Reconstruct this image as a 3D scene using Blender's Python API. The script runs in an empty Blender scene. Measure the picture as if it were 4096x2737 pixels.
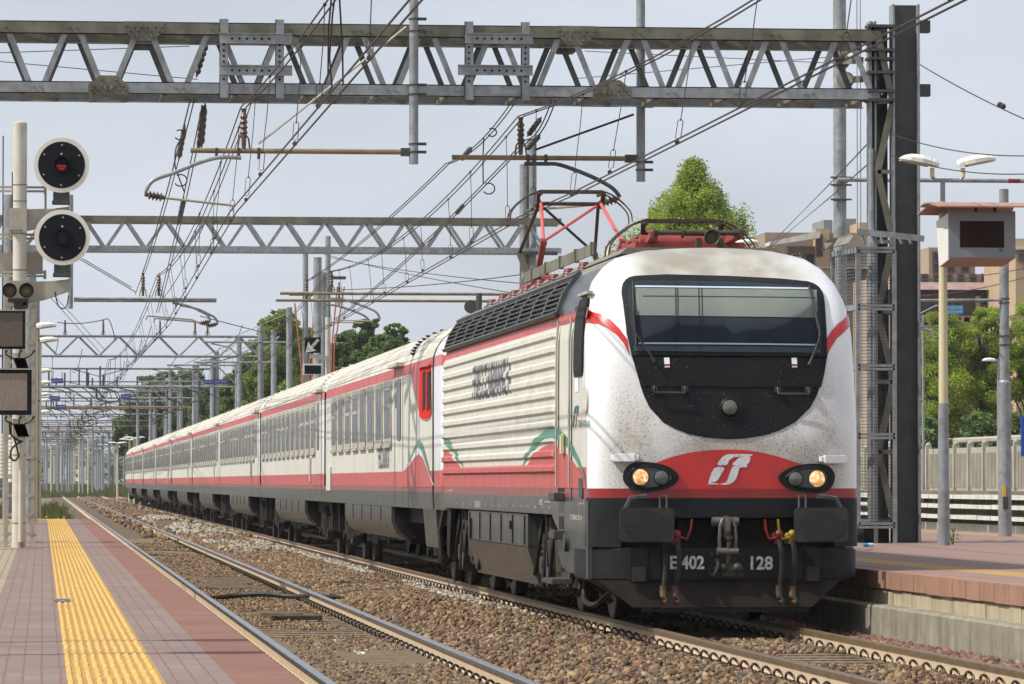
import bpy, bmesh, math, random
import numpy as np
from mathutils import Vector, Matrix, Euler
from mathutils.geometry import tessellate_polygon
random.seed(7); rng = np.random.default_rng(11)
S = bpy.context.scene
COL = S.collection
# ------------------------------------------------------------------ camera model (metres; rail top is z=0, tracks run along +Y)
IW, IH, FPX, VPX, VPY, CH = 4096.0, 2737.0, 18000.0, 170.0, 1927.0, 1.5
_phi = math.atan((VPY - IH/2)/FPX); _th = math.atan((IW/2 - VPX)/FPX*math.cos(_phi))
_F = Vector((math.sin(_th)*math.cos(_phi), math.cos(_th)*math.cos(_phi), math.sin(_phi)))
_R = Vector((math.cos(_th), -math.sin(_th), 0)); _U = _R.cross(_F)
def ray(u, v): return _R*((u-IW/2)/FPX) + _U*((IH/2-v)/FPX) + _F
def PY(u, v, Y): r = ray(u, v); t = Y/r.y; return Vector((t*r.x, Y, CH+t*r.z))
def PX(u, v, X): r = ray(u, v); t = X/r.x; return Vector((X, t*r.y, CH+t*r.z))
def PZ(u, v, Z): r = ray(u, v); t = (Z-CH)/r.z; return Vector((t*r.x, t*r.y, Z))
K = 4096/2347.0
def DY(u, v, Y): return PY(u*K, v*K, Y)
cam = bpy.data.cameras.new('camera'); cam.sensor_width = 36; cam.lens = 36*FPX/IW
cam.clip_start = 0.5; cam.clip_end = 6000
co = bpy.data.objects.new('camera', cam); COL.objects.link(co)
co.matrix_world = Matrix(((_R.x, _U.x, -_F.x, 0), (_R.y, _U.y, -_F.y, 0), (_R.z, _U.z, -_F.z, CH), (0, 0, 0, 1)))
S.camera = co
# ------------------------------------------------------------------ light
EL, AZ = math.radians(50), math.radians(11)
sd = Vector((-math.cos(EL)*math.cos(AZ), -math.cos(EL)*math.sin(AZ), math.sin(EL)))
sl = bpy.data.lights.new('sun', 'SUN'); sl.energy = 4.7; sl.angle = math.radians(.5); sl.color = (1, .96, .90)
so = bpy.data.objects.new('sun', sl); COL.objects.link(so); so.rotation_euler = sd.to_track_quat('Z', 'Y').to_euler()
W = bpy.data.worlds.new('World'); S.world = W; W.use_nodes = True
nt = W.node_tree; bg = nt.nodes['Background']
sky = nt.nodes.new('ShaderNodeTexSky'); sky.sky_type = 'NISHITA'; sky.sun_disc = False
sky.sun_elevation = EL; sky.sun_rotation = math.atan2(sd.x, sd.y); sky.dust_density = 3.0; sky.air_density = 1.0; sky.ozone_density = 2.0; sky.altitude = 100
hz = nt.nodes.new('ShaderNodeMixRGB'); hz.blend_type = 'MIX'; hz.inputs[0].default_value = .66; hz.inputs[2].default_value = (8.5, 9.05, 10.1, 1)
tg = nt.nodes.new('ShaderNodeTexCoord'); mpc = nt.nodes.new('ShaderNodeMapping'); mpc.inputs['Scale'].default_value = (3, 3, 9); cn = nt.nodes.new('ShaderNodeTexNoise'); cn.inputs['Scale'].default_value = 2.2; cn.inputs['Detail'].default_value = 5
nt.links.new(tg.outputs['Generated'], mpc.inputs[0]); nt.links.new(mpc.outputs[0], cn.inputs['Vector']); cm = nt.nodes.new('ShaderNodeMapRange'); cm.inputs[1].default_value = .3; cm.inputs[2].default_value = .7; cm.inputs[3].default_value = .56; cm.inputs[4].default_value = .80
nt.links.new(cn.outputs[0], cm.inputs[0]); nt.links.new(cm.outputs[0], hz.inputs[0]); nt.links.new(sky.outputs[0], hz.inputs[1]); nt.links.new(hz.outputs[0], bg.inputs[0]); bg.inputs[1].default_value = .1
S.view_settings.view_transform = 'Standard'; S.view_settings.look = 'None'; S.view_settings.gamma = 1; S.view_settings.exposure = 0
S.render.engine = 'CYCLES'; S.cycles.max_bounces = 6; S.cycles.use_denoising = True

# ------------------------------------------------------------------ materials
MATS = {}
def mat(name, col, rough=.6, metal=0, var=.12, scale=6, dirt=None, streak=None, spec=.5, bump=0, bscale=40, emit=None, coat=0, attr=None, fine=None):
    """procedural material: base colour varied by noise; dirt=(colour,amount,scale); streak=(colour,amount) vertical run marks"""
    m = bpy.data.materials.new(name); m.use_nodes = True; MATS[name] = m
    n, l = m.node_tree.nodes, m.node_tree.links; b = n['Principled BSDF']
    b.inputs['Roughness'].default_value = rough; b.inputs['Metallic'].default_value = metal
    b.inputs['Specular IOR Level'].default_value = spec
    if coat: b.inputs['Coat Weight'].default_value = coat; b.inputs['Coat Roughness'].default_value = .08
    tc = n.new('ShaderNodeTexCoord')
    def noise(sc, det=4, vec=None, scl=None):
        t = n.new('ShaderNodeTexNoise'); t.inputs['Scale'].default_value = sc; t.inputs['Detail'].default_value = det
        if scl:
            mp = n.new('ShaderNodeMapping'); mp.inputs['Scale'].default_value = scl; l.new(tc.outputs['Object'], mp.inputs[0]); l.new(mp.outputs[0], t.inputs['Vector'])
        else: l.new(tc.outputs['Object'], t.inputs['Vector'])
        return t
    def ramp(src, a, c):
        r = n.new('ShaderNodeMapRange'); r.inputs[1].default_value = a; r.inputs[2].default_value = c; r.clamp = True
        l.new(src, r.inputs[0]); return r.outputs[0]
    def mix(f, a, c, mode='MIX'):
        x = n.new('ShaderNodeMixRGB'); x.blend_type = mode
        if isinstance(f, (int, float)): x.inputs[0].default_value = f
        else: l.new(f, x.inputs[0])
        for i, v in ((1, a), (2, c)):
            if isinstance(v, tuple): x.inputs[i].default_value = (*v[:3], 1)
            else: l.new(v, x.inputs[i])
        return x.outputs[0]
    def times(src, k):
        q = n.new('ShaderNodeMath'); q.operation = 'MULTIPLY'; l.new(src, q.inputs[0])
        if isinstance(k, (int, float)): q.inputs[1].default_value = k
        else: l.new(k, q.inputs[1])
        return q.outputs[0]
    if attr:
        a = n.new('ShaderNodeVertexColor'); a.layer_name = attr; c0 = a.outputs[0]
    else: c0 = tuple(col)
    if var:
        t = noise(scale, 5); f = ramp(t.outputs[0], .3, .7)
        if attr: out = mix(f, mix(1.0, c0, (1-var,)*3, 'MULTIPLY'), c0)
        else: out = mix(f, tuple(x*(1-var) for x in col), tuple(min(1, x*(1+var)) for x in col))
    else: out = c0
    if streak:
        t = noise(1, 6, scl=(streak[2] if len(streak) > 2 else 14, streak[2] if len(streak) > 2 else 14, .6)); f = times(ramp(t.outputs[0], .45, .75), streak[1]); out = mix(f, out, tuple(streak[0]))
    if dirt:
        t = noise(dirt[2], 8); f = times(ramp(t.outputs[0], dirt[3] if len(dirt) > 3 else .45, dirt[4] if len(dirt) > 4 else .7), dirt[1]); out = mix(f, out, tuple(dirt[0]))
    if fine:
        t = noise(fine[2], 3); f = times(ramp(t.outputs[0], fine[3], fine[4]), fine[1]); out = mix(f, out, tuple(fine[0]))
    if isinstance(out, tuple): b.inputs['Base Color'].default_value = (*out[:3], 1)
    else: l.new(out, b.inputs['Base Color'])
    if rough < .9 and var:
        t2 = noise(scale*2.3, 4); r = n.new('ShaderNodeMapRange'); r.inputs[3].default_value = max(.02, rough-.1); r.inputs[4].default_value = min(1, rough+.12); l.new(t2.outputs[0], r.inputs[0]); l.new(r.outputs[0], b.inputs['Roughness'])
    if bump:
        t3 = noise(bscale, 5); bp = n.new('ShaderNodeBump'); bp.inputs['Strength'].default_value = bump; bp.inputs['Distance'].default_value = .02; l.new(t3.outputs[0], bp.inputs['Height']); l.new(bp.outputs[0], b.inputs['Normal'])
    if emit:
        b.inputs['Emission Color'].default_value = (*emit[:3], 1); b.inputs['Emission Strength'].default_value = emit[3]
    m['tools'] = 0
    return m
def nodes_of(m): return m.node_tree.nodes, m.node_tree.links, m.node_tree.nodes['Principled BSDF']
GR = (.20, .16, .11)
M = dict(
 cream=mat('cream paint', (.60, .59, .515), .45, var=.05, scale=2, streak=((.38, .34, .25), .5), dirt=((.4, .36, .28), .4, 1.2, .5, .8), spec=.35),
 white=mat('white paint', (.80, .80, .79), .28, var=.03, scale=2, coat=.4),
 red=mat('dusty red paint', (.46, .072, .066), .42, var=.08, scale=2, streak=((.42, .17, .14), .55), spec=.35),
 redclean=mat('red paint', (.58, .018, .014), .3, var=.06, scale=3, dirt=((.2, .03, .02), .35, 6), coat=.35),
 redd=mat('dark red paint', (.235, .055, .05), .4, var=.1, scale=3, streak=((.24, .11, .09), .45), coat=.1),
 reddc=mat('deep red paint', (.26, .012, .01), .35, var=.1, scale=3, coat=.3),
 dgrey=mat('dark grey paint', (.045, .047, .045), .38, var=.14, scale=2, streak=((.14, .13, .09), .55), coat=.3),
 dgreyf=mat('charcoal paint', (.010, .012, .014), .5, var=.2, scale=4, dirt=((.026, .022, .016), .5, 5), fine=((.12, .10, .07), .45, 75, .62, .74), spec=.22),
 coachgrey=mat('grey paint', (.072, .074, .066), .38, var=.08, scale=2, streak=((.11, .10, .08), .4), coat=.15),
 green=mat('green paint', (.045, .20, .125), .4, var=.1, scale=3, coat=.2),
 black=mat('black panel', (.006, .0065, .007), .42, var=.25, scale=5, fine=((.16, .13, .09), .6, 42, .64, .74), dirt=((.014, .012, .009), .5, 3), spec=.2),
 rubber=mat('black rubber', (.010, .011, .012), .55, var=.2, scale=12, spec=.25, fine=((.10, .09, .07), .5, 60, .6, .75)),
 cabdark=mat('cab interior', (.022, .026, .032), .8, var=.3, scale=3),
 blind=mat('sun blind', (.27, .265, .215), .9, var=.08, scale=3),
 stripw=mat('white strip', (.75, .78, .80), .4, var=0),
 louver=mat('louver paint', (.055, .062, .068), .35, var=.15, scale=3, dirt=((.13, .12, .10), .4, 4), coat=.1),
 dark=mat('dark void', (.008, .008, .008), .9, var=0),
 under=mat('brake dusted steel', (.05, .036, .021), .75, var=.35, scale=5, dirt=((.03, .026, .02), .7, 6)),
 underd=mat('dirty dark steel', (.018, .0155, .013), .7, var=.35, scale=5, dirt=((.055, .04, .024), .5, 4), spec=.25),
 wheel=mat('wheel steel', (.07, .055, .04), .5, .4, var=.25, scale=8),
 tread=mat('polished steel', (.45, .42, .38), .25, 1, var=.1),
 grease=mat('black grease', (.013, .0145, .017), .5, var=.3, scale=14, bump=.35, bscale=9),
 bufed=mat('buffer steel', (.03, .026, .018), .6, var=.3, scale=12),
 chrome=mat('worn bright steel', (.17, .155, .14), .45, .7, var=.2, scale=12, dirt=((.05, .04, .03), .6, 9)),
 hose=mat('rubber hose', (.022, .022, .021), .55, var=.3, scale=9, dirt=((.06, .045, .03), .4, 9), spec=.3),
 cockdull=mat('dirty yellow coupling', (.10, .062, .02), .55, var=.3, scale=20, dirt=((.05, .04, .03), .6, 12)),
 cockdred=mat('dirty red coupling', (.08, .016, .013), .55, var=.3, scale=20, dirt=((.04, .025, .02), .6, 12)),
 glassblk=mat('black glass', (.008, .009, .011), .12, var=0, spec=.3),
 redmat=mat('matt red paint', (.62, .025, .02), .8, var=.05, scale=3, spec=.08),
 cockred=mat('red enamel', (.20, .018, .014), .4, var=.2, scale=20),
 cockyel=mat('yellow enamel', (.33, .21, .02), .45, var=.2, scale=20),
 plow=mat('brown dusted plate', (.024, .018, .015), .65, var=.25, scale=3, streak=((.05, .037, .026), .4, 8), spec=.2),
 glassd=mat('dark window glass', (.052, .048, .039), .2, var=.5, scale=1.7, spec=.05),
 alu=mat('window frame', (.42, .40, .33), .45, .1, var=.12, scale=6, dirt=((.2, .16, .1), .5, 3)),
 text=mat('grey lettering', (.13, .14, .17), .5, var=0),
 textw=mat('white lettering', (.62, .62, .58), .6, var=.15, scale=20, dirt=((.1, .1, .09), .5, 30)),
 logow=mat('white emblem', (.72, .72, .72), .4, var=.05, fine=((.12, .09, .06), .8, 45, .6, .7)),
 teal=mat('teal lettering', (.02, .15, .17), .5, var=0),
 roofc=mat('coach roof paint', (.62, .60, .51), .5, var=.07, scale=2, dirt=((.36, .32, .24), .75, .8, .42, .72), streak=((.40, .36, .28), .65, 5)),
 rooft=mat('sooty roof', (.20, .185, .15), .7, var=.2, scale=2, dirt=((.09, .08, .065), .6, 3)),
 panred=mat('pantograph red', (.30, .042, .035), .45, var=.15, scale=9, dirt=((.12, .03, .025), .5, 6)),
 panpink=mat('sun bleached red', (.62, .10, .09), .45, var=.1, scale=9),
 panbr=mat('rusty pantograph bar', (.075, .055, .035), .6, .3, var=.3, scale=12),
 insul=mat('brown insulator', (.10, .07, .045), .35, var=.2, scale=20),
 insred=mat('red insulator', (.17, .036, .03), .45, var=.25, scale=12, dirt=((.12, .05, .04), .5, 8)),
 galv=mat('galvanised steel', (.29, .305, .315), .5, .25, var=.22, scale=4, dirt=((.17, .165, .145), .6, 9), streak=((.17, .16, .13), .4, 7)),
 galvw=mat('weathered galvanised steel', (.18, .172, .13), .65, .15, var=.28, scale=2.5, dirt=((.10, .085, .05), .7, 3.5), streak=((.09, .08, .055), .5, 6)),
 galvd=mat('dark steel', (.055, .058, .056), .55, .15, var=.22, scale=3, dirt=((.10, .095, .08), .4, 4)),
 bolt=mat('bolt steel', (.24, .24, .22), .5, .4, var=.1),
 tubebr=mat('tan oxidised tube', (.26, .185, .095), .55, .1, var=.25, scale=4, dirt=((.13, .10, .06), .5, 6)),
 wire=mat('catenary wire', (.045, .036, .03), .5, .4, var=.2, scale=3),
 wirelt=mat('pale rod', (.40, .37, .30), .5, .2, var=.1, scale=3),
 rail=mat('rail side rust', (.50, .385, .25), .8, var=.14, scale=3, dirt=((.22, .15, .09), .55, 3, .5, .8), streak=((.5, .4, .28), .4, 20)),
 railtop=mat('rail head', (.17, .115, .065), .45, .35, var=.2, scale=5),
 railshine=mat('worn rail head', (.30, .31, .33), .28, .85, var=.15, scale=5),
 sleeper=mat('dusty concrete sleeper', (.18, .13, .08), .9, var=.18, scale=4, bump=.4, bscale=30),
 clip=mat('rail clip steel', (.085, .055, .05), .45, .3, var=.3, scale=20),
 clipd=mat('dark rail clip steel', (.05, .046, .036), .5, .3, var=.3, scale=20),
 ballast=mat('ballast stone', (.3, .22, .15), .9, var=.25, scale=22, attr='Col'),
 bed=mat('ballast bed', (.135, .09, .052), .95, var=.5, scale=22, dirt=((.06, .04, .027), .8, 34), bump=1, bscale=60),
 slab=mat('dusty panel', (.27, .20, .12), .95, var=.3, scale=5, dirt=((.12, .08, .045), .85, 5, .4, .65), bump=.6, bscale=50),
 dustbed=mat('dusty track bed', (.17, .12, .07), .95, var=.25, scale=5, dirt=((.15, .11, .07), .6, 8), bump=.8, bscale=50),
 soil=mat('dry soil', (.16, .13, .085), .95, var=.3, scale=.6),
 concrete=mat('stained concrete', (.25, .225, .165), .9, var=.2, scale=2, streak=((.13, .12, .08), .6, 5), dirt=((.14, .125, .09), .5, 5), bump=.3, bscale=40),
 creamblk=mat('cream stained block', (.38, .32, .21), .85, var=.2, scale=3, streak=((.2, .17, .1), .6, 9)),
 brickr=mat('red edge block', (.29, .16, .105), .8, var=.16, scale=3, streak=((.2, .1, .06), .45, 7)),
 rededge=mat('red edge slab', (.20, .088, .056), .8, var=.14, scale=1.6, dirt=((.16, .07, .05), .5, 9), bump=.15, bscale=80),
 postcream=mat('cream post paint', (.55, .52, .44), .5, var=.06, scale=4, dirt=((.38, .34, .26), .4, 5)),
 lampcream=mat('cream lamp paint', (.60, .53, .33), .5, var=.05, scale=3),
 lampw=mat('lamp housing', (.72, .70, .62), .4, var=.04),
 brkt=mat('beige bracket paint', (.40, .365, .30), .55, var=.1, scale=6),
 discblk=mat('black signal disc', (.007, .009, .012), .6, var=.2, scale=6, spec=.2),
 discrim=mat('signal disc rim', (.74, .71, .63), .55, var=.04, scale=4, dirt=((.55, .36, .18), .5, 3, .58, .75)),
 meshgr=mat('brown reflector mesh', (.12, .095, .075), .8, var=.2, scale=60),
 meshlt=mat('tan reflector mesh', (.25, .20, .17), .8, var=.25, scale=60),
 redlamp=mat('lit red lamp', (.2, .008, .004), .3, var=0, emit=(1, .02, .008, .3)),
 blue=mat('blue enamel', (.02, .07, .34), .45, var=.05),
 yellow=mat('yellow enamel sign', (.7, .45, .03), .5, var=.05),
 cyan=mat('light blue enamel', (.03, .28, .6), .5, var=.05),
 orange=mat('orange cable duct', (.42, .12, .06), .6, var=.1),
 scrn=mat('dark brown screen', (.026, .012, .008), .5, var=.1, scale=12, spec=.1),
 dispg=mat('display casing', (.205, .21, .22), .5, var=.03),
 dispr=mat('reddish display hood', (.36, .20, .15), .6, var=.1),
 bark=mat('bark', (.09, .07, .05), .9, var=.3, scale=8),
 bwall=mat('tan apartment wall', (.31, .235, .165), .9, var=.08, scale=.3),
 bwall2=mat('ochre apartment wall', (.43, .31, .19), .9, var=.06, scale=.3),
 bwallp=mat('pinkish concrete wall', (.32, .25, .195), .9, var=.1, scale=.2),
 bclad=mat('purple brown cladding', (.105, .07, .07), .7, var=.12, scale=.8),
 broof=mat('faded red roof', (.30, .2, .175), .8, var=.2, scale=1.2),
 bwin=mat('building window', (.02, .024, .03), .2, var=0),
 bpale=mat('pale building wall', (.55, .54, .50), .9, var=.06, scale=.1),
 fence=mat('concrete fence panel', (.36, .335, .27), .9, var=.16, scale=1.2, streak=((.22, .2, .15), .5, 4)),
 whitestep=mat('whitewashed concrete', (.62, .60, .54), .9, var=.12, scale=1, streak=((.3, .28, .22), .5, 3)),
 stonew=mat('white litter', (.6, .6, .57), .8, var=.1),
)
def hsv_leaf(name, c1, c2, trans=.25):
    m = mat(name, c1, .55, var=0, spec=.3); n, l, b = nodes_of(m)
    t = n.new('ShaderNodeTexNoise'); t.inputs['Scale'].default_value = 1.3; t.inputs['Detail'].default_value = 3
    tc = n.new('ShaderNodeTexCoord'); l.new(tc.outputs['Object'], t.inputs['Vector'])
    a = n.new('ShaderNodeVertexColor'); a.layer_name = 'Col'
    r = n.new('ShaderNodeMapRange'); r.inputs[1].default_value = .3; r.inputs[2].default_value = .7; l.new(t.outputs[0], r.inputs[0])
    x = n.new('ShaderNodeMixRGB'); x.inputs[1].default_value = (*c1, 1); x.inputs[2].default_value = (*c2, 1); l.new(r.outputs[0], x.inputs[0])
    y = n.new('ShaderNodeMixRGB'); y.blend_type = 'MULTIPLY'; y.inputs[0].default_value = 1; l.new(x.outputs[0], y.inputs[1]); l.new(a.outputs[0], y.inputs[2])
    l.new(y.outputs[0], b.inputs['Base Color'])
    tr = n.new('ShaderNodeBsdfTranslucent'); l.new(y.outputs[0], tr.inputs[0]); ms = n.new('ShaderNodeMixShader'); ms.inputs[0].default_value = trans
    o = n['Material Output']; l.new(b.outputs[0], ms.inputs[1]); l.new(tr.outputs[0], ms.inputs[2]); l.new(ms.outputs[0], o.inputs[0])
    return m
M['leaf_bright'] = hsv_leaf('fresh leaves', (.27, .36, .045), (.42, .50, .09), .45)
M['leaf_mid'] = hsv_leaf('mid leaves', (.20, .28, .065), (.31, .39, .105), .4)
M['leaf_dark'] = hsv_leaf('dark leaves', (.13, .21, .07), (.21, .29, .10), .35)
M['grass'] = hsv_leaf('grass blades', (.11, .13, .04), (.17, .18, .06), .2)

def nose_dirt(m, top=True):
    """speckled insect dirt on the lower nose and soot on the roof edge, worn into the paint"""
    n, l, b = nodes_of(m); src = b.inputs['Base Color'].links[0].from_socket
    tc = n.new('ShaderNodeTexCoord'); sp = n.new('ShaderNodeSeparateXYZ'); l.new(tc.outputs['Object'], sp.inputs[0])
    def mr(s, a, c, d0=0, d1=1):
        r = n.new('ShaderNodeMapRange'); r.inputs[1].default_value = a; r.inputs[2].default_value = c; r.inputs[3].default_value = d0; r.inputs[4].default_value = d1; r.clamp = True; l.new(s, r.inputs[0]); return r.outputs[0]
    def ma(op, a, c=None):
        q = n.new('ShaderNodeMath'); q.operation = op
        for i, v in enumerate((a, c)):
            if v is None: continue
            if isinstance(v, (int, float)): q.inputs[i].default_value = v
            else: l.new(v, q.inputs[i])
        return q.outputs[0]
    t = n.new('ShaderNodeTexNoise'); t.inputs['Scale'].default_value = 55; t.inputs['Detail'].default_value = 4; l.new(tc.outputs['Object'], t.inputs['Vector'])
    t2 = n.new('ShaderNodeTexNoise'); t2.inputs['Scale'].default_value = 2.2; t2.inputs['Detail'].default_value = 5; l.new(tc.outputs['Object'], t2.inputs['Vector'])
    ax = ma('ABSOLUTE', sp.outputs[0])
    zone = ma('MULTIPLY', mr(sp.outputs[2], 2.95, 2.0), mr(ax, 1.36, 1.1))
    zone = ma('MULTIPLY', zone, mr(t2.outputs[0], .25, .55, .35, 1))
    yz = mr(sp.outputs[1], 1.6, .5); zone = ma('MULTIPLY', zone, yz)
    sp1 = ma('MULTIPLY', ma('MULTIPLY', mr(t.outputs[0], .50, .70), zone), .88)
    film = ma('MULTIPLY', zone, .8)
    topz = ma('MULTIPLY', ma('MULTIPLY', mr(sp.outputs[2], 3.5, 3.62), mr(ax, 1.15, .7)), mr(t2.outputs[0], .2, .6, .45, 1))
    x = n.new('ShaderNodeMixRGB'); l.new(film, x.inputs[0]); l.new(src, x.inputs[1]); x.inputs[2].default_value = (.40, .36, .29, 1)
    y = n.new('ShaderNodeMixRGB'); l.new(sp1, y.inputs[0]); l.new(x.outputs[0], y.inputs[1]); y.inputs[2].default_value = (.16, .115, .07, 1)
    z = n.new('ShaderNodeMixRGB'); l.new(ma('MULTIPLY', topz, .9), z.inputs[0]); l.new(y.outputs[0], z.inputs[1]); z.inputs[2].default_value = (.26, .225, .15, 1)
    l.new(z.outputs[0], b.inputs['Base Color'])
M['nose'] = mat('locomotive nose paint', (.80, .80, .79), .28, var=.03, scale=2, coat=.35); nose_dirt(M['nose'])

# ------------------------------------------------------------------ mesh helpers
def world_loc(o):
    v = Vector((0, 0, 0))
    while o is not None: v += o.location; o = o.parent
    return v
class MB:
    def __init__(s): s.v = []; s.f = []; s.m = []
    def add(s, vs, fs, m=0):
        k = len(s.v); s.v += [tuple(p) for p in vs]; s.f += [tuple(i+k for i in f) for f in fs]; s.m += [m]*len(fs); return s
    def box(s, x0, x1, y0, y1, z0, z1, m=0):
        return s.add([(x0,y0,z0),(x1,y0,z0),(x1,y1,z0),(x0,y1,z0),(x0,y0,z1),(x1,y0,z1),(x1,y1,z1),(x0,y1,z1)],
                     [(0,3,2,1),(4,5,6,7),(0,1,5,4),(1,2,6,5),(2,3,7,6),(3,0,4,7)], m)
    def bar(s, p, q, w, h=None, up=(0,0,1), m=0):
        p, q = Vector(p), Vector(q); h = h or w; d = (q-p).normalized(); up = Vector(up)
        if abs(d.dot(up)) > .98: up = Vector((0,1,0))
        a = d.cross(up).normalized()*w/2; b = a.cross(d).normalized()*h/2
        return s.add([p-a-b,p+a-b,p+a+b,p-a+b,q-a-b,q+a-b,q+a+b,q-a+b],[(0,3,2,1),(4,5,6,7),(0,1,5,4),(1,2,6,5),(2,3,7,6),(3,0,4,7)], m)
    def tube(s, path, r, n=6, m=0, cap=True):
        P = [Vector(p) for p in path]; N = len(P); rs = r if isinstance(r, (list, tuple)) else [r]*N
        T = [(P[min(i+1,N-1)]-P[max(i-1,0)]).normalized() for i in range(N)]
        a = T[0].orthogonal().normalized(); vs = []; 
        for i in range(N):
            a = (a - T[i]*a.dot(T[i])); a = a.normalized() if a.length > 1e-6 else T[i].orthogonal().normalized()
            b = T[i].cross(a)
            for k in range(n):
                t = 2*math.pi*(k+.5)/n; vs.append(P[i]+(a*math.cos(t)+b*math.sin(t))*rs[i])
        fs = [(i*n+k, i*n+(k+1)%n, (i+1)*n+(k+1)%n, (i+1)*n+k) for i in range(N-1) for k in range(n)]
        if cap: fs += [tuple(range(n-1,-1,-1)), tuple((N-1)*n+k for k in range(n))]
        return s.add(vs, fs, m)
    def cyl(s, p, q, r, n=16, m=0, r2=None): return s.tube([p, q], [r, r if r2 is None else r2], n, m)
    def lathe(s, prof, c, axis=(0,0,1), n=16, m=0):
        c = Vector(c); ax = Vector(axis).normalized()
        return s.tube([c+ax*z for r, z in prof], [max(r, 1e-4) for r, z in prof], n, m) if all(prof[i+1][1] != prof[i][1] for i in range(len(prof)-1)) else s._lathe(prof, c, ax, n, m)
    def _lathe(s, prof, c, ax, n, m):
        c = Vector(c); ax = Vector(ax).normalized()
        a = ax.orthogonal().normalized(); b = ax.cross(a); vs = []
        for r, z in prof:
            for k in range(n):
                t = 2*math.pi*(k+.5)/n; vs.append(c+ax*z+(a*math.cos(t)+b*math.sin(t))*max(r, 1e-4))
        N = len(prof)
        fs = [(i*n+k, i*n+(k+1)%n, (i+1)*n+(k+1)%n, (i+1)*n+k) for i in range(N-1) for k in range(n)]
        fs += [tuple(range(n-1,-1,-1)), tuple((N-1)*n+k for k in range(n))]
        return s.add(vs, fs, m)
    def prism(s, pts, vec, m=0):
        pts = [Vector(p) for p in pts]; vec = Vector(vec); n = len(pts)
        return s.add(pts+[p+vec for p in pts], [tuple(range(n-1,-1,-1)), tuple(range(n,2*n))]+[(i,(i+1)%n,n+(i+1)%n,n+i) for i in range(n)], m)
    def ball(s, c, r, n=10, m=0, sc=(1,1,1)):
        c = Vector(c); vs = []; R_ = n//2+1
        for i in range(R_+1):
            t = math.pi*i/R_
            for k in range(n): 
                p = 2*math.pi*k/n; vs.append((c.x+r*sc[0]*max(math.sin(t),1e-3)*math.cos(p), c.y+r*sc[1]*max(math.sin(t),1e-3)*math.sin(p), c.z+r*sc[2]*math.cos(t)))
        return s.add(vs, [(i*n+k,(i+1)*n+k,(i+1)*n+(k+1)%n,i*n+(k+1)%n) for i in range(R_) for k in range(n)], m)
    def build(s, name, mats, parent=None, smooth=32, bevel=0, kind=None):
        o = bpy.data.objects.new(name, bpy.data.meshes.new(name)); L = Vector((0,0,0))
        if parent is not None: o.parent = parent; L = world_loc(parent)
        v = [(a-L.x, b-L.y, c-L.z) for a, b, c in s.v]
        me = o.data; me.from_pydata(v, [], s.f)
        mats = mats if isinstance(mats, (list, tuple)) else [mats]
        for m in mats: me.materials.append(M[m] if isinstance(m, str) else m)
        if len(mats) > 1: me.polygons.foreach_set('material_index', s.m)
        bm = bmesh.new(); bm.from_mesh(me); bmesh.ops.recalc_face_normals(bm, faces=bm.faces)
        if bevel:
            es = [e for e in bm.edges if len(e.link_faces) == 2 and e.calc_face_angle(0) > .6]
            bmesh.ops.bevel(bm, geom=es, offset=bevel, segments=2, affect='EDGES', clamp_overlap=True)
        bm.to_mesh(me); bm.free()
        if smooth:
            me.polygons.foreach_set('use_smooth', [True]*len(me.polygons)); me.set_sharp_from_angle(angle=math.radians(smooth))
        me.update(); COL.objects.link(o)
        if kind: o['kind'] = kind
        return o
def thing(name, label, cat, loc, group=None):
    o = bpy.data.objects.new(name, None); COL.objects.link(o); o.location = loc; o.empty_display_size = .3
    o['label'] = label; o['category'] = cat
    if group: o['group'] = group
    return o
def tag(o, label, cat, group=None):
    o['label'] = label; o['category'] = cat
    if group: o['group'] = group
    return o
def dup(o, loc, label=None, rz=None):
    def rec(x, par):
        c = x.copy(); COL.objects.link(c)
        if par is not None: c.parent = par
        for ch in x.children: rec(ch, c)
        return c
    c = rec(o, None); c.location = loc
    if rz is not None: c.rotation_euler = (0, 0, rz)
    if label: c['label'] = label
    return c
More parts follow.
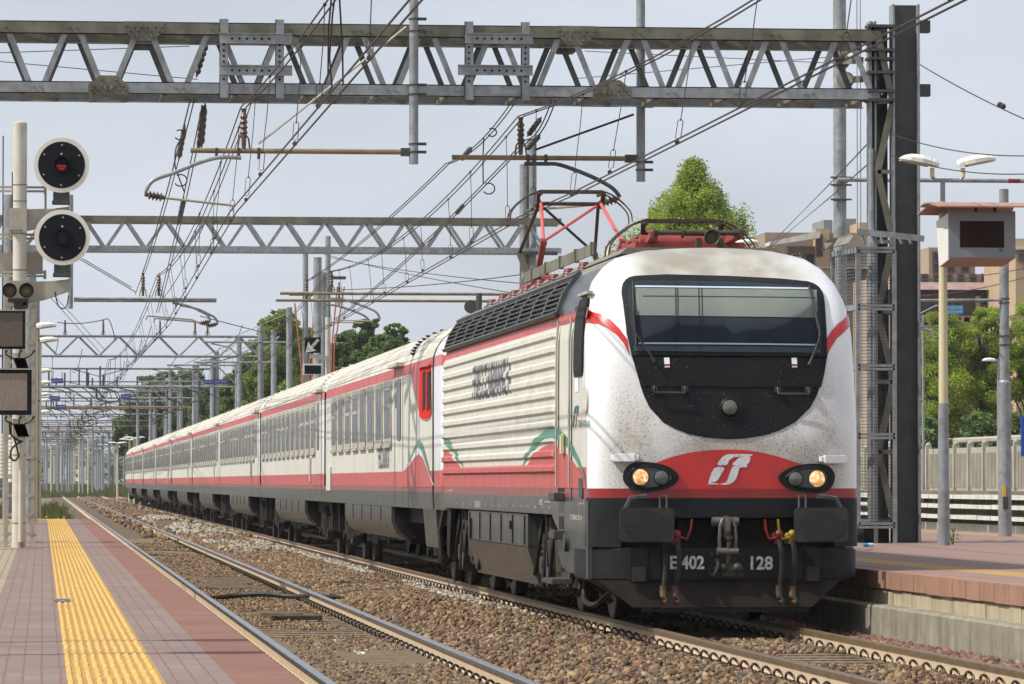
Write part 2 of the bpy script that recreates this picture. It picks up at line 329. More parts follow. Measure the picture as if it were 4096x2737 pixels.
def decal(name, poly, fn, m, parent=None, off=.004, step=.08, thick=None, kind=None, cuts=()):
    """a painted or glued-on area: polygon (a,b) cut into a grid and laid on the surface fn(a,b)"""
    bm = bmesh.new(); vs = [bm.verts.new((a, b, 0)) for a, b in poly]
    for tri in tessellate_polygon([[Vector((a, b, 0)) for a, b in poly]]):
        try: bm.faces.new([vs[i] for i in tri])
        except ValueError: pass
    bmesh.ops.delete(bm, geom=[f for f in bm.faces if f.calc_area() < 1e-9], context='FACES_ONLY')
    A = [p[0] for p in poly]; B = [p[1] for p in poly]
    if step:
        for lo, hi, no in ((min(A), max(A), (1,0,0)), (min(B), max(B), (0,1,0))):
            k = max(1, int((hi-lo)/step)); 
            for i in range(1, k):
                c = lo+(hi-lo)*i/k
                bmesh.ops.bisect_plane(bm, geom=bm.verts[:]+bm.edges[:]+bm.faces[:], plane_co=(c,c,0), plane_no=no)
    for c in cuts: bmesh.ops.bisect_plane(bm, geom=bm.verts[:]+bm.edges[:]+bm.faces[:], plane_co=(0,c,0), plane_no=(0,1,0))
    bmesh.ops.remove_doubles(bm, verts=bm.verts, dist=1e-5)
    if thick:
        r = bmesh.ops.extrude_edge_only(bm, edges=[e for e in bm.edges if len(e.link_faces) == 1])
        for g in r['geom']:
            if isinstance(g, bmesh.types.BMVert): g.co.z = -thick
    L = world_loc(parent) if parent is not None else Vector((0,0,0))
    for v in bm.verts: v.co = Vector(fn(v.co.x, v.co.y, off+v.co.z)) - L
    bmesh.ops.recalc_face_normals(bm, faces=bm.faces)
    me = bpy.data.meshes.new(name); bm.to_mesh(me); bm.free(); me.materials.append(M[m] if isinstance(m, str) else m)
    me.polygons.foreach_set('use_smooth', [True]*len(me.polygons)); me.set_sharp_from_angle(angle=math.radians(35))
    o = bpy.data.objects.new(name, me); COL.objects.link(o)
    if parent is not None: o.parent = parent
    if kind: o['kind'] = kind
    return o
def text_mesh(name, s, width, height, fn, m, parent=None, off=.008, shear=0, bold=.0, step=None, cuts=()):
    """flat lettering of the given width and height laid on the surface fn(a,b)"""
    cu = bpy.data.curves.new(name, 'FONT'); cu.body = s; cu.shear = shear; cu.offset = bold; cu.resolution_u = 3
    t = bpy.data.objects.new(name, cu); COL.objects.link(t); bpy.context.view_layer.update()
    me = bpy.data.meshes.new_from_object(t.evaluated_get(bpy.context.evaluated_depsgraph_get())); bpy.data.objects.remove(t)
    co_ = [v.co.copy() for v in me.vertices]; x0 = min(c.x for c in co_); x1 = max(c.x for c in co_); y0 = min(c.y for c in co_); y1 = max(c.y for c in co_)
    L = world_loc(parent) if parent is not None else Vector((0,0,0)); bm = bmesh.new(); bm.from_mesh(me)
    for v in bm.verts: v.co = ((v.co.x-x0)/(x1-x0)*width, (v.co.y-y0)/(y1-y0)*height, 0)
    for c in cuts: bmesh.ops.bisect_plane(bm, geom=bm.verts[:]+bm.edges[:]+bm.faces[:], plane_co=(0,c,0), plane_no=(0,1,0))
    if step:
        for i in range(1, int(height/step)): bmesh.ops.bisect_plane(bm, geom=bm.verts[:]+bm.edges[:]+bm.faces[:], plane_co=(0,i*step,0), plane_no=(0,1,0))
    for v in bm.verts: v.co = Vector(fn(v.co.x, v.co.y, off)) - L
    bm.to_mesh(me); bm.free()
    me.materials.clear(); me.materials.append(M[m]); o = bpy.data.objects.new(name, me); COL.objects.link(o)
    if parent is not None: o.parent = parent
    return o
def sag(p, q, s, n=14):
    p, q = Vector(p), Vector(q); return [p.lerp(q, i/n) - Vector((0,0,4*s*(i/n)*(1-i/n))) for i in range(n+1)]
def rrect(x0, x1, y0, y1, r, n=5):
    out = []
    for cx, cy, a in ((x1-r,y1-r,0),(x0+r,y1-r,90),(x0+r,y0+r,180),(x1-r,y0+r,270)):
        for i in range(n+1):
            t = math.radians(a+90*i/n); out.append((cx+r*math.cos(t), cy+r*math.sin(t)))
    return out
def smooth_poly(pts, n=4, closed=True):
    """Catmull-Rom through the points"""
    N = len(pts); out = []
    for i in range(N if closed else N-1):
        g = lambda k: pts[k % N] if closed else pts[min(max(k,0),N-1)]
        p0, p1, p2, p3 = g(i-1), g(i), g(i+1), g(i+2)
        for j in range(n):
            t = j/n; out.append(tuple(.5*((2*b)+(-a+c)*t+(2*a-5*b+4*c-d)*t*t+(-a+3*b-3*c+d)*t**3) for a,b,c,d in zip(p0,p1,p2,p3)))
    if not closed: out.append(tuple(pts[-1]))
    return out
# ================================================================== LOCOMOTIVE
XC, YB = 7.0, 45.3
HW = [(-.5,1.40),(1.0,1.41),(2.6,1.41),(3.04,1.405),(3.24,1.385),(3.42,1.345),(3.60,1.265),(3.75,1.15),(3.87,.98),(3.945,.68),(3.975,0)]
def hw(z): return float(np.interp(z, [p[0] for p in HW], [p[1] for p in HW]))
_oz = np.concatenate([np.linspace(-.5, 3.86, 200), np.linspace(3.861, 3.95, 120)]); _ox = np.interp(_oz, [p[0] for p in HW], [p[1] for p in HW])
_ang = np.arctan2(_oz-2.0, _ox); _rad = np.hypot(_ox, _oz-2.0)
def rho(x, z):
    d = math.hypot(x, z-2.0)
    return min(1.0, d/float(np.interp(math.atan2(z-2.0, abs(x)), _ang, _rad))) if d > 1e-6 else 0.0
def nz_y(x, z):
    r = rho(x, z); up = max(0, min(1, math.atan2(z-2.0, abs(x)+1e-6)/(math.pi/2)))
    D = .62 + .55*up; p = 3.5 - .6*up
    t = max(0, z-1.95); slope = .20*t + .075*max(0, z-2.9)**2*4
    return YB + .38 + slope*(1-.9*r**4*(1-up)) + D*(1-(1-r**p)**(1/p))
def nose(x, z, o=0.0):
    y = nz_y(x, z)
    if not o: return Vector((XC+x, y, z))
    e = .012; gx = (nz_y(x+e, z)-nz_y(x-e, z))/(2*e); gz = (nz_y(x, z+e)-nz_y(x, z-e))/(2*e)
    n = Vector((gx, -1, gz)).normalized(); return Vector((XC+x, y, z)) + n*o
def NP(u, v):
    Y = 45.7
    for _ in range(6): p = PY(u, v, Y); Y = nz_y(max(-1.4, min(1.4, p.x-XC)), min(p.z, 3.9))
    return (p.x-XC, p.z)
def cN(ox, oy, k, pts): return [NP(ox+x/k, oy+y/k) for x, y in pts]
XS = XC-1.41
def SP(u, v): p = PX(u, v, XS); return (p.y, p.z)
def cS(ox, oy, k, pts): return [SP(ox+x/k, oy+y/k) for x, y in pts]
RIBS = [3.118-.1641*k for k in range(10)]; RY0, RY1 = SP(2222, 1500)[0], 62.75
def sideL(y, z, o=0.0): return Vector((XC-hw(z)-o, y, z))
def ribz(z):
    d = min(abs(z-r) for r in RIBS); return .029*max(0, min(1, (.050-d)/.024))
def sideR(y, z, o=0.0):
    k = max(0, min(1, (y-RY0)/.06)); return Vector((XC-hw(z)-o-ribz(z)*k, y, z))
YR = 62.9
loco = thing('locomotive', 'white, red and charcoal electric locomotive with lit headlights at the head of the train', 'locomotive', (XC, YB, 0))
# nose shell
b = MB(); ol = [(1.41*1.0, 1.14)]
zz = [1.25,1.4,1.6,1.8,2.0,2.2,2.4,2.6,2.75,2.9,3.04,3.14,3.24,3.33,3.42,3.51,3.60,3.68,3.75,3.81,3.86,3.90]
right = [(hw(z), z) for z in [1.14]+zz]+[(hw(z), z) for z in (3.93,3.945,3.955,3.965,3.971)]
right = [p for i, p in enumerate(right) if i == 0 or p != right[i-1]]; right.sort(key=lambda p: (math.atan2(p[1]-2, p[0])))
outl = right+[(0,3.975)]+[(-x, z) for x, z in reversed(right)]
bot = [(-1.41+2.82*i/24, 1.14) for i in range(1, 24)]
loop = outl+bot; n = len(loop)
rs = [0.0,.12,.25,.37,.48,.58,.66,.73,.79,.84,.88,.91,.935,.955,.97,.98,.988,.994,.998,1.0]
vs = []
for r in rs[1:]:
    for x, z in loop:
        a = (x*r, 2.0+(z-2.0)*r); vs.append(nose(*a))
vs.append(nose(0, 2.0)); fs = []
for i in range(len(rs)-2):
    for k in range(n): fs.append((i*n+k, i*n+(k+1)%n, (i+1)*n+(k+1)%n, (i+1)*n+k))
fs += [(len(vs)-1, (k+1) % n, k) for k in range(n)]
b.add(vs, fs); b.build('nose', 'nose', loco, smooth=50)
# body behind the nose
zl = [1.138,1.333,1.433,1.65,2.0,2.4,2.8,3.04,3.195,3.31,3.42,3.60,3.75,3.87,3.945,3.975]
prof = [(-hw(z), z) for z in zl]+[(hw(z), z) for z in reversed(zl[:-1])]
b = MB(); n = len(prof); ys = None
A = [Vector((XC+x, nose(max(-1.409,min(1.409,x*.9995)), z).y, z)) for x, z in prof]; B = [Vector((XC+x, YR, z)) for x, z in prof]
def zmat(z): return 0 if z < 1.333 else 1 if z < 1.433 else 2 if z < 1.65 else 3 if z < 3.195 else 2 if z < 3.31 else 4 if z < 3.8 else 5
for i in range(n-1):
    b.add([A[i], A[i+1], B[i+1], B[i]], [(0,1,2,3)], zmat((prof[i][1]+prof[i+1][1])/2))
b.add(B, [tuple(range(n))], 0); b.add([A[0], A[-1], B[-1], B[0]], [(0,1,2,3)], 0)
b.build('body', ['dgrey','redd','red','cream','louver','rooft'], loco, smooth=25)
# ribbed side panel
b = MB(); zs = sorted(set([1.56, 3.19]+[r+d for r in RIBS for d in (-.050,-.026,.026,.050) if 1.56 < r+d < 3.19]))
yy = [RY0, RY0+.06, RY1-.05, RY1]
for j in range(len(yy)-1):
    for i in range(len(zs)-1):
        q = [sideR(yy[j], zs[i], .003), sideR(yy[j+1], zs[i], .003), sideR(yy[j+1], zs[i+1], .003), sideR(yy[j], zs[i+1], .003)]
        b.add(q, [(0,1,2,3)], 1 if (zs[i]+zs[i+1])/2 < 1.66+.03 else 0)
b.build('side_panel', ['cream','red'], loco, smooth=20)
# waves of green, white and red
RC = [r+d for r in RIBS for d in (-.050,-.026,.026,.050)]
c = (1700, 1350, 2.6133)
gf = cS(*c, [(1020,1350),(1060,1250),(1110,1150),(1170,1060),(1240,985),(1300,945),(1350,938),(1400,955),(1450,995),(1500,1050),(1550,1130),(1610,1260),(1660,1390),(1690,1500),(1680,1490),(1645,1410),(1590,1300),(1530,1200),(1470,1120),(1400,1065),(1340,1045),(1280,1055),(1230,1090),(1180,1140),(1120,1215),(1060,1300)])
decal('green_wave', gf, sideR, 'green', loco, off=.008, step=.05, cuts=RC)
rf = cS(*c, [(1045,1372),(1120,1265),(1180,1195),(1240,1145),(1300,1120),(1350,1120),(1400,1145),(1450,1180),(1520,1250),(1590,1350),(1650,1440),(1688,1520)])
rf += [(rf[-1][0], 1.434), (rf[0][0], 1.60)]
rf = rf[:-1]+[(RY0-.1, 1.434), (RY0-.1, 1.6), rf[-1]]
decal('red_wave', rf, sideR, 'red', loco, off=.0072, step=.05, cuts=RC)
decal('green_wave', cS(*c, [(205,1035),(250,1060),(290,1110),(330,1180),(365,1250),(395,1310),(408,1355),(400,1350),(345,1270),(300,1190),(260,1145),(205,1115)]), sideR, 'green', loco, off=.008, step=.05, cuts=RC)
decal('red_wave', cS(*c, [(198,1190),(240,1195),(290,1230),(330,1290),(385,1372),(198,1372)]), sideR, 'red', loco, off=.0072, step=.05, cuts=RC)
p0 = SP(1700+520/2.6133, 1350+650/2.6133); p1 = SP(1700+905/2.6133, 1350+300/2.6133)
text_mesh('lettering', 'FRECCIABIANCA', abs(p0[0]-p1[0]), .46, lambda a, q, o: sideR(p0[0]-a, p0[1]-.02+q, o), 'text', loco, off=.008, bold=.02, cuts=[z-(p0[1]-.02) for z in RC], shear=.1)
# fine markings along the solebar
for u, v, w, h, s in ((1900,2003,60/2.6,.085,'9 83 2402 128-4 I'),(2158,1998,16,.06,'BL MREC 2'),(2180,2000,24,.03,'freno continuo'),(1787,1957,24,.03,'Fs E402'),(2283,2058,46,.055,'IT. MERANO 128 - 14'),(2316,2009,22,.02,'carico 22')):
    a = SP(u, v); e = SP(u+w, v); text_mesh('lettering', s, abs(a[0]-e[0]), h, lambda q, r, o, a=a: sideL(a[0]-q, a[1]-h+r, o), 'textw', loco, off=.004)
for k in range(14):
    a = SP(1825+k*28.5, 2018+k*1.2); text_mesh('lettering', '128 T', .16, .025, lambda q, r, o, a=a: sideL(a[0]-q, a[1]+r, o), 'textw', loco, off=.004)
# cab side: door seams, window, porthole, emblem
for u in (2235, 2287):
    y = SP(u, 1600)[0]; decal('door_seam', [(y-.022,1.30),(y+.022,1.30),(y+.022,3.36),(y-.022,3.36)], sideL, 'dark', loco, off=.006, step=.3, thick=.02)
    b = MB(); b.tube([sideL(y-.05, z, .035) for z in (1.45, 2.0, 3.0, 3.25)], .013, 8); b.build('handrail', 'alu', loco)
ya, yb = SP(2334, 1300)[0], SP(2297, 1300)[0]
wp = rrect(ya, yb, 2.60, 3.42, .12)
wf = decal('side_window', wp, sideL, 'discblk', loco, off=.014, step=.15, thick=.02)
decal('pane', rrect(ya+.05, yb-.03, 2.66, 3.38, .09), sideL, 'dark', wf, off=.018, step=.2)
b = MB(); b.bar(sideL(ya-.02,3.47,.02), sideL(yb+.02,3.47,.02), .06, .03); b.build('rain_gutter', 'alu', wf)
pass
decal('label_plate', [SP(*q) for q in ((2301,1508),(2316,1508),(2316,1568),(2301,1568))], sideL, 'stripw', loco, off=.005, step=0)
def fs_emblem(par, fn, cols, off):
    """the ribbon-like two-letter emblem in unit coordinates 0..1 x 0..1"""
    P1 = smooth_poly([(.23,.64),(.29,.82),(.39,.95),(.52,1.0),(1.0,1.0),(.98,.93),(.72,.92),(.58,.88),(.49,.78),(.44,.65)], 3)
    P2 = smooth_poly([(.58,.64),(.66,.80),(.76,.90),(.98,.91),(.91,.65)], 3)
    P3 = smooth_poly([(.15,.53),(.38,.54),(.30,.30),(.21,.11),(.10,.07),(.02,.06)], 3)
    P4 = smooth_poly([(.91,.63),(.89,.57),(.74,.55),(.70,.35),(.63,.13),(.49,.0),(.28,.0),(.40,.05),(.46,.16),(.52,.40),(.58,.57),(.68,.63)], 3)
    P5 = [(0,0),(.03,.05),(.18,.035),(.30,.0)]
    for P, m in zip((P1,P2,P3,P4,P5), cols): decal('emblem', P, fn, m, par, off=off, step=0)
# side emblem: teal and red ribbon with lettering
a = SP(1700+1545/2.6133, 1350+938/2.6133); e = SP(1700+1610/2.6133, 1350+712/2.6133)
fs_emblem(loco, lambda q, r, o: sideL(a[0]-q*(a[0]-e[0]), a[1]+r*(e[1]-a[1]), o), ('teal','teal','teal','redclean','redclean'), .006)
a2 = SP(1700+1600/2.6133, 1350+937/2.6133); e2 = SP(1700+1726/2.6133, 1350+865/2.6133); LATE = []
# door handle pocket and step recesses
dh = SP(1700+1462/2.6133, 1350+1120/2.6133)
b = MB(); b.box(XS-.05, XS-.005, dh[0]-.09, dh[0]+.09, dh[1]-.12, dh[1]+.12); b.build('door_handle', 'lampcream', loco, bevel=.02)
c4 = (1700, 1850, 2.614)
for p in ([(1405,170),(1458,170),(1458,308),(1405,308)], [(1405,565),(1458,565),(1458,700),(1405,700)]):
    q = cS(*c4, p); decal('step_recess', q, sideL, 'dark', loco, off=.006, step=0)
    y0, y1, z = min(t[0] for t in q), max(t[0] for t in q), min(t[1] for t in q)
    b = MB(); b.box(XS-.12, XS, y0-.03, y1+.03, z-.10, z-.01); b.build('step', 'galvd', loco, bevel=.012)
q = rrect(SP(2334,1950)[0], SP(2319,1950)[0], SP(2320,1994)[1], SP(2320,1913)[1], .04); decal('socket_cover', q, sideL, 'galvd', loco, off=.015, step=0, thick=.02)
# front skirt under the cab side
sk = cS(*c4, [(1325,480),(1335,565),(1392,700),(1395,950),(1440,1100),(1505,1145),(1760,1205)]); yf = 46.05
sk = [(sk[0][0], 1.30)]+sk[1:-1]+[(yf+.25, .50), (yf, .50), (yf, 1.30)]
decal('cab_skirt', sk, sideL, 'dgrey', loco, off=.004, step=.3, thick=.05)
cc = SP(1700+1497/2.614, 1850+835/2.614)
b = MB(); b._lathe([(.05,0),(.10,0),(.10,.05),(.05,.05)], sideL(cc[0], cc[1], 0), Vector((-1,0,0)), 20, 0); b.build('jacking_ring', 'galvd', loco)
st = cS(*c4, [(1395,1085),(1500,1085),(1500,1128),(1395,1128)])
b = MB(); b.box(XS-.18, XS+.05, min(t[0] for t in st), max(t[0] for t in st), .40, .46); b.build('step', 'galvd', loco, bevel=.012)
# louvred roof flank: frames and slats following the slope
def flank(y, t, o=0.0):
    z = 3.325+(3.755-3.325)*t; x = hw(z); return Vector((XC-x-o*.85, y, z+o*.5))
b = MB(); y0l, y1l = SP(2210, 1150)[0]-.3, 62.8; nl = 10; pw = (y1l-y0l)/nl
for i in range(nl+1): 
    y = y0l+i*pw; b.bar(flank(y, 0, .03), flank(y, .5, .03), .09, .05); b.bar(flank(y, .5, .03), flank(y, 1, .03), .09, .05)
for t in (0.02, .985): b.bar(flank(y0l, t, .03), flank(y1l, t, .03), .09 if t < .5 else .12, .05, up=(-.5,0,.8))
for k in range(6):
    t = .16+k*.135; b.bar(flank(y0l, t, .035), flank(y1l, t, .035), .035, .015, up=(-.2,0,1))
b.build('louvre_grille', 'louver', loco, smooth=0)
b = MB(); q = [flank(y0l, .05, .008), flank(y1l, .05, .008), flank(y1l, .5, .008), flank(y0l, .5, .008), flank(y1l, .92, .008), flank(y0l, .92, .008)]
b.add(q, [(0,1,2,3),(3,2,4,5)]); b.build('louvre_backing', 'dark', loco)
# ---- nose decals
c1 = (2150, 950, 1.6507); c2 = (2150, 1750, 1.5886)
def skin(t, z, o=0.0):
    """nose and cab side in one: |t|<1 round the nose, beyond 1 along the side"""
    s = math.copysign(1, t); k = min(1, abs(t)); e = hw(z)*.9995
    p = nose(s*e*(1-(1-k)**2.2), z, 0)
    if abs(t) > 1: p.y += abs(t)-1
    a = .004; k1, k0 = min(1, k+a), max(0, k-a); q1, q0 = nose(e*(1-(1-k1)**2.2), z), nose(e*(1-(1-k0)**2.2), z); n = Vector((s*(q1.y-q0.y), -(q1.x-q0.x), 0))
    n = Vector((s,0,0)) if abs(t) >= .999 else n.normalized()
    return p + n*o
def NT(u, v):
    Y = 44.9
    while Y < 49:
        p = PY(u, v, Y); x = p.x-XC; h = hw(p.z)
        if abs(x) < h and Y >= nz_y(x, p.z): break
        Y += .004
    k = min(1, abs(x)/(h*.9995)); t = 1-(1-k)**(1/2.2) if k < .9995 else 1+max(0, Y-nz_y(h*.9995, p.z)); return (math.copysign(t, x), p.z)
def cT(ox, oy, k, pts): return [NT(ox+x/k, oy+y/k) for x, y in pts]
decal('red_stripe', cT(*c1, [(262,492),(300,490),(350,487),(420,505),(480,540),(540,600),(592,670),(608,776),(570,700),(520,640),(460,595),(400,570),(345,563),(300,567),(262,570)]), skin, 'redclean', loco, off=.006, step=.03)
po = decal('porthole_cover', [NT(1700+(1690+23*math.cos(t/24*6.2832))/2.6133, 1350+(652+142*math.sin(t/24*6.2832))/2.6133) for t in range(24)], skin, 'cream', loco, off=.025, step=0, thick=.03)
text_mesh('lettering', 'TRENITALIA', 1, 1, lambda q, r, o: skin(*NT(1700+(1600+126*q)/2.6133, 1350+(935-70*r)/2.6133), o), 'teal', loco, off=.006, shear=.15)
rs_ = cT(*c1, [(2030,530),(1980,570),(1940,615),(1905,670),(1902,800),(1935,730),(1975,665),(2030,615)]); decal('red_stripe', [(1.4,3.31),(1.0,3.31)]+rs_+[(1.0,3.195),(1.4,3.195)], skin, 'redclean', loco, off=.006, step=.03)
y = SP(2300, 1260)[0]; decal('red_stripe', [(46.3, 3.195),(y+1.2, 3.195),(y+1.2, 3.31),(46.3, 3.31)], sideL, 'red', loco, off=.004, step=.3)
arc = cN(*c2, [(640,215),(700,182),(755,160),(850,125),(950,100),(1050,85),(1150,78),(1240,77),(1330,82),(1430,97),(1530,122),(1610,148),(1680,170),(1760,215)])
decal('red_panel', arc+[(arc[-1][0]+.05, 1.424), (arc[0][0]-.05, 1.424)], nose, 'redclean', loco, off=.005, step=.06)
def planstrip(name, z0, z1, m, t0=-1, t1=1, off=.005, thick=None, n=60):
    b = MB(); pts = []
    for i in range(n+1):
        s = t0+(t1-t0)*i/n; x = 1.41*math.copysign(1-(1-abs(s))**2.2, s) if abs(s) < 1 else 1.41*s
        a, c_ = nose(max(-1.4095,min(1.4095,x)), z0, off), nose(max(-1.4095,min(1.4095,x)), z1, off); pts += [a, c_]
    b.add(pts, [(2*i, 2*i+2, 2*i+3, 2*i+1) for i in range(n)]); return b.build(name, m, loco, smooth=50)
planstrip('red_band', 1.333, 1.430, 'reddc'); planstrip('charcoal_band', 1.132, 1.333, 'dgreyf', off=.006)
for s in (-1, 1): planstrip('corner_skirt', .83, 1.19, 'dgreyf', s*.50, s*1.0, off=.006)
# mask, windscreen
mk = cN(*c1, [(560,345),(575,300),(620,272),(850,258),(1250,268),(1600,285),(1780,303),(1850,335),(1885,400),(1905,620),(1912,790),(1890,860),(1870,960),(1845,1040),(1800,1125),(1700,1222),(1600,1275),(1500,1308),(1380,1327),(1250,1333),(1120,1323),(1000,1300),(910,1265),(830,1222),(740,1125),(700,1040),(680,980),(655,890),(625,790),(590,640)])
decal('black_mask', mk, nose, 'black', loco, off=.008, step=.05, thick=.006)
hood = cN(*c1, [(632,795),(1250,800),(1905,800),(1890,900),(1868,992),(1250,990),(690,984),(660,900)])
decal('upper_flap', hood, nose, 'black', loco, off=.022, step=.05, thick=.012)
fr = cN(*c1, [(556,380),(558,345),(566,315),(582,293),(605,277),(640,268),(850,258),(1250,268),(1600,285),(1780,303),(1820,316),(1852,338),(1872,365),(1885,400),(1900,600),(1906,792),(1250,788),(622,784),(590,640)])
fro = fr
ws = decal('windscreen', fro, nose, 'rubber', loco, off=.030, step=.05, thick=.022)
gl = cN(*c1, [(598,375),(602,345),(614,322),(634,308),(680,300),(1250,305),(1780,335),(1830,365),(1858,430),(1866,600),(1862,770),(1250,765),(640,755),(615,560)])
decal('cab_interior', gl, nose, 'cabdark', ws, off=.033, step=.06)
decal('sun_blind', cN(*c1, [(640,345),(1250,352),(1835,362),(1842,543),(1250,535),(652,527)]), nose, 'blind', ws, off=.040, step=.06)
for yy_ in ((338,348,352,362),(703,713,713,723)):
    decal('heating_strip', cN(*c1, [(640 if yy_[0] < 500 else 668, yy_[0]),(1782 if yy_[0] < 500 else 1825,yy_[2]),(1782 if yy_[0] < 500 else 1825,yy_[3]),(640 if yy_[0] < 500 else 668, yy_[1])]), nose, 'stripw', ws, off=.048, step=.06)
for xx in (905, 918, 1058, 1078): decal('reflection_line', cN(*c1, [(xx-3,320),(xx+3,320),(xx+3,740),(xx-3,740)]), nose, 'cabdark', ws, off=.044, step=.06)  # upright reflections in the windscreen, painted as dark lines over the blind
decal('blind_seam', cN(*c1, [(690,402),(1250,407),(1830,413),(1830,417),(1250,411),(690,406)]), nose, 'cabdark', ws, off=.044, step=.06)
decal('dashboard', cN(*c1, [(640,722),(1860,732),(1860,768),(1250,763),(640,755)]), nose, 'louver', ws, off=.038, step=.06)
gm = mat('windscreen glass', (.5,.55,.6), .03, var=0); n_, l_, p_ = nodes_of(gm)
tb = n_.new('ShaderNodeBsdfTransparent'); tb.inputs[0].default_value = (.84,.90,.93,1); g_ = n_.new('ShaderNodeBsdfGlossy'); g_.inputs['Roughness'].default_value = .03
fz = n_.new('ShaderNodeFresnel'); fz.inputs[0].default_value = 1.12; mx = n_.new('ShaderNodeMixShader'); l_.new(fz.outputs[0], mx.inputs[0]); l_.new(tb.outputs[0], mx.inputs[1]); l_.new(g_.outputs[0], mx.inputs[2]); l_.new(mx.outputs[0], n_['Material Output'].inputs[0])
M['glass'] = gm
decal('glass_pane', gl, nose, 'glass', ws, off=.058, step=.06)
def wiper(pts, pts2):
    b = MB(); q = [nose(*NP(2150+x/1.6507, 950+y/1.6507), .085) for x, y in pts]; b.tube(q, [.013]+[.011]*(len(q)-2)+[.022], 6)
    q2 = [nose(*NP(2150+x/1.6507, 950+y/1.6507), .066) for x, y in pts2]; b.tube(q2, .009, 5); b.build('wiper', 'hose', loco)
wiper([(633,480),(645,640),(690,710),(745,790),(772,838)], [(630,322),(636,480),(655,725)])
wiper([(1825,520),(1850,650),(1835,710),(1800,800),(1778,858)], [(1785,350),(1822,520),(1858,745)])
for x, w in ((852,46),(1690,44)):
    o = decal('lamp_marker', cN(*c1, [(x-w/2,798),(x+w/2,798),(x+w/2+3,875),(x-w/2+3,875)]), nose, 'rubber', loco, off=.026, step=0, thick=.01)
    decal('white_tag', cN(*c1, [(x-18,800),(x+16,800),(x+20,842),(x-16,842)]), nose, 'stripw', o, off=.034, step=0); decal('red_tag', cN(*c1, [(x-14,846),(x+20,846),(x+20,854),(x-14,854)]), nose, 'redclean', o, off=.034, step=0); decal('white_tag', cN(*c1, [(x-14,857),(x+20,857),(x+20,863),(x-14,863)]), nose, 'stripw', o, off=.034, step=0)
for xs in ((770,970),(1580,1780)):
    b = MB(); y_ = 1038 if xs[0] < 1000 else 1046
    q = [nose(*NP(2150+x/1.6507, 950+y/1.6507), o) for x, y, o in ((xs[0],y_-50,.03),(xs[0]-2,y_,.09),(xs[1],y_+2,.09),(xs[1],y_-50,.03))]
    b.tube(q, .011, 6); b.build('grab_bar', 'galvd', loco)
    for x in xs: b2 = MB(); b2.bar(nose(*NP(2150+x/1.6507, 950+(y_-52)/1.6507), .02), nose(*NP(2150+x/1.6507, 950+(y_-10)/1.6507), .05), .07, .02); b2.build('grab_bar_bracket', 'rubber', loco)
b = MB()
for i in range(16):
    pass
def ringdecal(cx, cy, r, m, off, name, par, thick=None, k=c1, seg=28):
    a = NP(k[0]+cx/k[2], k[1]+cy/k[2]); return decal(name, [(a[0]+r*math.cos(t/seg*2*math.pi), a[1]+r*math.sin(t/seg*2*math.pi)) for t in range(seg)], nose, m, par, off=off, step=0, thick=thick)
tl = ringdecal(1272, 1128, .118, 'rubber', .03, 'top_headlight', loco, .02)
lensm = mat('unlit lens', (.10,.105,.09), .12, var=.2, scale=20, coat=.8); M['lens'] = lensm
p = nose(*NP(2150+1265/1.6507, 950+1128/1.6507), .03); b = MB(); b._lathe([(.10,0),(.10,.02),(.085,.03),(.085,.012)], p, Vector((0,-1,.1)), 28, 0); b.build('bezel', 'black', tl)
b = MB(); b._lathe([(.083,.005),(.075,.03),(.05,.045),(.02,.052),(.0,.054)], p, Vector((0,-1,.1)), 28, 0); b.build('lens', 'lens', tl)
# red panel emblem
e0 = NP(2150+1080/1.5886, 1750+298/1.5886); e1 = NP(2150+1355/1.5886, 1750+107/1.5886)
fs_emblem(loco, lambda q, r, o: nose(e0[0]+q*(e1[0]-e0[0]), e0[1]+r*(e1[1]-e0[1]), o), ('logow',)*5, .010)
# headlights
def headlight(c, outp, lit, unlit, rl, ru):
    hp = smooth_poly(cN(*c, outp), 2); cx = sum(p[0] for p in hp)/len(hp); cz = sum(p[1] for p in hp)/len(hp)
    h = decal('headlight', hp, nose, 'rubber', loco, off=.035, step=.05, thick=.035)
    inn = [((x-cx)*.74+cx, (z-cz)*.72+cz) for x, z in hp]
    decal('reflector_panel', inn, nose, 'louver', h, off=.038, step=.05)
    rim = MB(); rim.tube([nose(x, z, .04) for x, z in inn]+[nose(*inn[0], .04)], .011, 6); rim.build('rim', 'rubber', h)
    for (px, py), r, m, nm in ((lit, rl, 'lit', 'lit_lamp'), (unlit, ru, 'lens', 'unlit_lamp')):
        p = nose(*NP(c[0]+px/c[2], c[1]+py/c[2]), .04)
        b = MB(); b._lathe([(r*1.06,0),(r*1.06,.012),(r,.016),(r,.004)], p, Vector((0,-1,0)), 28, 0); b.build('lamp_ring', 'rubber', h)
        b = MB(); b._lathe([(r,.004),(r*.9,.016),(r*.6,.026),(r*.3,.031),(0,.033)], p, Vector((0,-1,0)), 28, 0); b.build(nm, m, h)
lm = mat('lit headlamp', (.55,.38,.2), .15, var=0, coat=.5); n_, l_, p_ = nodes_of(lm); M['lit'] = lm
tc = n_.new('ShaderNodeTexCoord'); tn = n_.new('ShaderNodeTexNoise'); tn.inputs['Scale'].default_value = 22; tn.inputs['Detail'].default_value = 3; l_.new(tc.outputs['Object'], tn.inputs['Vector'])
cr = n_.new('ShaderNodeValToRGB'); e = cr.color_ramp.elements; e[0].position = .35; e[0].color = (.22,.10,.03,1); e[1].position = .68; e[1].color = (1,.85,.6,1); q = cr.color_ramp.elements.new(.52); q.color = (.75,.36,.10,1); l_.new(tn.outputs[0], cr.inputs[0]); l_.new(cr.outputs[0], p_.inputs['Emission Color']); p_.inputs['Emission Strength'].default_value = 1.0
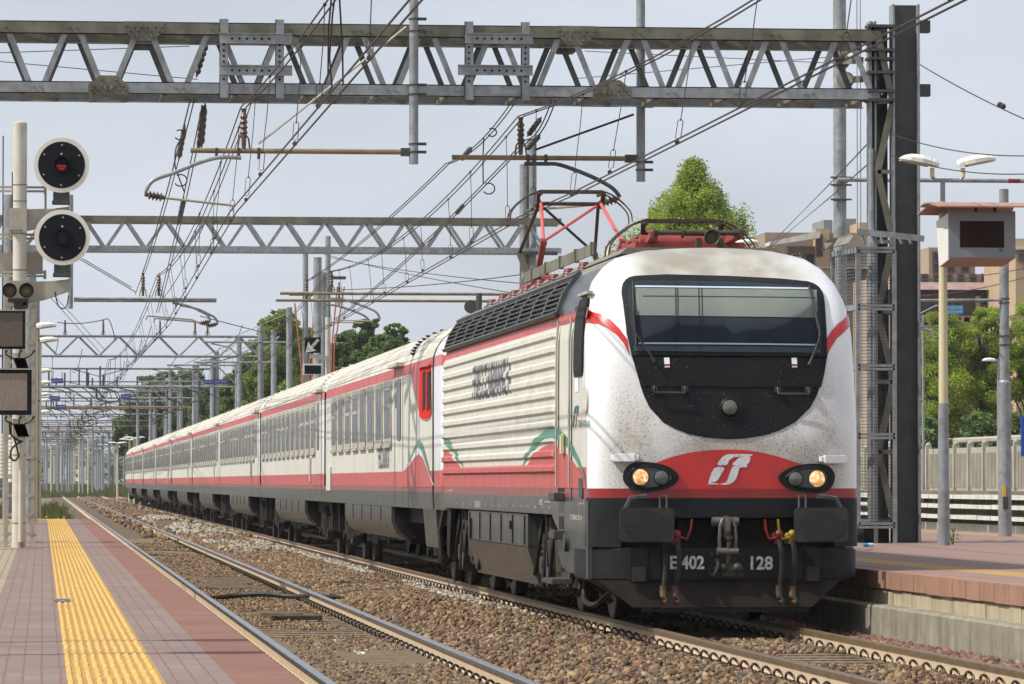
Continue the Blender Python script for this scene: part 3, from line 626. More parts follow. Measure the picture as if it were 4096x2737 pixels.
headlight((2450,1750,4.48), [(195,720),(215,600),(290,500),(400,450),(550,438),(720,450),(900,490),(1050,550),(1150,630),(1190,710),(1160,790),(1070,870),(930,930),(760,965),(580,980),(420,960),(300,900),(220,810)], (507,712), (868,720), .083, .076)
headlight((3050,1750,4.48), [(280,720),(310,660),(400,590),(550,520),(750,480),(950,468),(1100,490),(1200,550),(1260,640),(1268,730),(1240,840),(1180,930),(1080,985),(930,998),(750,980),(560,950),(430,900),(330,820)], (950,740), (575,745), .085, .078)
for x0, x1, yy in ((512,650,1455),(1878,2012,1465)):
    a = NP(2150+x0/1.6507, 950+yy/1.6507); e = NP(2150+x1/1.6507, 950+yy/1.6507)
    b = MB(); b.bar(nose(*a, .05), nose(*e, .05), .05, .085, up=(0,0,1)); b.bar(nose(a[0],a[1],.0), nose(a[0],a[1],.06), .07, .06); b.bar(nose(e[0],e[1],.0), nose(e[0],e[1],.06), .07, .06); b.build('lamp_bracket', 'white', loco, bevel=.008)
# ---- buffer beam and everything on it
b = MB(); b.box(XC-1.25, XC+1.25, YB+.62, YB+.66, .8, 1.2); b.build('recess_wall', 'underd', loco)
b = MB()
for z in (.93, .99, 1.075): b.box(XC-.42, XC+.42, YB+.57, YB+.62, z, z+.02)
for x in (-.5, .45): b.box(XC+x, XC+x+.05, YB+.57, YB+.62, .88, 1.1)
b.build('draw_gear_plate', 'underd', loco)
plan = [(-1.42,1.9),(-1.42,.98),(-1.39,.80),(-1.31,.62),(-1.17,.47),(-1.0,.40),(-.8,.37),(.8,.37),(1.0,.40),(1.17,.47),(1.31,.62),(1.39,.80),(1.42,.98),(1.42,1.9)]
b = MB(); b.prism([(XC+x, YB+y, .485) for x, y in plan], (0,0,.335)); b.build('buffer_beam', 'dgreyf', loco, bevel=.02)
def front(u, v, y): return PY(u, v, YB+y)
for u0, u1 in ((2519,2592),(3215,3286)):
    a = front(u0, 2190, .36); e = front(u1, 2325, .36); b = MB(); b.box(a.x, e.x, YB+.362, YB+.39, .475, .825); r_ = b.build('jack_recess', 'dark', loco)
    b = MB(); b.box(a.x+.02, e.x-.02, YB+.345, YB+.38, .475, .63); b.build('foot_plate', 'under', loco, bevel=.01)
for s in (-1, 1):
    bx = XC+s*.8966
    bf = MB(); bf.prism([(x, YB, z) for x, z in rrect(bx-.28, bx+.28, 1.059-.175, 1.059+.175, .05)], (0,.045,0)); bu = bf.build('buffer', 'bufed', loco, bevel=.008)
    g = [(bx+.24*math.cos(t/30*6.2832)*(1+.08*math.sin(t*1.7)), 1.05+.155*math.sin(t/30*6.2832)*(1+.06*math.cos(t*2.3))) for t in range(30)]
    gp = decal('grease_patch', g, lambda a, q, o: Vector((a, YB-o, q)), 'grease', bu, off=.006, step=.06, thick=.006)
    b = MB(); b.cyl((bx, YB+.045, 1.059), (bx, YB+.62, 1.059), .10, 18); b.cyl((bx, YB+.25, 1.059), (bx, YB+.62, 1.059), .135, 18); b.build('buffer_shank', 'underd', bu)
    b = MB(); u = bx+s*.06; b.tube([(u+s*.16, YB+.1, 1.2), (u+s*.10, YB+.09, 1.33), (u-s*.07, YB+.09, 1.35)], .028, 5); b.bar((u+s*.04,YB+.09,1.345),(u-s*.08,YB+.09,1.345),.09,.03); b.build('shunter_step', 'galvd', bu)
    b = MB(); u = bx-s*.18; b.tube([(u-.035,YB+.12,1.22),(u-.035,YB+.12,1.36),(u+.035,YB+.12,1.36),(u+.035,YB+.12,1.22)], .011, 6); b.build('grab_loop', 'chrome', bu)
    b = MB(); b.box(bx-s*.28-.04, bx-s*.28+.06, YB+.3, YB+.4, .86, .92); b.build('beam_bracket', 'bufed', bu)
# draw hook and screw coupling
hk = front(2907, 2085, .2); hx = hk.x
b = MB(); b.prism([(hx-.028, YB+.45, z0) for z0 in ()] or [(hx-.03,YB+.5,1.12),(hx-.03,YB+.22,1.15),(hx-.03,YB+.12,1.11),(hx-.03,YB+.10,1.0),(hx-.03,YB+.15,.92),(hx-.03,YB+.24,.93),(hx-.03,YB+.2,1.0),(hx-.03,YB+.28,1.05),(hx-.03,YB+.5,1.02)], (.06,0,0))
b.cyl((hx-.14,YB+.3,1.09),(hx+.14,YB+.3,1.09),.05,12); cp = b.build('coupling', 'chrome', loco, bevel=.008)
b = MB()
for s in (-1, 1): b.tube([(hx+s*.045,YB+.16,1.12),(hx+s*.075,YB+.14,1.05),(hx+s*.085,YB+.14,.9),(hx+s*.075,YB+.15,.78)], .02, 8)
b.cyl((hx-.11,YB+.15,.79),(hx+.11,YB+.15,.79),.04,12); b.build('shackle', 'chrome', cp)
b = MB(); b.cyl((hx+.02,YB+.15,.90),(hx+.0,YB+.15,.62),.03,12); b.cyl((hx+.02,YB+.15,.91),(hx+.02,YB+.15,.95),.045,12); b.cyl((hx-.13,YB+.15,.60),(hx+.15,YB+.15,.60),.035,10)
b.tube([(hx-.12,YB+.13,.71),(hx-.1,YB+.1,.66),(hx-.13,YB+.08,.58),(hx-.15,YB+.1,.54)], .02, 7); b.ball((hx-.05,YB+.13,.62),.05); b.ball((hx+.1,YB+.13,.62),.055); b.box(hx-.06,hx+.08,YB+.12,YB+.18,.54,.66); b.build('screw', 'bufed', cp)
b = MB(); a = front(2826,2200,.36); e = front(2985,2308,.36); b.box(a.x, e.x, YB+.355, YB+.372, .505, .80); pl = b.build('draw_plate', 'dgreyf', loco)
for dx in (.055, e.x-a.x-.055):
    for z in (.55, .76): q = MB(); q._lathe([(.022,0),(.022,.012),(.014,.012),(.014,.004)], (a.x+dx, YB+.355, z), Vector((0,-1,0)), 12, 0); q.build('plate_bolt', 'bufed', pl)
for s, u0, u1, v in (('E 402', 2400+597/2.1336, 2400+890/2.1336, 1950+700/2.1336), ('128', 2400+1285/2.1336, 2400+1475/2.1336, 1950+704/2.1336)):
    a = front(u0, v, .365); e = front(u1, v-118/2.1336, .365)
    text_mesh('running_number', s, e.x-a.x, e.z-a.z, lambda q, r, o, a=a: Vector((a.x+q, YB+.365-o, a.z+r)), 'textw', loco, off=.004, bold=.03)
def hose(pts, cock, lever, end):
    """brake hose hanging from its angle cock: points in photo-fitted metres on the buffer beam"""
    q = [front(2400+x/2.1336, 1950+y/2.1336, d) for x, y, d in pts]
    b = MB(); b.tube(smooth_poly([tuple(p) for p in q], 4, False), .027, 8); h = b.build('brake_hose', 'hose', loco)
    if cock:
        p = q[0]; b = MB(); b.cyl(p+Vector((0,.25,.03)), p+Vector((0,-.02,.03)), .035, 10); b.cyl(p+Vector((0,0,-.05)), p+Vector((0,0,.07)), .038, 10); b.ball(p+Vector((0,-.02,.05)), .045)
        s = lever; b.tube([p+Vector((0,-.03,.03)), p+Vector((s*.10,-.03,.0)), p+Vector((s*.14,-.04,.1)), p+Vector((s*.15,-.05,.2))], [.016,.016,.014,.012], 6); b.build('angle_cock', cock, h)
    p = q[-1]; b = MB(); b.cyl(p+Vector((0,0,.06)), p, .036, 10); b.tube([p, p+Vector((.0,-.02,-.05)), p+Vector((.03,-.03,-.09)), p+Vector((.0,-.05,-.12))], [.04,.035,.025,.03], 8); b.build('hose_coupling', end, h)
hose([(655,440,.1),(672,520,.05),(680,640,.06),(665,780,.1),(645,890,.12)], 'cockred', 1, 'cockdred')
hose([(560,460,.2),(562,560,.22),(560,700,.22),(548,820,.2),(540,890,.2)], None, 1, 'cockdull')
hose([(1525,440,.1),(1545,520,.05),(1556,640,.06),(1545,780,.1),(1530,890,.12)], 'cockred', -1, 'under')
hose([(1637,440,.1),(1655,520,.05),(1660,640,.06),(1652,780,.1),(1640,890,.12)], 'cockyel', -1, 'cockdull')
# snow plough
def zf(v): return front(2900, v, .4).z
xa, xb, xe, xd = front(2395,2325,.4).x, front(3365,2325,.4).x, front(3245,2440,.4).x, front(2528,2440,.4).x
b = MB(); zt, zb = .49, .215
b.prism([(xa,YB+.42,zt),(xb,YB+.42,zt),(xe,YB+.36,zb),(xd,YB+.36,zb)], (0,.04,0)); pw_ = b.build('snow_plough', 'plow', loco)
for s, x0, x1 in ((-1, xa, xd), (1, xb, xe)):
    b = MB(); b.add([(x0,YB+.42,zt),(x1,YB+.36,zb),(x1+s*.02,YB+1.0,zb+.06),(x0+s*.05,YB+1.2,zt)], [(0,1,2,3)]); b.build('plough_wing', 'plow', pw_)
b = MB(); b.box(front(2570,2450,.36).x, front(3236,2450,.36).x, YB+.37, YB+.39, .165, .21); b.build('plough_edge', 'rubber', pw_)
# ---- running gear
def wheelset(par, y, r=.53, bx=1.09):
    w = MB()
    for s in (-1, 1):
        x = XC+s*.70; w._lathe([(.10,-.02),(.14,.0),(.16,.05),(r*.72,.045),(r*.80,.02),(r*.84,.01)], (x+s*.0,y,r), Vector((s,0,0)), 32, 0)
    w.cyl((XC-.7,y,r),(XC+.7,y,r),.09,16); o = w.build('wheelset', 'wheel', par)
    for s in (-1, 1):
        t = MB(); x = XC+s*.70; t._lathe([(r*.83,-.02),(r+.0,-.015),(r,.10),(r*.96,.115),(r*.83,.11)], (x,y,r), Vector((s,0,0)), 36, 0)
        t._lathe([(r*.8,-.05),(r+.03,-.045),(r+.03,-.02),(r*.8,-.015)], (x,y,r), Vector((s,0,0)), 36, 0); t.build('tyre', 'wheel', o)
    return o
def coil(c, r, h, turns, wr=.018):
    return [(c[0]+r*math.cos(a), c[1]+r*math.sin(a), c[2]+h*a/(turns*2*math.pi)) for a in np.linspace(0, turns*2*math.pi, turns*10)]
def loco_bogie(ys):
    yc = sum(ys)/2; g = MB()
    for s in (-1, 1):
        x = XC+s*1.12
        g.prism([(x-.06,ys[0]-1.15,.62),(x-.06,ys[0]-.6,.80),(x-.06,ys[0]+.5,.80),(x-.06,yc-.5,.55),(x-.06,yc+.5,.55),(x-.06,ys[1]-.5,.80),(x-.06,ys[1]+.6,.80),(x-.06,ys[1]+1.15,.62),(x-.06,ys[1]+1.15,.5),(x-.06,ys[1]+.5,.62),(x-.06,yc+.45,.38),(x-.06,yc-.45,.38),(x-.06,ys[0]-.5,.62),(x-.06,ys[0]-1.15,.5)], (.12,0,0))
        for y in ys:
            g.box(x-.10,x+.10,y-.16,y+.16,.38,.70); g.cyl((x+s*.1,y,.53),(x+s*.16,y,.53),.11,14); g.box(x-.08,x+.08,y-.32,y+.32,.34,.40)
        for d in (-.35, .35): g.tube([(x+s*.1,yc+d,.5),(x+s*.12,yc+d*1.1,1.1)], .055, 10); g.tube([(x+s*.1,yc+d,.5),(x+s*.12,yc+d*1.05,.85)], .075, 10)
    g.box(XC-1.0,XC+1.0,yc-.3,yc+.3,.45,.7); bg_ = g.build('bogie', 'under', loco)
    for y in ys: wheelset(bg_, y)
    c = MB()
    for s in (-1, 1):
        for y in ys:
            for d in (-.42, .42): c.tube(coil((XC+s*1.14,y+d,.42), .085, .36, 5), .022, 5)
    c.build('suspension_spring', 'under', bg_)
    x = XC-1.24
    for y0, y1, z0, z1, dr in ((ys[0]-.7,ys[0]+.4,.95,.6,.45),(yc+.1,yc+.8,1.05,.55,.42),(ys[1]+.1,ys[1]+.9,1.05,.7,.5),(ys[1]-.7,ys[1]-.2,1.05,.5,.35)):
        h = MB(); h.tube(smooth_poly([(x,y0,z0),(x-.04,y0+.02,z0-dr*.6),(x-.05,(y0+y1)/2,min(z0,z1)-dr*.55),(x-.02,y1,z1)], 6, False), .026, 7); h.build('cable', 'hose', bg_)
    k = MB(); r2 = random.Random(int(yc))
    k.box(XC-1.12,XC-1.05,ys[0]-1.2,ys[1]+1.2,.66,.72)
    for i in range(34):
        y = ys[0]-1.2+(ys[1]-ys[0]+2.3)*(i+.5*r2.random())/34; z = r2.uniform(.45, .7); w = r2.uniform(.05,.10)
        k.box(XC-1.2-r2.random()*.05, XC-1.05, y, y+w, z, .72+r2.uniform(.0,.3))
    for y in (ys[0]-.55, ys[1]+.55, yc-.75, yc+.75): q = MB(); q.bar((XC-1.22,y,1.12),(XC-1.22,y+.02,.55),.13,.1); q.bar((XC-1.2,y,.57),(XC-1.15,y+.25,.3),.08,.08); q.build('brake_hanger','under',bg_)
    for y in ys: k.box(XC-.86,XC-.66,y-.78,y-.66,.25,.7); k.bar((XC-1.1,y-.7,.42),(XC-.9,y-.7,.2),.06)
    k.build('brake_rigging', 'under', bg_)
loco_bogie((48.84, 51.71)); loco_bogie((59.2, 62.17-.2))
q = cS(*c4, [(430,500),(1000,552),(1050,1062),(470,962)])
y0b, y1b = SP(2101, 2200)[0], SP(1864, 2100)[0]
b = MB(); b.prism([(XC-1.38,y0b-.0,1.12),(XC-1.38,y1b,1.12),(XC-1.38,y1b,.74),(XC-1.38,y0b,.74)], (2.76,0,0)); eb = b.build('equipment_case', 'dgrey', loco, bevel=.01)
b = MB(); b.prism([(XC-1.383,y0b,.735),(XC-1.25,y0b,.30),(XC+1.25,y0b,.30),(XC+1.383,y0b,.735)], (0,y1b-y0b,0)); b.build('case_base', 'dgrey', eb)
b = MB()
for y in np.linspace(y0b+.3, y1b-.3, 6): b.box(XC-1.395, XC-1.38, y-.01, y+.01, .76, 1.1)
b.box(XC-1.41,XC-1.38,y1b-.5,y1b-.46,.75,1.02); b.box(XC-1.405,XC-1.38,y0b+1.8,y0b+1.88,.93,1.03); b.build('case_fitting', 'dark', eb)
b = MB(); b.box(XC-1.2,XC+1.2,46.6,62.6,.9,1.14); b.build('underframe', 'underd', loco)
b = MB(); b.prism([(XC-1.36,62.2,1.12),(XC-1.36,62.85,1.12),(XC-1.36,62.85,.5),(XC-1.36,62.55,.42)],(.05,0,0)); b.tube([(XC-1.40,62.86,1.1),(XC-1.46,62.86,.8),(XC-1.44,62.8,.45)],.04,6); b.build('rear_skirt','underd',loco)
# pipe loop ahead of the leading axle
b = MB(); b.tube(smooth_poly([(XC-1.2,47.9,.5),(XC-1.25,47.7,.25),(XC-1.2,47.2,.2),(XC-1.1,46.8,.33),(XC-.95,46.6,.42)],6,False),.03,8); b.build('sand_pipe','hose',loco)
# ---- roof equipment
b = MB(); b.prism([(XC-.88,47.6,3.93),(XC+.88,47.6,3.93),(XC+.8,47.6,4.0),(XC-.8,47.6,4.0)],(0,15.0,0)); b.build('roof_hatch','rooft',loco)
def insulator(par, c, h=.22, r=.11, m='insred', axis=(0,0,1), nsh=3):
    b = MB(); pr = [(.045,0)]
    for i in range(nsh): z = h*(.15+.7*i/nsh); pr += [(.05,z),(r*(1-.12*i),z+.012),(r*(1-.12*i)*.95,z+.022),(.05,z+.05)]
    pr += [(.04,h)]; b._lathe(pr, Vector(c), Vector(axis).normalized(), 16, 0); return b.build('insulator', m, par)
def pantograph(yc, up, zb, zh):
    p = thing('x','x','x',(0,0,0)); bpy.data.objects.remove(p)
    g = MB()
    for s in (-1, 1): g.bar((XC+s*.55,yc-.75,zb),(XC+s*.55,yc+.75,zb),.09,.09); g.bar((XC-.6,yc+s*.7,zb),(XC+.6,yc+s*.7,zb),.09,.09)
    g.cyl((XC-.5,yc-.3,zb+.06),(XC+.5,yc-.3,zb+.06),.085,12); g.cyl((XC-.5,yc+.3,zb+.06),(XC+.5,yc+.3,zb+.06),.07,12); g.box(XC-.2,XC+.2,yc-.25,yc+.25,zb,zb+.14)
    p = g.build('pantograph', 'panred', loco, bevel=.008)
    for sx in (-1, 1):
        for sy in (-1, 1): insulator(p, (XC+sx*.58, yc+sy*.62, 3.93), zb-3.93, .16)
    if up:
        zk = 4.62; Lo, Up, Dk = MB(), MB(), MB()
        for sx in (-1, 1):
            kf, kr = (XC+sx*.52, yc-1.5, zk), (XC+sx*.52, yc+1.5, zk)
            Lo.bar((XC+sx*.48, yc-.25, zb+.06), kf, .075, .06); Dk.bar((XC+sx*.48, yc+.25, zb+.06), kr, .07, .055)
            Up.tube([kf, (XC+sx*.40, yc-.12, zh-.16)], .024, 8); Dk.tube([kr, (XC+sx*.40, yc+.12, zh-.16)], .024, 8)
        Up.tube([(XC-.50,yc-1.45,zk+.02),(XC+.34,yc-.15,zh-.2)], .02, 8); Dk.tube([(XC+.50,yc+1.45,zk+.02),(XC-.34,yc+.15,zh-.2)], .02, 8)
        Lo.cyl((XC-.56,yc-1.5,zk),(XC-.48,yc-1.5,zk),.05,10); Lo.cyl((XC+.56,yc-1.5,zk),(XC+.48,yc-1.5,zk),.05,10)
        Lo.build('lower_arm','panred',p); Up.build('upper_arm','panpink',p); Dk.build('rear_arm','panbr',p)
    else:
        Lo = MB()
        for sx in (-1, 1):
            Lo = MB(); Lo.bar((XC+sx*.40,yc-.3,zb+.03),(XC+sx*.46,yc-1.2,zb+.10),.09,.06); Lo.bar((XC+sx*.40,yc+.3,zb+.03),(XC+sx*.46,yc+1.2,zb+.10),.09,.06)
            Lo.tube([(XC+sx*.44,yc-1.2,zb+.13),(XC+sx*.38,yc,zh-.12)],.02,8); Lo.tube([(XC+sx*.44,yc+1.2,zb+.13),(XC+sx*.38,yc,zh-.12)],.02,8); Lo.build('folded_arm','panred',p)
        R_ = MB(); R_.cyl((XC-.46,yc-1.2,zb+.12),(XC-.15,yc-1.2,zb+.12),.028,10); R_.cyl((XC-.15,yc-1.2,zb+.12),(XC+.2,yc-1.2,zb+.12),.035,12); R_.cyl((XC+.2,yc-1.2,zb+.12),(XC+.46,yc-1.2,zb+.12),.028,10)
        for x in (-.15,.2,.46,-.46): R_.cyl((XC+x-.012,yc-1.2,zb+.12),(XC+x+.012,yc-1.2,zb+.12),.06,14)
        R_.build('cross_shaft','panbr',p)
    H = MB()
    for d in (-.17, .17):
        H.bar((XC-.42,yc+d,zh),(XC+.42,yc+d,zh),.045,.028); H.bar((XC-.42,yc+d*.4,zh-.012),(XC+.42,yc+d*.4,zh-.012),.03,.02)
        for s in (-1, 1): H.tube(smooth_poly([(XC+s*.42,yc+d,zh),(XC+s*.55,yc+d,zh-.05),(XC+s*.70,yc+d,zh-.16),(XC+s*.80,yc+d,zh-.28),(XC+s*.82,yc+d,zh-.40)],4,False),[.013]*9+[.010]*8,6)
    for s in (-1, 1): H.bar((XC+s*.40,yc-.2,zh-.03),(XC+s*.40,yc+.2,zh-.03),.03,.05); H.bar((XC+s*.44,yc-.18,zh-.02),(XC+s*.42,yc,zh-.2),.05,.05); H.ball((XC+s*.42,yc,zh-.17),.06)
    H.cyl((XC-.42,yc,zh-.16),(XC+.42,yc,zh-.16),.028,8); H.build('collector_head','panbr',p)
YH = PX(2279, 768, XC).y
pantograph(YH, True, 4.10, PX(2279, 768, XC).z); pantograph(PX(2722, 885, XC).y, False, 4.06, PX(2722, 885, XC).z)
b = MB(); p = PX(2000+1790/2.1336, 700+540/2.1336, XC+.12); b._lathe([(.03,-.1),(.045,0),(.06,.1),(.088,.16),(.083,.165),(.05,.12)], p, Vector((0,-1,0)), 18, 0); b.box(p.x-.15,p.x-.09,p.y-.05,p.y+.05,3.9,p.z); b.box(p.x+.09,p.x+.15,p.y-.05,p.y+.05,3.9,p.z); b.build('horn','panbr',loco)
b = MB(); p = PX(2437, 1010, XC-.75); b.tube([(p.x,p.y,3.86),(p.x,p.y,4.02),(p.x,p.y,4.10)],[.06,.035,.015],10); b.build('antenna','lampcream',loco)
# bus bar on insulators along the left roof edge
pA, pB = PX(2000+800/2.1336, 700+630/2.1336, XC-.8), PX(2000+280/2.1336, 700+830/2.1336, XC-.8)
b = MB(); b.bar((XC-.8,pA.y,pA.z),(XC-.8,pB.y+1,pA.z),.02,.13); 
for y in np.linspace(pA.y+.1,pB.y,5): b.box(XC-.83,XC-.77,y-.03,y+.03,pA.z-.08,pA.z+.08)
bb = b.build('bus_bar','galvw',loco)
for y in np.linspace(pA.y+.4, 61.5, 8): insulator(bb, (XC-.86, y, 3.88), .12, .085, nsh=3)
b = MB(); b.tube([(XC-.95,50,3.86),(XC-.95,62.5,3.86)],.02,6); b.build('roof_cable','hose',loco)
b = MB(); p = PX(1600+990/3.135, 900+900/3.135, XC-.55); b.cyl((p.x,p.y,3.9),(p.x,p.y,p.z+.05),.045,10); b.cyl((p.x-.12,p.y,p.z-.15),(p.x-.12,p.y+.05,p.z-.15),.10,12); b.build('roof_insulator','galvd',loco)
# ================================================================== COACHES
CW = [(1.10,1.40),(1.349,1.41),(1.433,1.41),(1.658,1.41),(3.143,1.41),(3.303,1.40),(3.42,1.36),(3.54,1.28),(3.66,1.15),(3.77,.98),(3.86,.76),(3.93,.5),(3.97,.25),(3.98,0)]
def chw(z): return float(np.interp(z, [p[0] for p in CW], [p[1] for p in CW]))
def coach_shell(root, y0, y1, mats, chamfer=True, name='body'):
    X, Y = root.location.x, root.location.y
    prof = [(-w, z) for z, w in CW]+[(w, z) for z, w in reversed(CW[:-1])]; n = len(prof)
    st = [(y0, .90 if chamfer else 1), (y0+.05, .955 if chamfer else 1), (y0+.16, .99 if chamfer else 1), (y0+.3, 1), (y1-.3, 1), (y1-.1, .97), (y1, .92)]
    b = MB(); R_ = []
    for y, k in st: R_.append([Vector((X+x*(1-(1-k)*.6), Y+y, 1.1+(z-1.1)*(1-(1-k)*.25))) for x, z in prof])
    zm = lambda z: 0 if z < 1.349 else 1 if z < 1.433 else 2 if z < 1.658 else 3 if z < 3.143 else 2 if z < 3.303 else 4 if z < 3.86 else 5
    for j in range(len(st)-1):
        for i in range(n-1):
            b.add([R_[j][i], R_[j][i+1], R_[j+1][i+1], R_[j+1][i]], [(0,1,2,3)], zm((prof[i][1]+prof[i+1][1])/2))
        b.add([R_[j][0], R_[j][-1], R_[j+1][-1], R_[j+1][0]], [(0,1,2,3)], 0)
    b.add(R_[0], [tuple(range(n))], 0); b.add(R_[-1], [tuple(range(n))], 0)
    return b.build(name, mats, root, smooth=28)
def roof_ribs(root, y0, y1, skip=()):
    X, Y = root.location.x, root.location.y; b = MB()
    for z in (3.36, 3.47, 3.58, 3.68, 3.77, 3.845, 3.905):
        for s in (-1, 1): b.tube([(X+s*chw(z), Y+y0, z), (X+s*chw(z), Y+y1, z)], .010, 5)
    b.build('roof_ribs', 'roofc', root)
def coach_window(root, ya, yb, split):
    X, Y = root.location.x, root.location.y; f = lambda a, q, o: Vector((X-1.41-o, Y+a, q))
    w = decal('window', rrect(ya, yb, 2.04, 3.125, .09, 3), f, 'alu', root, off=.022, step=0, thick=.022)
    decal('pane', rrect(ya+.11, yb-.11, 2.20, 3.04, .05, 3), f, 'glassd', w, off=.025, step=0)
    b = MB(); b.box(X-1.46, X-1.43, Y+ya+.02, Y+yb-.02, 2.05, 2.10)
    if split: b.box(X-1.445, X-1.43, Y+ya+.08, Y+yb-.08, 2.70, 2.76); b.box(X-1.448, X-1.43, Y+ya+.08, Y+yb-.08, 2.98, 3.01)
    b.build('sill', 'alu', w); 
    return w
def coach_gear(root, ys, skirt, ends=True):
    X, Y = root.location.x, root.location.y
    for yc in ys:
        g = MB()
        for s in (-1, 1):
            x = X+s*1.05
            g.prism([(x-.06,Y+yc-1.7,.62),(x-.06,Y+yc-.5,.62),(x-.06,Y+yc-.35,.5),(x-.06,Y+yc+.35,.5),(x-.06,Y+yc+.5,.62),(x-.06,Y+yc+1.7,.62),(x-.06,Y+yc+1.7,.5),(x-.06,Y+yc+.5,.45),(x-.06,Y+yc+.3,.32),(x-.06,Y+yc-.3,.32),(x-.06,Y+yc-.5,.45),(x-.06,Y+yc-1.7,.5)], (.12,0,0))
            for d in (-1.28, 1.28):
                g.box(x-.1,x+.1,Y+yc+d-.15,Y+yc+d+.15,.34,.66); g.cyl((x+s*.1,Y+yc+d,.46),(x+s*.15,Y+yc+d,.46),.1,10)
                g.cyl((x,Y+yc+d*.72,.5),(x,Y+yc+d*.72,.8),.1,10); g.cyl((x,Y+yc+d*1.28,.5),(x,Y+yc+d*1.28,.85),.1,10)
            g.cyl((x+s*.05,Y+yc-.15,.4),(x+s*.05,Y+yc-.15,1.0),.13,12); g.cyl((x+s*.05,Y+yc+.3,.4),(x+s*.05,Y+yc+.3,1.0),.06,8); g.cyl((x-.05,Y+yc-.9,.36),(x-.05,Y+yc-.2,.36),.08,10)
        g.box(X-.95,X+.95,Y+yc-.25,Y+yc+.25,.4,.8); bo = g.build('bogie', 'underd', root)
        for d in (-1.28, 1.28):
            w = MB()
            for s in (-1, 1): w._lathe([(.1,0),(.38,.03),(.46,.02),(.46,.12),(.4,.125),(.3,.06),(.12,.08)], (X+s*.69,Y+yc+d,.46), Vector((s,0,0)), 24, 0); w._lathe([(.3,-.03),(.49,-.03),(.49,.0),(.3,.0)], (X+s*.69,Y+yc+d,.46), Vector((s,0,0)), 24, 0)
            w.cyl((X-.7,Y+yc+d,.46),(X+.7,Y+yc+d,.46),.08,10); w.build('wheelset', 'wheel', bo)
    ya, yb = skirt; sk = MB()
    for s in (-1, 1): sk.prism([(X+s*1.385,Y+ya,1.10),(X+s*1.385,Y+ya,.85),(X+s*1.30,Y+ya,.66),(X+s*1.14,Y+ya,.56),(X+s*1.1,Y+ya,.58),(X+s*1.25,Y+ya,.7),(X+s*1.33,Y+ya,.86),(X+s*1.33,Y+ya,1.10)], (0,yb-ya,0))
    k = sk.build('side_skirt', 'coachgrey', root, smooth=40); 
    
    for y in (ya, yb-.03):
        e = MB(); e.prism([(X+a,Y+y,z) for a, z in ((-1.33,1.10),(-1.33,.86),(-1.25,.7),(-1.1,.57),(1.1,.57),(1.25,.7),(1.33,.86),(1.33,1.10))], (0,.03,0)); e.build('skirt_end','underd',k)
    d = MB(); n = 5
    for i in range(1, n): y = Y+ya+(yb-ya)*i/n; d.box(X-1.395,X-1.37,y-.02,y+.02,.84,1.09)
    d.build('skirt_joint', 'dark', k)
    u = MB(); u.box(X-1.1,X+1.1,Y+.6,Y+25.8,.85,1.12)
    r2 = random.Random(5)
    y = ya+.2
    while y < yb-1: w = r2.uniform(.5,1.6); u.box(X-1.05,X+1.05,Y+y,Y+min(y+w,yb),r2.uniform(.38,.52),.9); y += w+.25
    u.build('underframe', 'underd', root)
    for y in (1.0, 25.4): p = MB(); p.box(X-1.2,X-1.0,Y+y-.1,Y+y+.1,.5,1.1); p.build('step', 'underd', root)
CM = ['coachgrey','redd','red','cream','roofc','rooft']
def coach_end(root, y):
    X, Y = root.location.x, root.location.y; b = MB(); s = -1 if y < 5 else 1
    b.box(X-.7,X+.7,Y+min(y,y+s*.2),Y+max(y,y+s*.2),1.1,3.5); b.build('gangway_bellows','rubber',root)
    b = MB()
    for t in (-.875,.875): b.cyl((X+t,Y+y,1.06),(X+t,Y+y+s*.33,1.06),.1,12); b.box(X+t-.27,X+t+.27,Y+min(y+s*.33,y+s*.36),Y+max(y+s*.33,y+s*.36),.89,1.22)
    b.build('buffer_pair','bufed',root)
CY = [62.95, 89.6, 116.35, 142.7, 169.5, 196.8, 223.8, 252.3, 279.6]
# first coach, with the tapered white and red end
c1r = thing('passenger_coach', 'first coach behind the locomotive, with white end cowl, red window recess and tricolour wave', 'railway coach', (XC, CY[0], 0), 'coaches of the train')
coach_shell(c1r, 1.75, 26.45, CM, chamfer=False)
coach_shell(c1r, .12, 1.75, ['dgrey','reddc','redclean','white','white','white'], name='end_cowl')
roof_ribs(c1r, 3.4, 26.1)
fC = lambda a, q, o: Vector((XC-chw(q)-o, a, q)); cc2 = (980,1400,2.6078)
for (a, e), s in zip([(72.2,73.7),(74.15,75.6),(76.1,77.55),(78.0,79.45),(79.9,81.35),(81.9,83.35),(83.9,85.3),(85.85,87.2)], [1,0,0,0,1,1,0,1]): coach_window(c1r, a-CY[0], e-CY[0], s)
def SC(x, y): return SP(980+x/2.6078, 1400+y/2.6078)
decal('red_field', [SC(*q) for q in [(1640,266),(1700,252),(1735,255),(1752,305),(1775,450),(1800,560),(1820,660),(1832,705),(1850,730),(1892,745),(1930,725),(1944,690),(1950,640),(1938,112),(1820,142),(1640,192)]], fC, 'red', c1r, off=.006, step=.15)
rc = decal('window_recess', [SC(*q) for q in [(1826,182),(1840,163),(1930,150),(1943,160),(1948,660),(1938,690),(1900,715),(1850,715),(1826,690)]], fC, 'redmat', c1r, off=.012, step=.2)
for x0, x1 in ((1862,1890),(1908,1943)): decal('pane', [SC(*q) for q in [(x0,235),(x1,215),(x1,610),(x0,640)]], fC, 'dark', rc, off=.018, step=0)
decal('recess_shade_lip', [SC(*q) for q in [(1830,172),(1942,150),(1942,168),(1830,190)]], fC, 'red', rc, off=.05, step=0, thick=.05)
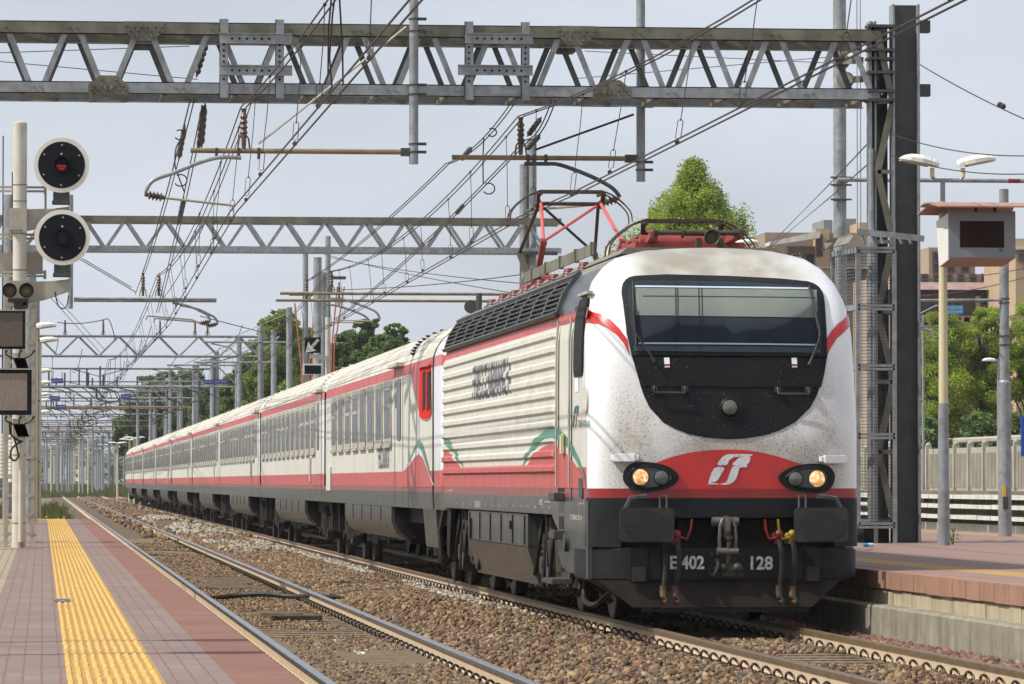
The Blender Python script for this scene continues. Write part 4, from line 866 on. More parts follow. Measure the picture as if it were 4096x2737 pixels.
decal('green_wave', [SC(*q) for q in [(1670,1255),(1720,1150),(1760,1040),(1795,960),(1820,937),(1850,970),(1880,1060),(1910,1180),(1938,1310),(1925,1290),(1890,1180),(1850,1060),(1815,1010),(1785,1040),(1740,1130)]], fC, 'green', c1r, off=.009, step=.2)
decal('white_wave', [SC(*q) for q in [(1670,1255),(1740,1130),(1785,1040),(1815,1010),(1850,1060),(1890,1180),(1925,1290),(1975,1415),(1955,1400),(1900,1230),(1860,1130),(1815,1085),(1770,1130),(1720,1200)]], fC, 'white', c1r, off=.007, step=.2)
decal('red_wave', [SC(*q) for q in [(1640,1285),(1720,1200),(1770,1130),(1815,1085),(1860,1130),(1900,1230),(1940,1350),(1962,1412),(1962,1430),(1640,1430)]], fC, 'red', c1r, off=.008, step=.2)
decal('door_window', rrect(CY[0]+7.45, CY[0]+8.2, 2.15, 3.12, .12), fC, 'glassd', c1r, off=.012, step=0, thick=.01)
for y in (70.0, 71.6): decal('door_seam', [(y-.03,1.2),(y+.03,1.2),(y+.03,3.3),(y-.03,3.3)], fC, 'galvd', c1r, off=.006, step=.4)
a = SC(1570,605); text_mesh('class_numeral', '2', .55, .42, lambda q, r, o: fC(a[0]-q+.1, a[1]+r, o), 'text', c1r)
a1 = SC(1393,1240); e1_ = SC(1505,1115); text_mesh('lettering', 'FRECCIABIANCA', abs(a1[0]-e1_[0]), .38, lambda q, r, o: fC(a1[0]-q, a1[1]+r, o), 'text', c1r, bold=.02, shear=.1)
decal('cabinet_door', [SC(*q) for q in [(862,1228),(905,1218),(903,1470),(860,1465)]], fC, 'cream', c1r, off=.03, step=0, thick=.03)
b = MB(); b.box(XC-1.52,XC-1.3,69.9,71.9,3.30,3.36); b.build('door_canopy','roofc',c1r)
b = MB()
for k in range(9): t = k/8; z = 3.45+.42*t; b.bar((XC-chw(z)-.015,68.6+t*1.8,z),(XC-chw(z)-.012,69.0+t*1.8,z+.02),.05,.03)
b.build('roof_vent','dark',c1r)
coach_gear(c1r, (3.7, 22.8), (9.7, 20.9)); coach_end(c1r, 26.45)
b = MB(); b.prism([(XC-1.40,64.2,1.10),(XC-1.40,66.4,1.10),(XC-1.36,66.3,.55),(XC-1.36,64.2,.55)],(.06,0,0)); b.build('end_skirt','dgrey',c1r)
# standard coach
std = thing('passenger_coach', 'second coach of the train, numbered from the locomotive', 'railway coach', (XC, CY[1], 0), 'coaches of the train')
coach_shell(std, .1, 26.5, CM); roof_ribs(std, .5, 26.1)
for k, s in enumerate([1,1,1,0,0,1,1,1,0,0,1,1]): coach_window(std, 3.0+1.93*k, 4.38+1.93*k, s)
fD = lambda a, q, o: Vector((XC-chw(q)-o, CY[1]+a, q))
for z0, z1, m in ((1.66,3.14,'white'),(1.436,1.655,'redclean'),(3.146,3.30,'redclean')): decal('door_panel', [(1.05,z0),(2.72,z0),(2.72,z1),(1.05,z1)], fD, m if m != 'white' else 'cream', std, off=.006, step=.4)
for y in (1.0, 2.75): decal('door_seam', [(y-.03,1.2),(y+.03,1.2),(y+.03,3.3),(y-.03,3.3)], fD, 'galvd', std, off=.007, step=.4)
decal('door_window', rrect(1.72, 2.46, 2.14, 3.1, .12), fD, 'glassd', std, off=.012, step=0, thick=.01)
for z0, z1, m in ((1.66,3.14,'white'),(1.436,1.655,'redclean'),(3.146,3.30,'redclean')): decal('sunlit_end_strip', [(.16,z0),(.62,z0),(.62,z1),(.16,z1)], lambda a, q, o: Vector((XC-chw(q)-o+(.012 if a < .3 else 0), CY[1]+a, q)), m, std, off=.009, step=.25)  # sun on the rounded coach end painted as cleaner white and red
decal('cabinet_door', [(4.4,1.50),(4.85,1.50),(4.85,2.0),(4.4,2.0)], fD, 'alu', std, off=.03, step=0, thick=.03)
b = MB(); b.box(XC-1.52,XC-1.3,CY[1]+.9,CY[1]+3.0,3.30,3.36); b.build('door_canopy','roofc',std)
for y in (1.6, 25.0):
    b = MB()
    for k in range(8): z = 3.42+.44*k/7; b.box(XC-chw(z)-.03,XC-chw(z)+.02,CY[1]+y-.05+.0,CY[1]+y+.35,z,z+.025)
    b.build('roof_vent','roofc',std)
text_mesh('class_numeral', '2', .4, .34, lambda q, r, o: fD(2.99-q, 2.55+r, o), 'text', std)
coach_gear(std, (3.7, 22.8), (7.2, 19.5)); coach_end(std, .1); coach_end(std, 26.5)
ORD = ['third','fourth','fifth','sixth','seventh','eighth','ninth and last']
for i, y in enumerate(CY[2:]): dup(std, (XC, y, 0), f'{ORD[i]} coach of the train, counted from the locomotive')

# ================================================================== TRACKS, GROUND, PLATFORMS
PZT = .58
def structure(o): o['kind'] = 'structure'; return o
b = MB(); b.add([(-700,-60,-.55),(700,-60,-.55),(700,3000,-.55),(-700,3000,-.55)],[(0,1,2,3)]); structure(b.build('ground','soil'))
def bedz(x, y):
    z = -.165
    if 3.9 < x < 6.0: t = (x-3.9)/2.1; z += .11*math.sin(math.pi*t)
    if x > 8.0: z += .06*min(1,(x-8)/.5)
    return z
def sheet(name, xs, ys, zf, m):
    b = MB(); nx = len(xs); b.add([(x, y, zf(x, y)) for y in ys for x in xs], [(j*nx+i, j*nx+i+1, (j+1)*nx+i+1, (j+1)*nx+i) for j in range(len(ys)-1) for i in range(nx-1)]); return b.build(name, m, None, smooth=60)
nzx = random.Random(3)
xs = list(np.linspace(1.0, 8.6, 96)); ys = list(np.linspace(28, 70, 340))+list(np.linspace(70.5, 140, 160))+list(np.linspace(142, 520, 60))
structure(sheet('ballast_bed', xs, ys, lambda x, y: bedz(x, y)+nzx.uniform(-.012,.012), 'bed'))
for xc in (2.9, 7.0): structure(sheet('track_bed', list(np.linspace(xc-.66, xc+.66, 30)), list(np.linspace(28, 130, 500)), lambda x, y: -.145+nzx.uniform(-.008,.008), 'dustbed'))
xs2 = list(np.linspace(8.6, 60, 20)); structure(sheet('side_ground', [-60,-30,-12,-6,-2,0,1.0], list(np.linspace(111, 900, 60)), lambda x, y: -.25+nzx.uniform(-.05,.05), 'soil'))
# stones
def stones(N, xr, yr, size, zoff=0.0, pal=None, keep=None, ypow=1.0, zfun=bedz):
    x = rng.uniform(xr[0], xr[1], N); u = rng.random(N)
    y = yr[0]*(yr[1]/yr[0])**u if ypow == 1 else rng.uniform(yr[0], yr[1], N)
    if keep is not None: k = keep(x, y); x, y = x[k], y[k]
    N = len(x); s = size*rng.uniform(.5, 1.6, N)*(1+np.minimum(1.2,np.maximum(0, y-55)*.006))
    z = np.array([zfun(a, q) for a, q in zip(x, y)])+s*.25+zoff
    base = np.array([(-1,-1,-1),(1,-1,-1),(1,1,-1),(-1,1,-1),(-1,-1,1),(1,-1,1),(1,1,1),(-1,1,1)], float)*.5
    v = base[None]*(1+rng.uniform(-.45,.45,(N,8,3)))*(s[:,None,None]*rng.uniform(.6,1.15,(N,1,3)))
    a, bb, g = rng.uniform(0,6.28,(3,N)); ca, sa, cb, sb, cg, sg = np.cos(a),np.sin(a),np.cos(bb),np.sin(bb),np.cos(g),np.sin(g)
    R_ = np.stack([np.stack([ca*cb, ca*sb*sg-sa*cg, ca*sb*cg+sa*sg],-1), np.stack([sa*cb, sa*sb*sg+ca*cg, sa*sb*cg-ca*sg],-1), np.stack([-sb, cb*sg, cb*cg],-1)],-2)
    v = np.einsum('nij,nkj->nki', R_, v)+np.stack([x,y,z],-1)[:,None]
    pal = np.array(pal if pal is not None else [(.23,.135,.065),(.14,.078,.042),(.28,.18,.088),(.36,.25,.13),(.17,.092,.048),(.085,.05,.03),(.36,.27,.16),(.17,.135,.095),(.22,.11,.06),(.31,.20,.095)])
    c = pal[rng.integers(0, len(pal), N)]*rng.uniform(.6,1.05,(N,1)); return v, c
def stones_mesh(name, sets):
    v = np.concatenate([s[0] for s in sets]); c = np.concatenate([s[1] for s in sets]); N = len(v)
    f = np.array([(0,3,2,1),(4,5,6,7),(0,1,5,4),(1,2,6,5),(2,3,7,6),(3,0,4,7)]); F = (f[None]+8*np.arange(N)[:,None,None]).reshape(-1,4)
    me = bpy.data.meshes.new(name); me.vertices.add(N*8); me.vertices.foreach_set('co', v.reshape(-1)); me.loops.add(len(F)*4); me.loops.foreach_set('vertex_index', F.reshape(-1).astype(np.int32)); me.polygons.add(len(F)); me.polygons.foreach_set('loop_start', np.arange(0, len(F)*4, 4, dtype=np.int32)); me.polygons.foreach_set('loop_total', np.full(len(F), 4, dtype=np.int32)); me.update(calc_edges=True)
    ca = me.color_attributes.new('Col', 'FLOAT_COLOR', 'POINT'); ca.data.foreach_set('color', np.concatenate([np.repeat(c, 8, 0), np.ones((N*8,1))],1).reshape(-1).astype(np.float32))
    me.materials.append(M['ballast']); o = bpy.data.objects.new(name, me); COL.objects.link(o); o['kind'] = 'stuff'; o['label'] = 'brown and tan crushed stone ballast between and along the rails'; o['category'] = 'gravel'; return o
def nzf(x, y): return np.sin(x*3.1+np.sin(y*.37)*2)+np.sin(y*.9+x*1.7)+np.sin(y*.23)
red = [(.30,.15,.10),(.34,.19,.13),(.24,.13,.09),(.36,.25,.18)]
white = [(.46,.41,.31),(.52,.47,.38),(.36,.31,.23)]
tb = lambda x, y: -.14
S_ = [stones(95000,(3.85,6.02),(33,66),.026), stones(34000,(3.85,6.02),(60,135),.032), stones(1500,(3.9,5.9),(34,60),.05),
      stones(20000,(2.25,3.5),(33,120),.022,zfun=lambda x,y:-.14 if y>47 else -.122,keep=lambda x,y:(nzf(x,y)>-.6)&((y>48)|(rng.random(len(y))<.6))), stones(9000,(6.4,7.6),(33,90),.036,zfun=tb,keep=lambda x,y:nzf(x,y)>-.6),
      stones(6000,(7.85,8.45),(33,70),.05,pal=red), stones(6000,(3.0,8.4),(120,420),.05,zfun=lambda x,y:-.16),
      stones(8000,(5.45,6.0),(52,130),.035,zoff=.02,pal=white,keep=lambda x,y:nzf(x*2,y)>-.2), stones(5000,(4.2,6.4),(100,200),.045,pal=white,keep=lambda x,y:nzf(x,y*.6)>.2), stones(4000,(3.9,6.0),(33,60),.028,zoff=.03)]
stones_mesh('ballast_stones', S_)
# rails, sleepers and clips
def rail_mesh(par, x, top):
    p = [(-.075,-.172),(.075,-.172),(.075,-.160),(.02,-.146),(.009,-.135),(.009,-.055),(.012,-.045),(.036,-.036),(.036,-.008),(.030,0),(-.030,0),(-.036,-.008),(-.036,-.036),(-.012,-.045),(-.009,-.055),(-.009,-.135),(-.02,-.146),(-.075,-.160)]
    ysr = [20, 60, 120, 300, 520]; b = MB(); n = len(p)
    for j in range(len(ysr)-1):
        A = [(x+a, ysr[j], z) for a, z in p]; B = [(x+a, ysr[j+1], z) for a, z in p]
        for i in range(n): k = (i+1) % n; b.add([A[i],A[k],B[k],B[i]],[(0,1,2,3)], 1 if 7 <= i <= 11 else 0)
    o = b.build('rail', ['rail', top], par, smooth=25); return o
def clip_pts(x, s): 
    c = Vector((x, 0, -.115)); return [c+Vector((s*.012*math.sin(t)+.034*math.cos(t), .02*math.sin(2*t), .042*math.sin(t))) for t in np.linspace(-.6, 4.1, 12)]
for xc, nm, lab, tops, cm in ((2.9, 'railway_track', 'empty railway track beside the left platform with bright rail heads', 'railshine', 'clipd'), (7.0, 'railway_track', 'railway track that carries the train, brown rail heads', 'railtop', 'clip')):
    T = thing(nm, lab, 'railway track', (xc, 30, 0))
    for s in (-1, 1): rail_mesh(T, xc+s*.7525, tops)
    b = MB(); b.prism([(xc-1.3,33.0,-.30),(xc-1.3,33.0,-.15),(xc-.95,33.0,-.155),(xc-.5,33.0,-.135),(xc+.5,33.0,-.135),(xc+.95,33.0,-.155),(xc+1.3,33.0,-.15),(xc+1.3,33.0,-.30)],(0,.26,0)); sp = b.build('sleeper','sleeper',T)
    for k in range(1, 100): c = sp.copy(); COL.objects.link(c); c.location.y = sp.location.y+.6*k
    side = -1
    b = MB()
    b.tube(clip_pts(xc-.7525-.115, -1), .012, 6); b.tube([Vector((xc-.7525-.115,-.03,-.14)), Vector((xc-.7525-.10,.04,-.15)), Vector((xc-.7525-.06,.06,-.15))], .014, 6)
    b.v = [(p[0], p[1]+33.13, p[2]) for p in b.v]; cl = b.build('rail_clip', cm, T)
    rails = (0.0, 1.505) if xc > 5 else (1.505,)
    for off in rails:
        for k in range(50 if xc > 5 else 100):
            if k == 0 and off == rails[0]: cl.location.x += off if xc < 5 else 0; continue
            c = cl.copy(); COL.objects.link(c); c.location.x = (0 if xc > 5 else 0)+off; c.location.y = .6*k
    b = MB()
    for off in (0.0, 1.505, .23, 1.735):
        k0 = 50 if off in rails and xc > 5 else 100 if off in rails else 0
        for k in range(k0, 160):
            p = [Vector((q.x+off, q.y+33.13+.6*k, q.z)) for q in clip_pts(xc-.7525-.115, -1)]; b.tube(p[::2], .012, 4)
    o = b.build('rail_clip', cm, T, smooth=60); o['kind'] = 'stuff'
# grooved panel between the rails of the near track
b = MB(); b.box(2.26,3.54,33.2,46.5,-.22,-.137,1)
y = 33.25
while y < 46.3: b.box(2.27,3.53,y,y+.10,-.137,-.112,0); y += .17
structure(b.build('crossing_panel',['slab','bed']))
# cable, rusty frame, litter
p0 = DY(395,1308,62); b = MB(); b.tube(smooth_poly([(2.3,62,-.10),(2.6,62.3,-.08),(3.0,62.2,-.05),(3.4,62.0,-.08),(3.75,61.6,-.06),(4.1,61.5,-.10)],5,False),.035,7); tag(b.build('cable','hose'),'black cable lying across the empty track','cable')
t = thing('track_trestle','small rusty steel frame lying between the rails of the empty track','steel frame',(2.95,53.2,-.13))
b = MB(); b.box(2.62,3.14,54.4,54.5,-.14,-.085); b.build('plank','tubebr',t); b = MB(); b.box(2.70,3.22,52.6,52.7,-.115,-.07); b.box(2.67,2.71,52.5,52.8,-.15,-.06); b.box(3.21,3.25,52.5,52.8,-.15,-.06); b.build('angle_bar','under',t)
b = MB(); r2 = random.Random(9)
for cx, cy, n in ((2.98,42.6,16),(2.7,43.8,5),(3.0,46.0,6)):
    for i in range(n): b.ball((cx+r2.gauss(0,.10),cy+r2.gauss(0,.5),-.112),r2.uniform(.007,.017),6,sc=(1.4,1,.6))
o = b.build('litter','stonew'); o['kind'] = 'stuff'; o['label'] = 'scattered scraps of white paper on the track panel'; o['category'] = 'litter'

def paver(name, base, joint, px, py, w=.06, var=.12, wob=.0, ridge=0, rcol=None, dirt=None, half=0):
    m = bpy.data.materials.new(name); m.use_nodes = True; M[name] = m; n, l, bs = nodes_of(m); bs.inputs['Roughness'].default_value = .85; bs.inputs['Specular IOR Level'].default_value = .3
    tc = n.new('ShaderNodeTexCoord'); sp = n.new('ShaderNodeSeparateXYZ'); l.new(tc.outputs['Object'], sp.inputs[0])
    def ma(op, a, c=None, cl=False):
        q = n.new('ShaderNodeMath'); q.operation = op; q.use_clamp = cl
        for i, v in enumerate((a, c)):
            if v is None: continue
            if isinstance(v, (int, float)): q.inputs[i].default_value = v
            else: l.new(v, q.inputs[i])
        return q.outputs[0]
    nz = n.new('ShaderNodeTexNoise'); nz.inputs['Scale'].default_value = 7; nz.inputs['Detail'].default_value = 2; l.new(tc.outputs['Object'], nz.inputs['Vector'])
    x = ma('ADD', sp.outputs[0], ma('MULTIPLY', ma('SUBTRACT', nz.outputs[0], .5), wob)); y = sp.outputs[1]
    fx = ma('FRACT', ma('ADD', ma('DIVIDE', x, px), 100)); fy = ma('FRACT', ma('ADD', ma('DIVIDE', y, py), 100))
    dx = ma('SUBTRACT', .5, ma('ABSOLUTE', ma('SUBTRACT', fx, .5))); dy = ma('SUBTRACT', .5, ma('ABSOLUTE', ma('SUBTRACT', fy, .5)))
    jx = ma('LESS_THAN', dx, w); jy = ma('LESS_THAN', dy, w*px/py*1.2); j = ma('MAXIMUM', jx, jy)
    n2 = n.new('ShaderNodeTexNoise'); n2.inputs['Scale'].default_value = 1.1; n2.inputs['Detail'].default_value = 6; l.new(tc.outputs['Object'], n2.inputs['Vector'])
    cell = n.new('ShaderNodeTexWhiteNoise'); cb = n.new('ShaderNodeCombineXYZ'); l.new(ma('FLOOR', ma('DIVIDE', x, px)), cb.inputs[0]); l.new(ma('FLOOR', ma('DIVIDE', y, py)), cb.inputs[1]); l.new(cb.outputs[0], cell.inputs['Vector'])
    v = ma('ADD', ma('MULTIPLY', cell.outputs[0], var), ma('ADD', 1-var, ma('MULTIPLY', ma('SUBTRACT', n2.outputs[0], .5), .5)))
    c = n.new('ShaderNodeMixRGB'); c.blend_type = 'MULTIPLY'; c.inputs[0].default_value = 1; c.inputs[1].default_value = (*base, 1); l.new(v, c.inputs[2])
    k = n.new('ShaderNodeMixRGB'); l.new(j, k.inputs[0]); l.new(c.outputs[0], k.inputs[1]); k.inputs[2].default_value = (*joint, 1); out = k.outputs[0]
    if dirt:
        n3 = n.new('ShaderNodeTexNoise'); n3.inputs['Scale'].default_value = 2.6; n3.inputs['Detail'].default_value = 7; l.new(tc.outputs['Object'], n3.inputs['Vector'])
        r = n.new('ShaderNodeMapRange'); r.inputs[1].default_value = .42; r.inputs[2].default_value = .72; r.inputs[4].default_value = .8; l.new(n3.outputs[0], r.inputs[0]); d = n.new('ShaderNodeMixRGB'); l.new(r.outputs[0], d.inputs[0]); l.new(out, d.inputs[1]); d.inputs[2].default_value = (*dirt, 1); out = d.outputs[0]
    l.new(out, bs.inputs['Base Color'])
    bp = n.new('ShaderNodeBump'); bp.inputs['Strength'].default_value = .6; bp.inputs['Distance'].default_value = .006; l.new(ma('SUBTRACT', 1, j), bp.inputs['Height']); l.new(bp.outputs[0], bs.inputs['Normal'])
    return m
paver('pinkish platform pavers', (.235,.172,.148), (.20,.09,.06), .088, .20, .05, .10, .03, dirt=(.175,.12,.10))
paver('beige platform pavers', (.34,.29,.185), (.16,.13,.075), .10, .16, .06, .12, .01, dirt=(.24,.20,.13))
paver('yellow tactile tiles', (.42,.255,.065), (.20,.12,.04), .44, .22, .010, .14, .0, dirt=(.36,.22,.08))
paver('red platform pavers', (.265,.185,.155), (.22,.12,.09), .2, .1, .04, .12, .01, dirt=(.26,.17,.14))
b = MB(); b.box(-14,1.175,4,111,-.6,PZT); structure(b.build('platform','concrete',None,0))
XF = 1.175
def strip(name, x0, x1, y0, y1, z, m): b = MB(); b.box(x0,x1,y0,y1,z-.003,z+.004); return structure(b.build(name, m, None, 0))
strip('platform_edge', .875, XF+.01, 4, 111, PZT, 'rededge'); strip('pavers', .56, .875, 4, 111, PZT, 'pinkish platform pavers'); strip('pavers', -.34, .115, 4, 111, PZT, 'pinkish platform pavers'); strip('pavers', -14, -.34, 4, 111, PZT, 'beige platform pavers')
strip('tactile_strip', .115, .56, 4, 111, PZT, 'yellow tactile tiles')
b = MB(); x = .132; M['yellow tactile ridge'] = mat('yellow tactile ridge', (.62,.375,.085), .75, var=.14, scale=5, dirt=((.40,.25,.09),.6,4,.42,.72))
for k in range(10):
    y = 16.0
    while y < 111: 
        w = r2.uniform(-.0025,.0025); b.prism([(x-.013+w,y,PZT+.004),(x+.013+w,y,PZT+.004),(x+.007+w,y,PZT+.011),(x-.007+w,y,PZT+.011)],(0,.213,0)); y += .22
    x += .0445
structure(b.build('tactile_ridges','yellow tactile ridge',None,0))
strip('tactile_strip', -8, .115, 108.3, 110.9, PZT+.006, 'yellow tactile tiles')
b = MB(); b.box(-2.2,XF,96.9,97.2,PZT+.004,PZT+.009); b.box(-.9,.0,61.4,61.6,PZT+.004,PZT+.008); structure(b.build('expansion_joint','rededge',None,0))
q = PZ(250,2410,PZT); b = MB(); b.box(q.x-.06,q.x+.06,q.y-.12,q.y+.12,PZT+.004,PZT+.03); b.box(q.x-.02,q.x+.02,q.y-.3,q.y-.12,PZT+.004,PZT+.02); tag(b.build('cover_plate','galv',bevel=.004),'small metal cover plate set in the pink pavers','cover plate')
# right platform
XR = 8.6
b = MB(); b.box(XR+.01,17,4,420,-.6,PZT-.001); structure(b.build('platform','concrete',None,0))
b = MB(); b.prism([(8.43,4,-.6),(8.43,4,.225),(8.45,4,.245),(XR+.02,4,.25),(XR+.02,4,-.6)],(0,416,0)); structure(b.build('platform_footing','concrete',None,0))
b = MB(); y = 30.0
while y < 130: b.box(XR-.03,XR+.25,y,y+.625,.40+r2.uniform(-.004,.004),PZT+.002); y += .632
b.box(XR-.03,XR+.25,130,420,.4,PZT+.002); structure(b.build('platform_edge','brickr',None,0,bevel=.006))
b = MB(); y = 30.0
while y < 130: b.box(XR-.0+r2.uniform(-.008,.008),XR+.25,y,y+.5,.245,.398+r2.uniform(-.03,.0)); y += .505
structure(b.build('platform_blocks','creamblk',None,0))
strip('pavers', XR+.25, 9.35, 20, 420, PZT, 'red platform pavers'); strip('pavers', 9.78, 16.1, 20, 420, PZT, 'red platform pavers'); strip('pavers', 16.5, 17, 20, 420, PZT, 'red platform pavers')
strip('tactile_strip', 9.35, 9.78, 20, 420, PZT, 'yellow tactile tiles'); strip('tactile_strip', 16.1, 16.5, 20, 420, PZT, 'yellow tactile tiles')
q = PZ(3478,2189,PZT); t = thing('bottle','crushed blue and white plastic bottle lying on the right platform','bottle',(q.x,q.y,PZT)); b = MB(); b.tube([(q.x-.09,q.y,PZT+.03),(q.x-.02,q.y+.01,PZT+.03)],.03,8); b.build('bottle_base','cyan',t); b = MB(); b.tube([(q.x-.02,q.y+.01,PZT+.03),(q.x+.05,q.y+.02,PZT+.03),(q.x+.07,q.y+.03,PZT+.03),(q.x+.10,q.y+.03,PZT+.03)],[.029,.028,.012,.011],8); b.build('bottle_top','stonew',t)
# ================================================================== GANTRIES
def bolts(b, pts, ax=(0,-1,0), r=.022, d=.03):
    for p in pts: b.cyl(Vector(p), Vector(p)+Vector(ax)*d, r, 6)
def post_insulator(par, c, h, r=.062, m='insul'):
    b = MB(); pr = [(.03,0),(.035,h*.1)]
    for i in range(4): z = h*(.35+.13*i); pr += [(.04,z),(r,z+.03),(.045,z+.055)]
    pr += [(.03,h*.9),(.045,h)]; b._lathe(pr, Vector(c), Vector((0,0,1)), 12, 0)
    for s in (-1, 1): b.tube([Vector(c)+Vector((s*.09,0,-.02)), Vector(c)+Vector((s*.07,0,h*.25)), Vector(c)+Vector((s*.02,0,h*.36))], .014, 5)
    return b.build('post_insulator', m, par)
def reg_arm(par, pts, ins, rod, m='galv', r=.032):
    """curved registration arm, its insulator and the steady rod down to the contact wire"""
    b = MB(); b.tube(smooth_poly([tuple(p) for p in pts], 5, False), r, 8); a = b.build('registration_arm', m, par)
    p, q = Vector(ins[0]), Vector(ins[1]); b = MB(); d = (q-p); L = d.length; pr = [(.03,0)]
    for i in range(4): z = L*(.18+.18*i); pr += [(.03,z),(.075,z+.02),(.03,z+.05)]
    pr += [(.03,L)]; b._lathe(pr, p, d.normalized(), 12, 0); b.build('rod_insulator', 'insul', a)
    b = MB(); b.tube([q]+[Vector(x) for x in rod], .02, 7); b.build('steady_rod', 'wirelt', a)
G1, G1B = 66.5, 68.0
zt0, zt1, zb0, zb1 = 8.10, 8.29, 7.22, 7.40
t = thing('gantry', 'large galvanised lattice gantry spanning the tracks in front, with gusset plates and drop tubes', 'gantry', (12.9, G1, PZT))
def chord(y, z0, z1, x0, x1, m):
    b = MB(); d = .09 if y < 67 else -.09
    b.box(x0,x1,min(y,y+.014),max(y,y+.014),z0,z1); b.box(x0,x1,min(y,y+d),max(y,y+d),z1-.014,z1); b.box(x0,x1,min(y,y+d),max(y,y+d),z0,z0+.014)
    return b
X0G, X1G = -9.0, PY(3520,90,G1).x
CH_ = {(y, k): chord(y, *((zt0, zt1) if k else (zb0, zb1)), X0G, X1G, 0) for y in (G1, G1B) for k in (1, 0)}
nodeS = (465-245)/1.6507; pitch = 1.047; xT = PY(480/1.6507, 110, G1).x
lat = MB(); latb = MB()
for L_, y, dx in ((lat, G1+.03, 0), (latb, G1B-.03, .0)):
    k = -9
    while True:
        xt = xT+k*pitch; 
        if xt > X1G-.4: break
        if xt > X0G+.4:
            L_.bar((xt+.10,y,zt0+.05),(xt+pitch/2-.10,y,zb1-.05),.085,.012,up=(0,1,0)); L_.bar((xt-.10,y,zt0+.05),(xt-pitch/2+.10,y,zb1-.05),.085,.012,up=(0,1,0))
            L_.bar((xt+.135,y+.04,zt0+.05),(xt+pitch/2-.065,y+.04,zb1-.05),.012,.07,up=(0,1,0)); L_.bar((xt-.135,y+.04,zt0+.05),(xt-pitch/2+.065,y+.04,zb1-.05),.012,.07,up=(0,1,0))
            if y < 67: bolts(CH_[(G1,1)], [(xt-.055,G1,zt0+.1),(xt+.055,G1,zt0+.1)]); bolts(CH_[(G1,0)], [(xt+pitch/2-.055,G1,zb0+.1),(xt+pitch/2+.055,G1,zb0+.1)])
        k += 1
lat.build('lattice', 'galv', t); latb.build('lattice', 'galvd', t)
for (y, k), c in CH_.items(): c.build('top_chord' if k else 'bottom_chord', 'galvw' if k else 'galv', t)
hb = MB(); hb2 = MB(); x = X0G+.3
while x < X1G: hb.bar((x,G1+.05,zb0+.03),(x+.5,G1B-.05,zb0+.03),.07,.06); hb.bar((x,G1+.05,zb0+.03),(x,G1B-.05,zb0+.03),.06,.06); hb2.bar((x,G1+.05,zt0+.03),(x+.5,G1B-.05,zt0+.03),.06,.06); x += 1.047
hb.build('cross_bracing', 'galvw', t); hb2.build('cross_bracing', 'galvw', t)
for u0, u1, top in ((497,655,1),(355,513,0),(2228,2382,1),(2371,2525,0)):
    a, e = PY(u0,100,G1).x, PY(u1,100,G1).x; w = e-a; z1, z0 = (zt1+.005, zt0-.09) if top else (zb1+.09, zb0-.005)
    zz_ = [(a,z1),(e,z1),(e,z1-.14),(e-.17,z0),(a+.17,z0),(a,z1-.14)] if top else [(a,z0),(e,z0),(e,z0+.14),(e-.17,z1),(a+.17,z1),(a,z0+.14)]
    for y in (G1-.016, G1B+.004):
        b = MB(); b.prism([(x,y,z) for x,z in zz_], (0,.012,0))
        if y < 67: bolts(b, [(a+w*f,y,(z1 if top else z0)+(-1 if top else 1)*h) for f,h in ((.06,.07),(.12,.13),(.24,.07),(.33,.13),(.43,.07),(.55,.07),(.66,.13),(.76,.07),(.86,.13),(.94,.07),(.33,.22),(.68,.22))], r=.024)
        b.build('gusset_plate', 'galvw', t)
for u0, u1, a0, a1, ov in ((878,1135,878,1168,0),(1858,2117,1830,2150,1)):
    b = MB(); xa, xb = PY(u0+17,200,G1).x, PY(u1-17,200,G1).x; y = G1-.05
    for x in (xa, xb): b.box(x-.065,x+.065,y,y+.012,zb0-.05,zt1+.05); b.box(x-.065,x-.055,y,y+.05,zb0-.05,zt1+.05)
    for v in (155, 282):
        z = PY(u0,v,G1).z; xl, xr = PY(a0 if (v > 200 or not ov) else u0,v,G1).x, PY(a1 if not ov else (u1+12),v,G1).x
        b.box(xl,xr,y-.03,y-.018,z-.075,z+.075); b.box(xl,xr,y-.06,y-.018,z+.065,z+.077); b.box(xl,xr,y-.06,y-.018,z-.077,z-.065)
    for x in (xa, xb):
        for z in np.arange(7.45,8.05,.085): b.cyl((x,y+.001,z),(x,y-.004,z),.019,8,1)
    for v in (155, 282):
        z = PY(u0,v,G1).z
        for x in np.arange(xa+.12,xb-.05,.11): b.cyl((x,y-.018,z-.005),(x,y-.034,z-.005),.019,8,1)
    b.build('mounting_frame',['galv','dark'],t)
def drop_tube(par, u, y, ztop, zbot, r=.068):
    x = PY(u, 400, y).x; b = MB(); b.cyl((x,y,ztop),(x,y,zbot),r,18); d = b.build('drop_tube','galv',par)
    for z in (8.36,8.18,7.38,7.24,zbot+.18,zbot+.30): c = MB(); c._lathe([(r+.004,-.012),(r+.014,-.01),(r+.014,.01),(r+.004,.012)], (x,y,z), Vector((0,0,1)), 16, 0); c.box(x+r,x+r+.12,y-.03,y+.03,z-.02,z+.02); c.build('tube_clamp','galvd',d)
    return x
y1 = G1-.14; xd1 = drop_tube(t, 1655, y1, 9.6, PY(1655,657,y1).z)
y2 = G1B+.14; xd2 = drop_tube(t, 2563, y2, 9.6, PY(2563,727,y2).z)
def arm(par, ua, ub, v, y, r, m='tubebr', name='cantilever_tube'):
    a, e = PY(ua,v,y), PY(ub,v,y); b = MB(); b.cyl(a, (e.x,y,a.z), r, 12); return b.build(name, m, par), a.z
a1_, za = arm(t, 1628, 762, 609, y1, .038); a2_, zb_ = arm(t, 2522, 1808, 635, y2, .038)
b = MB()
for u in (866,955,1035): p = PY(u,609,y1); b = MB(); b.box(p.x-.02,p.x+.02,y1-.06,y1+.06,p.z-.10,p.z+.06); b.build('tube_clamp','galvd',a1_)
b = MB()
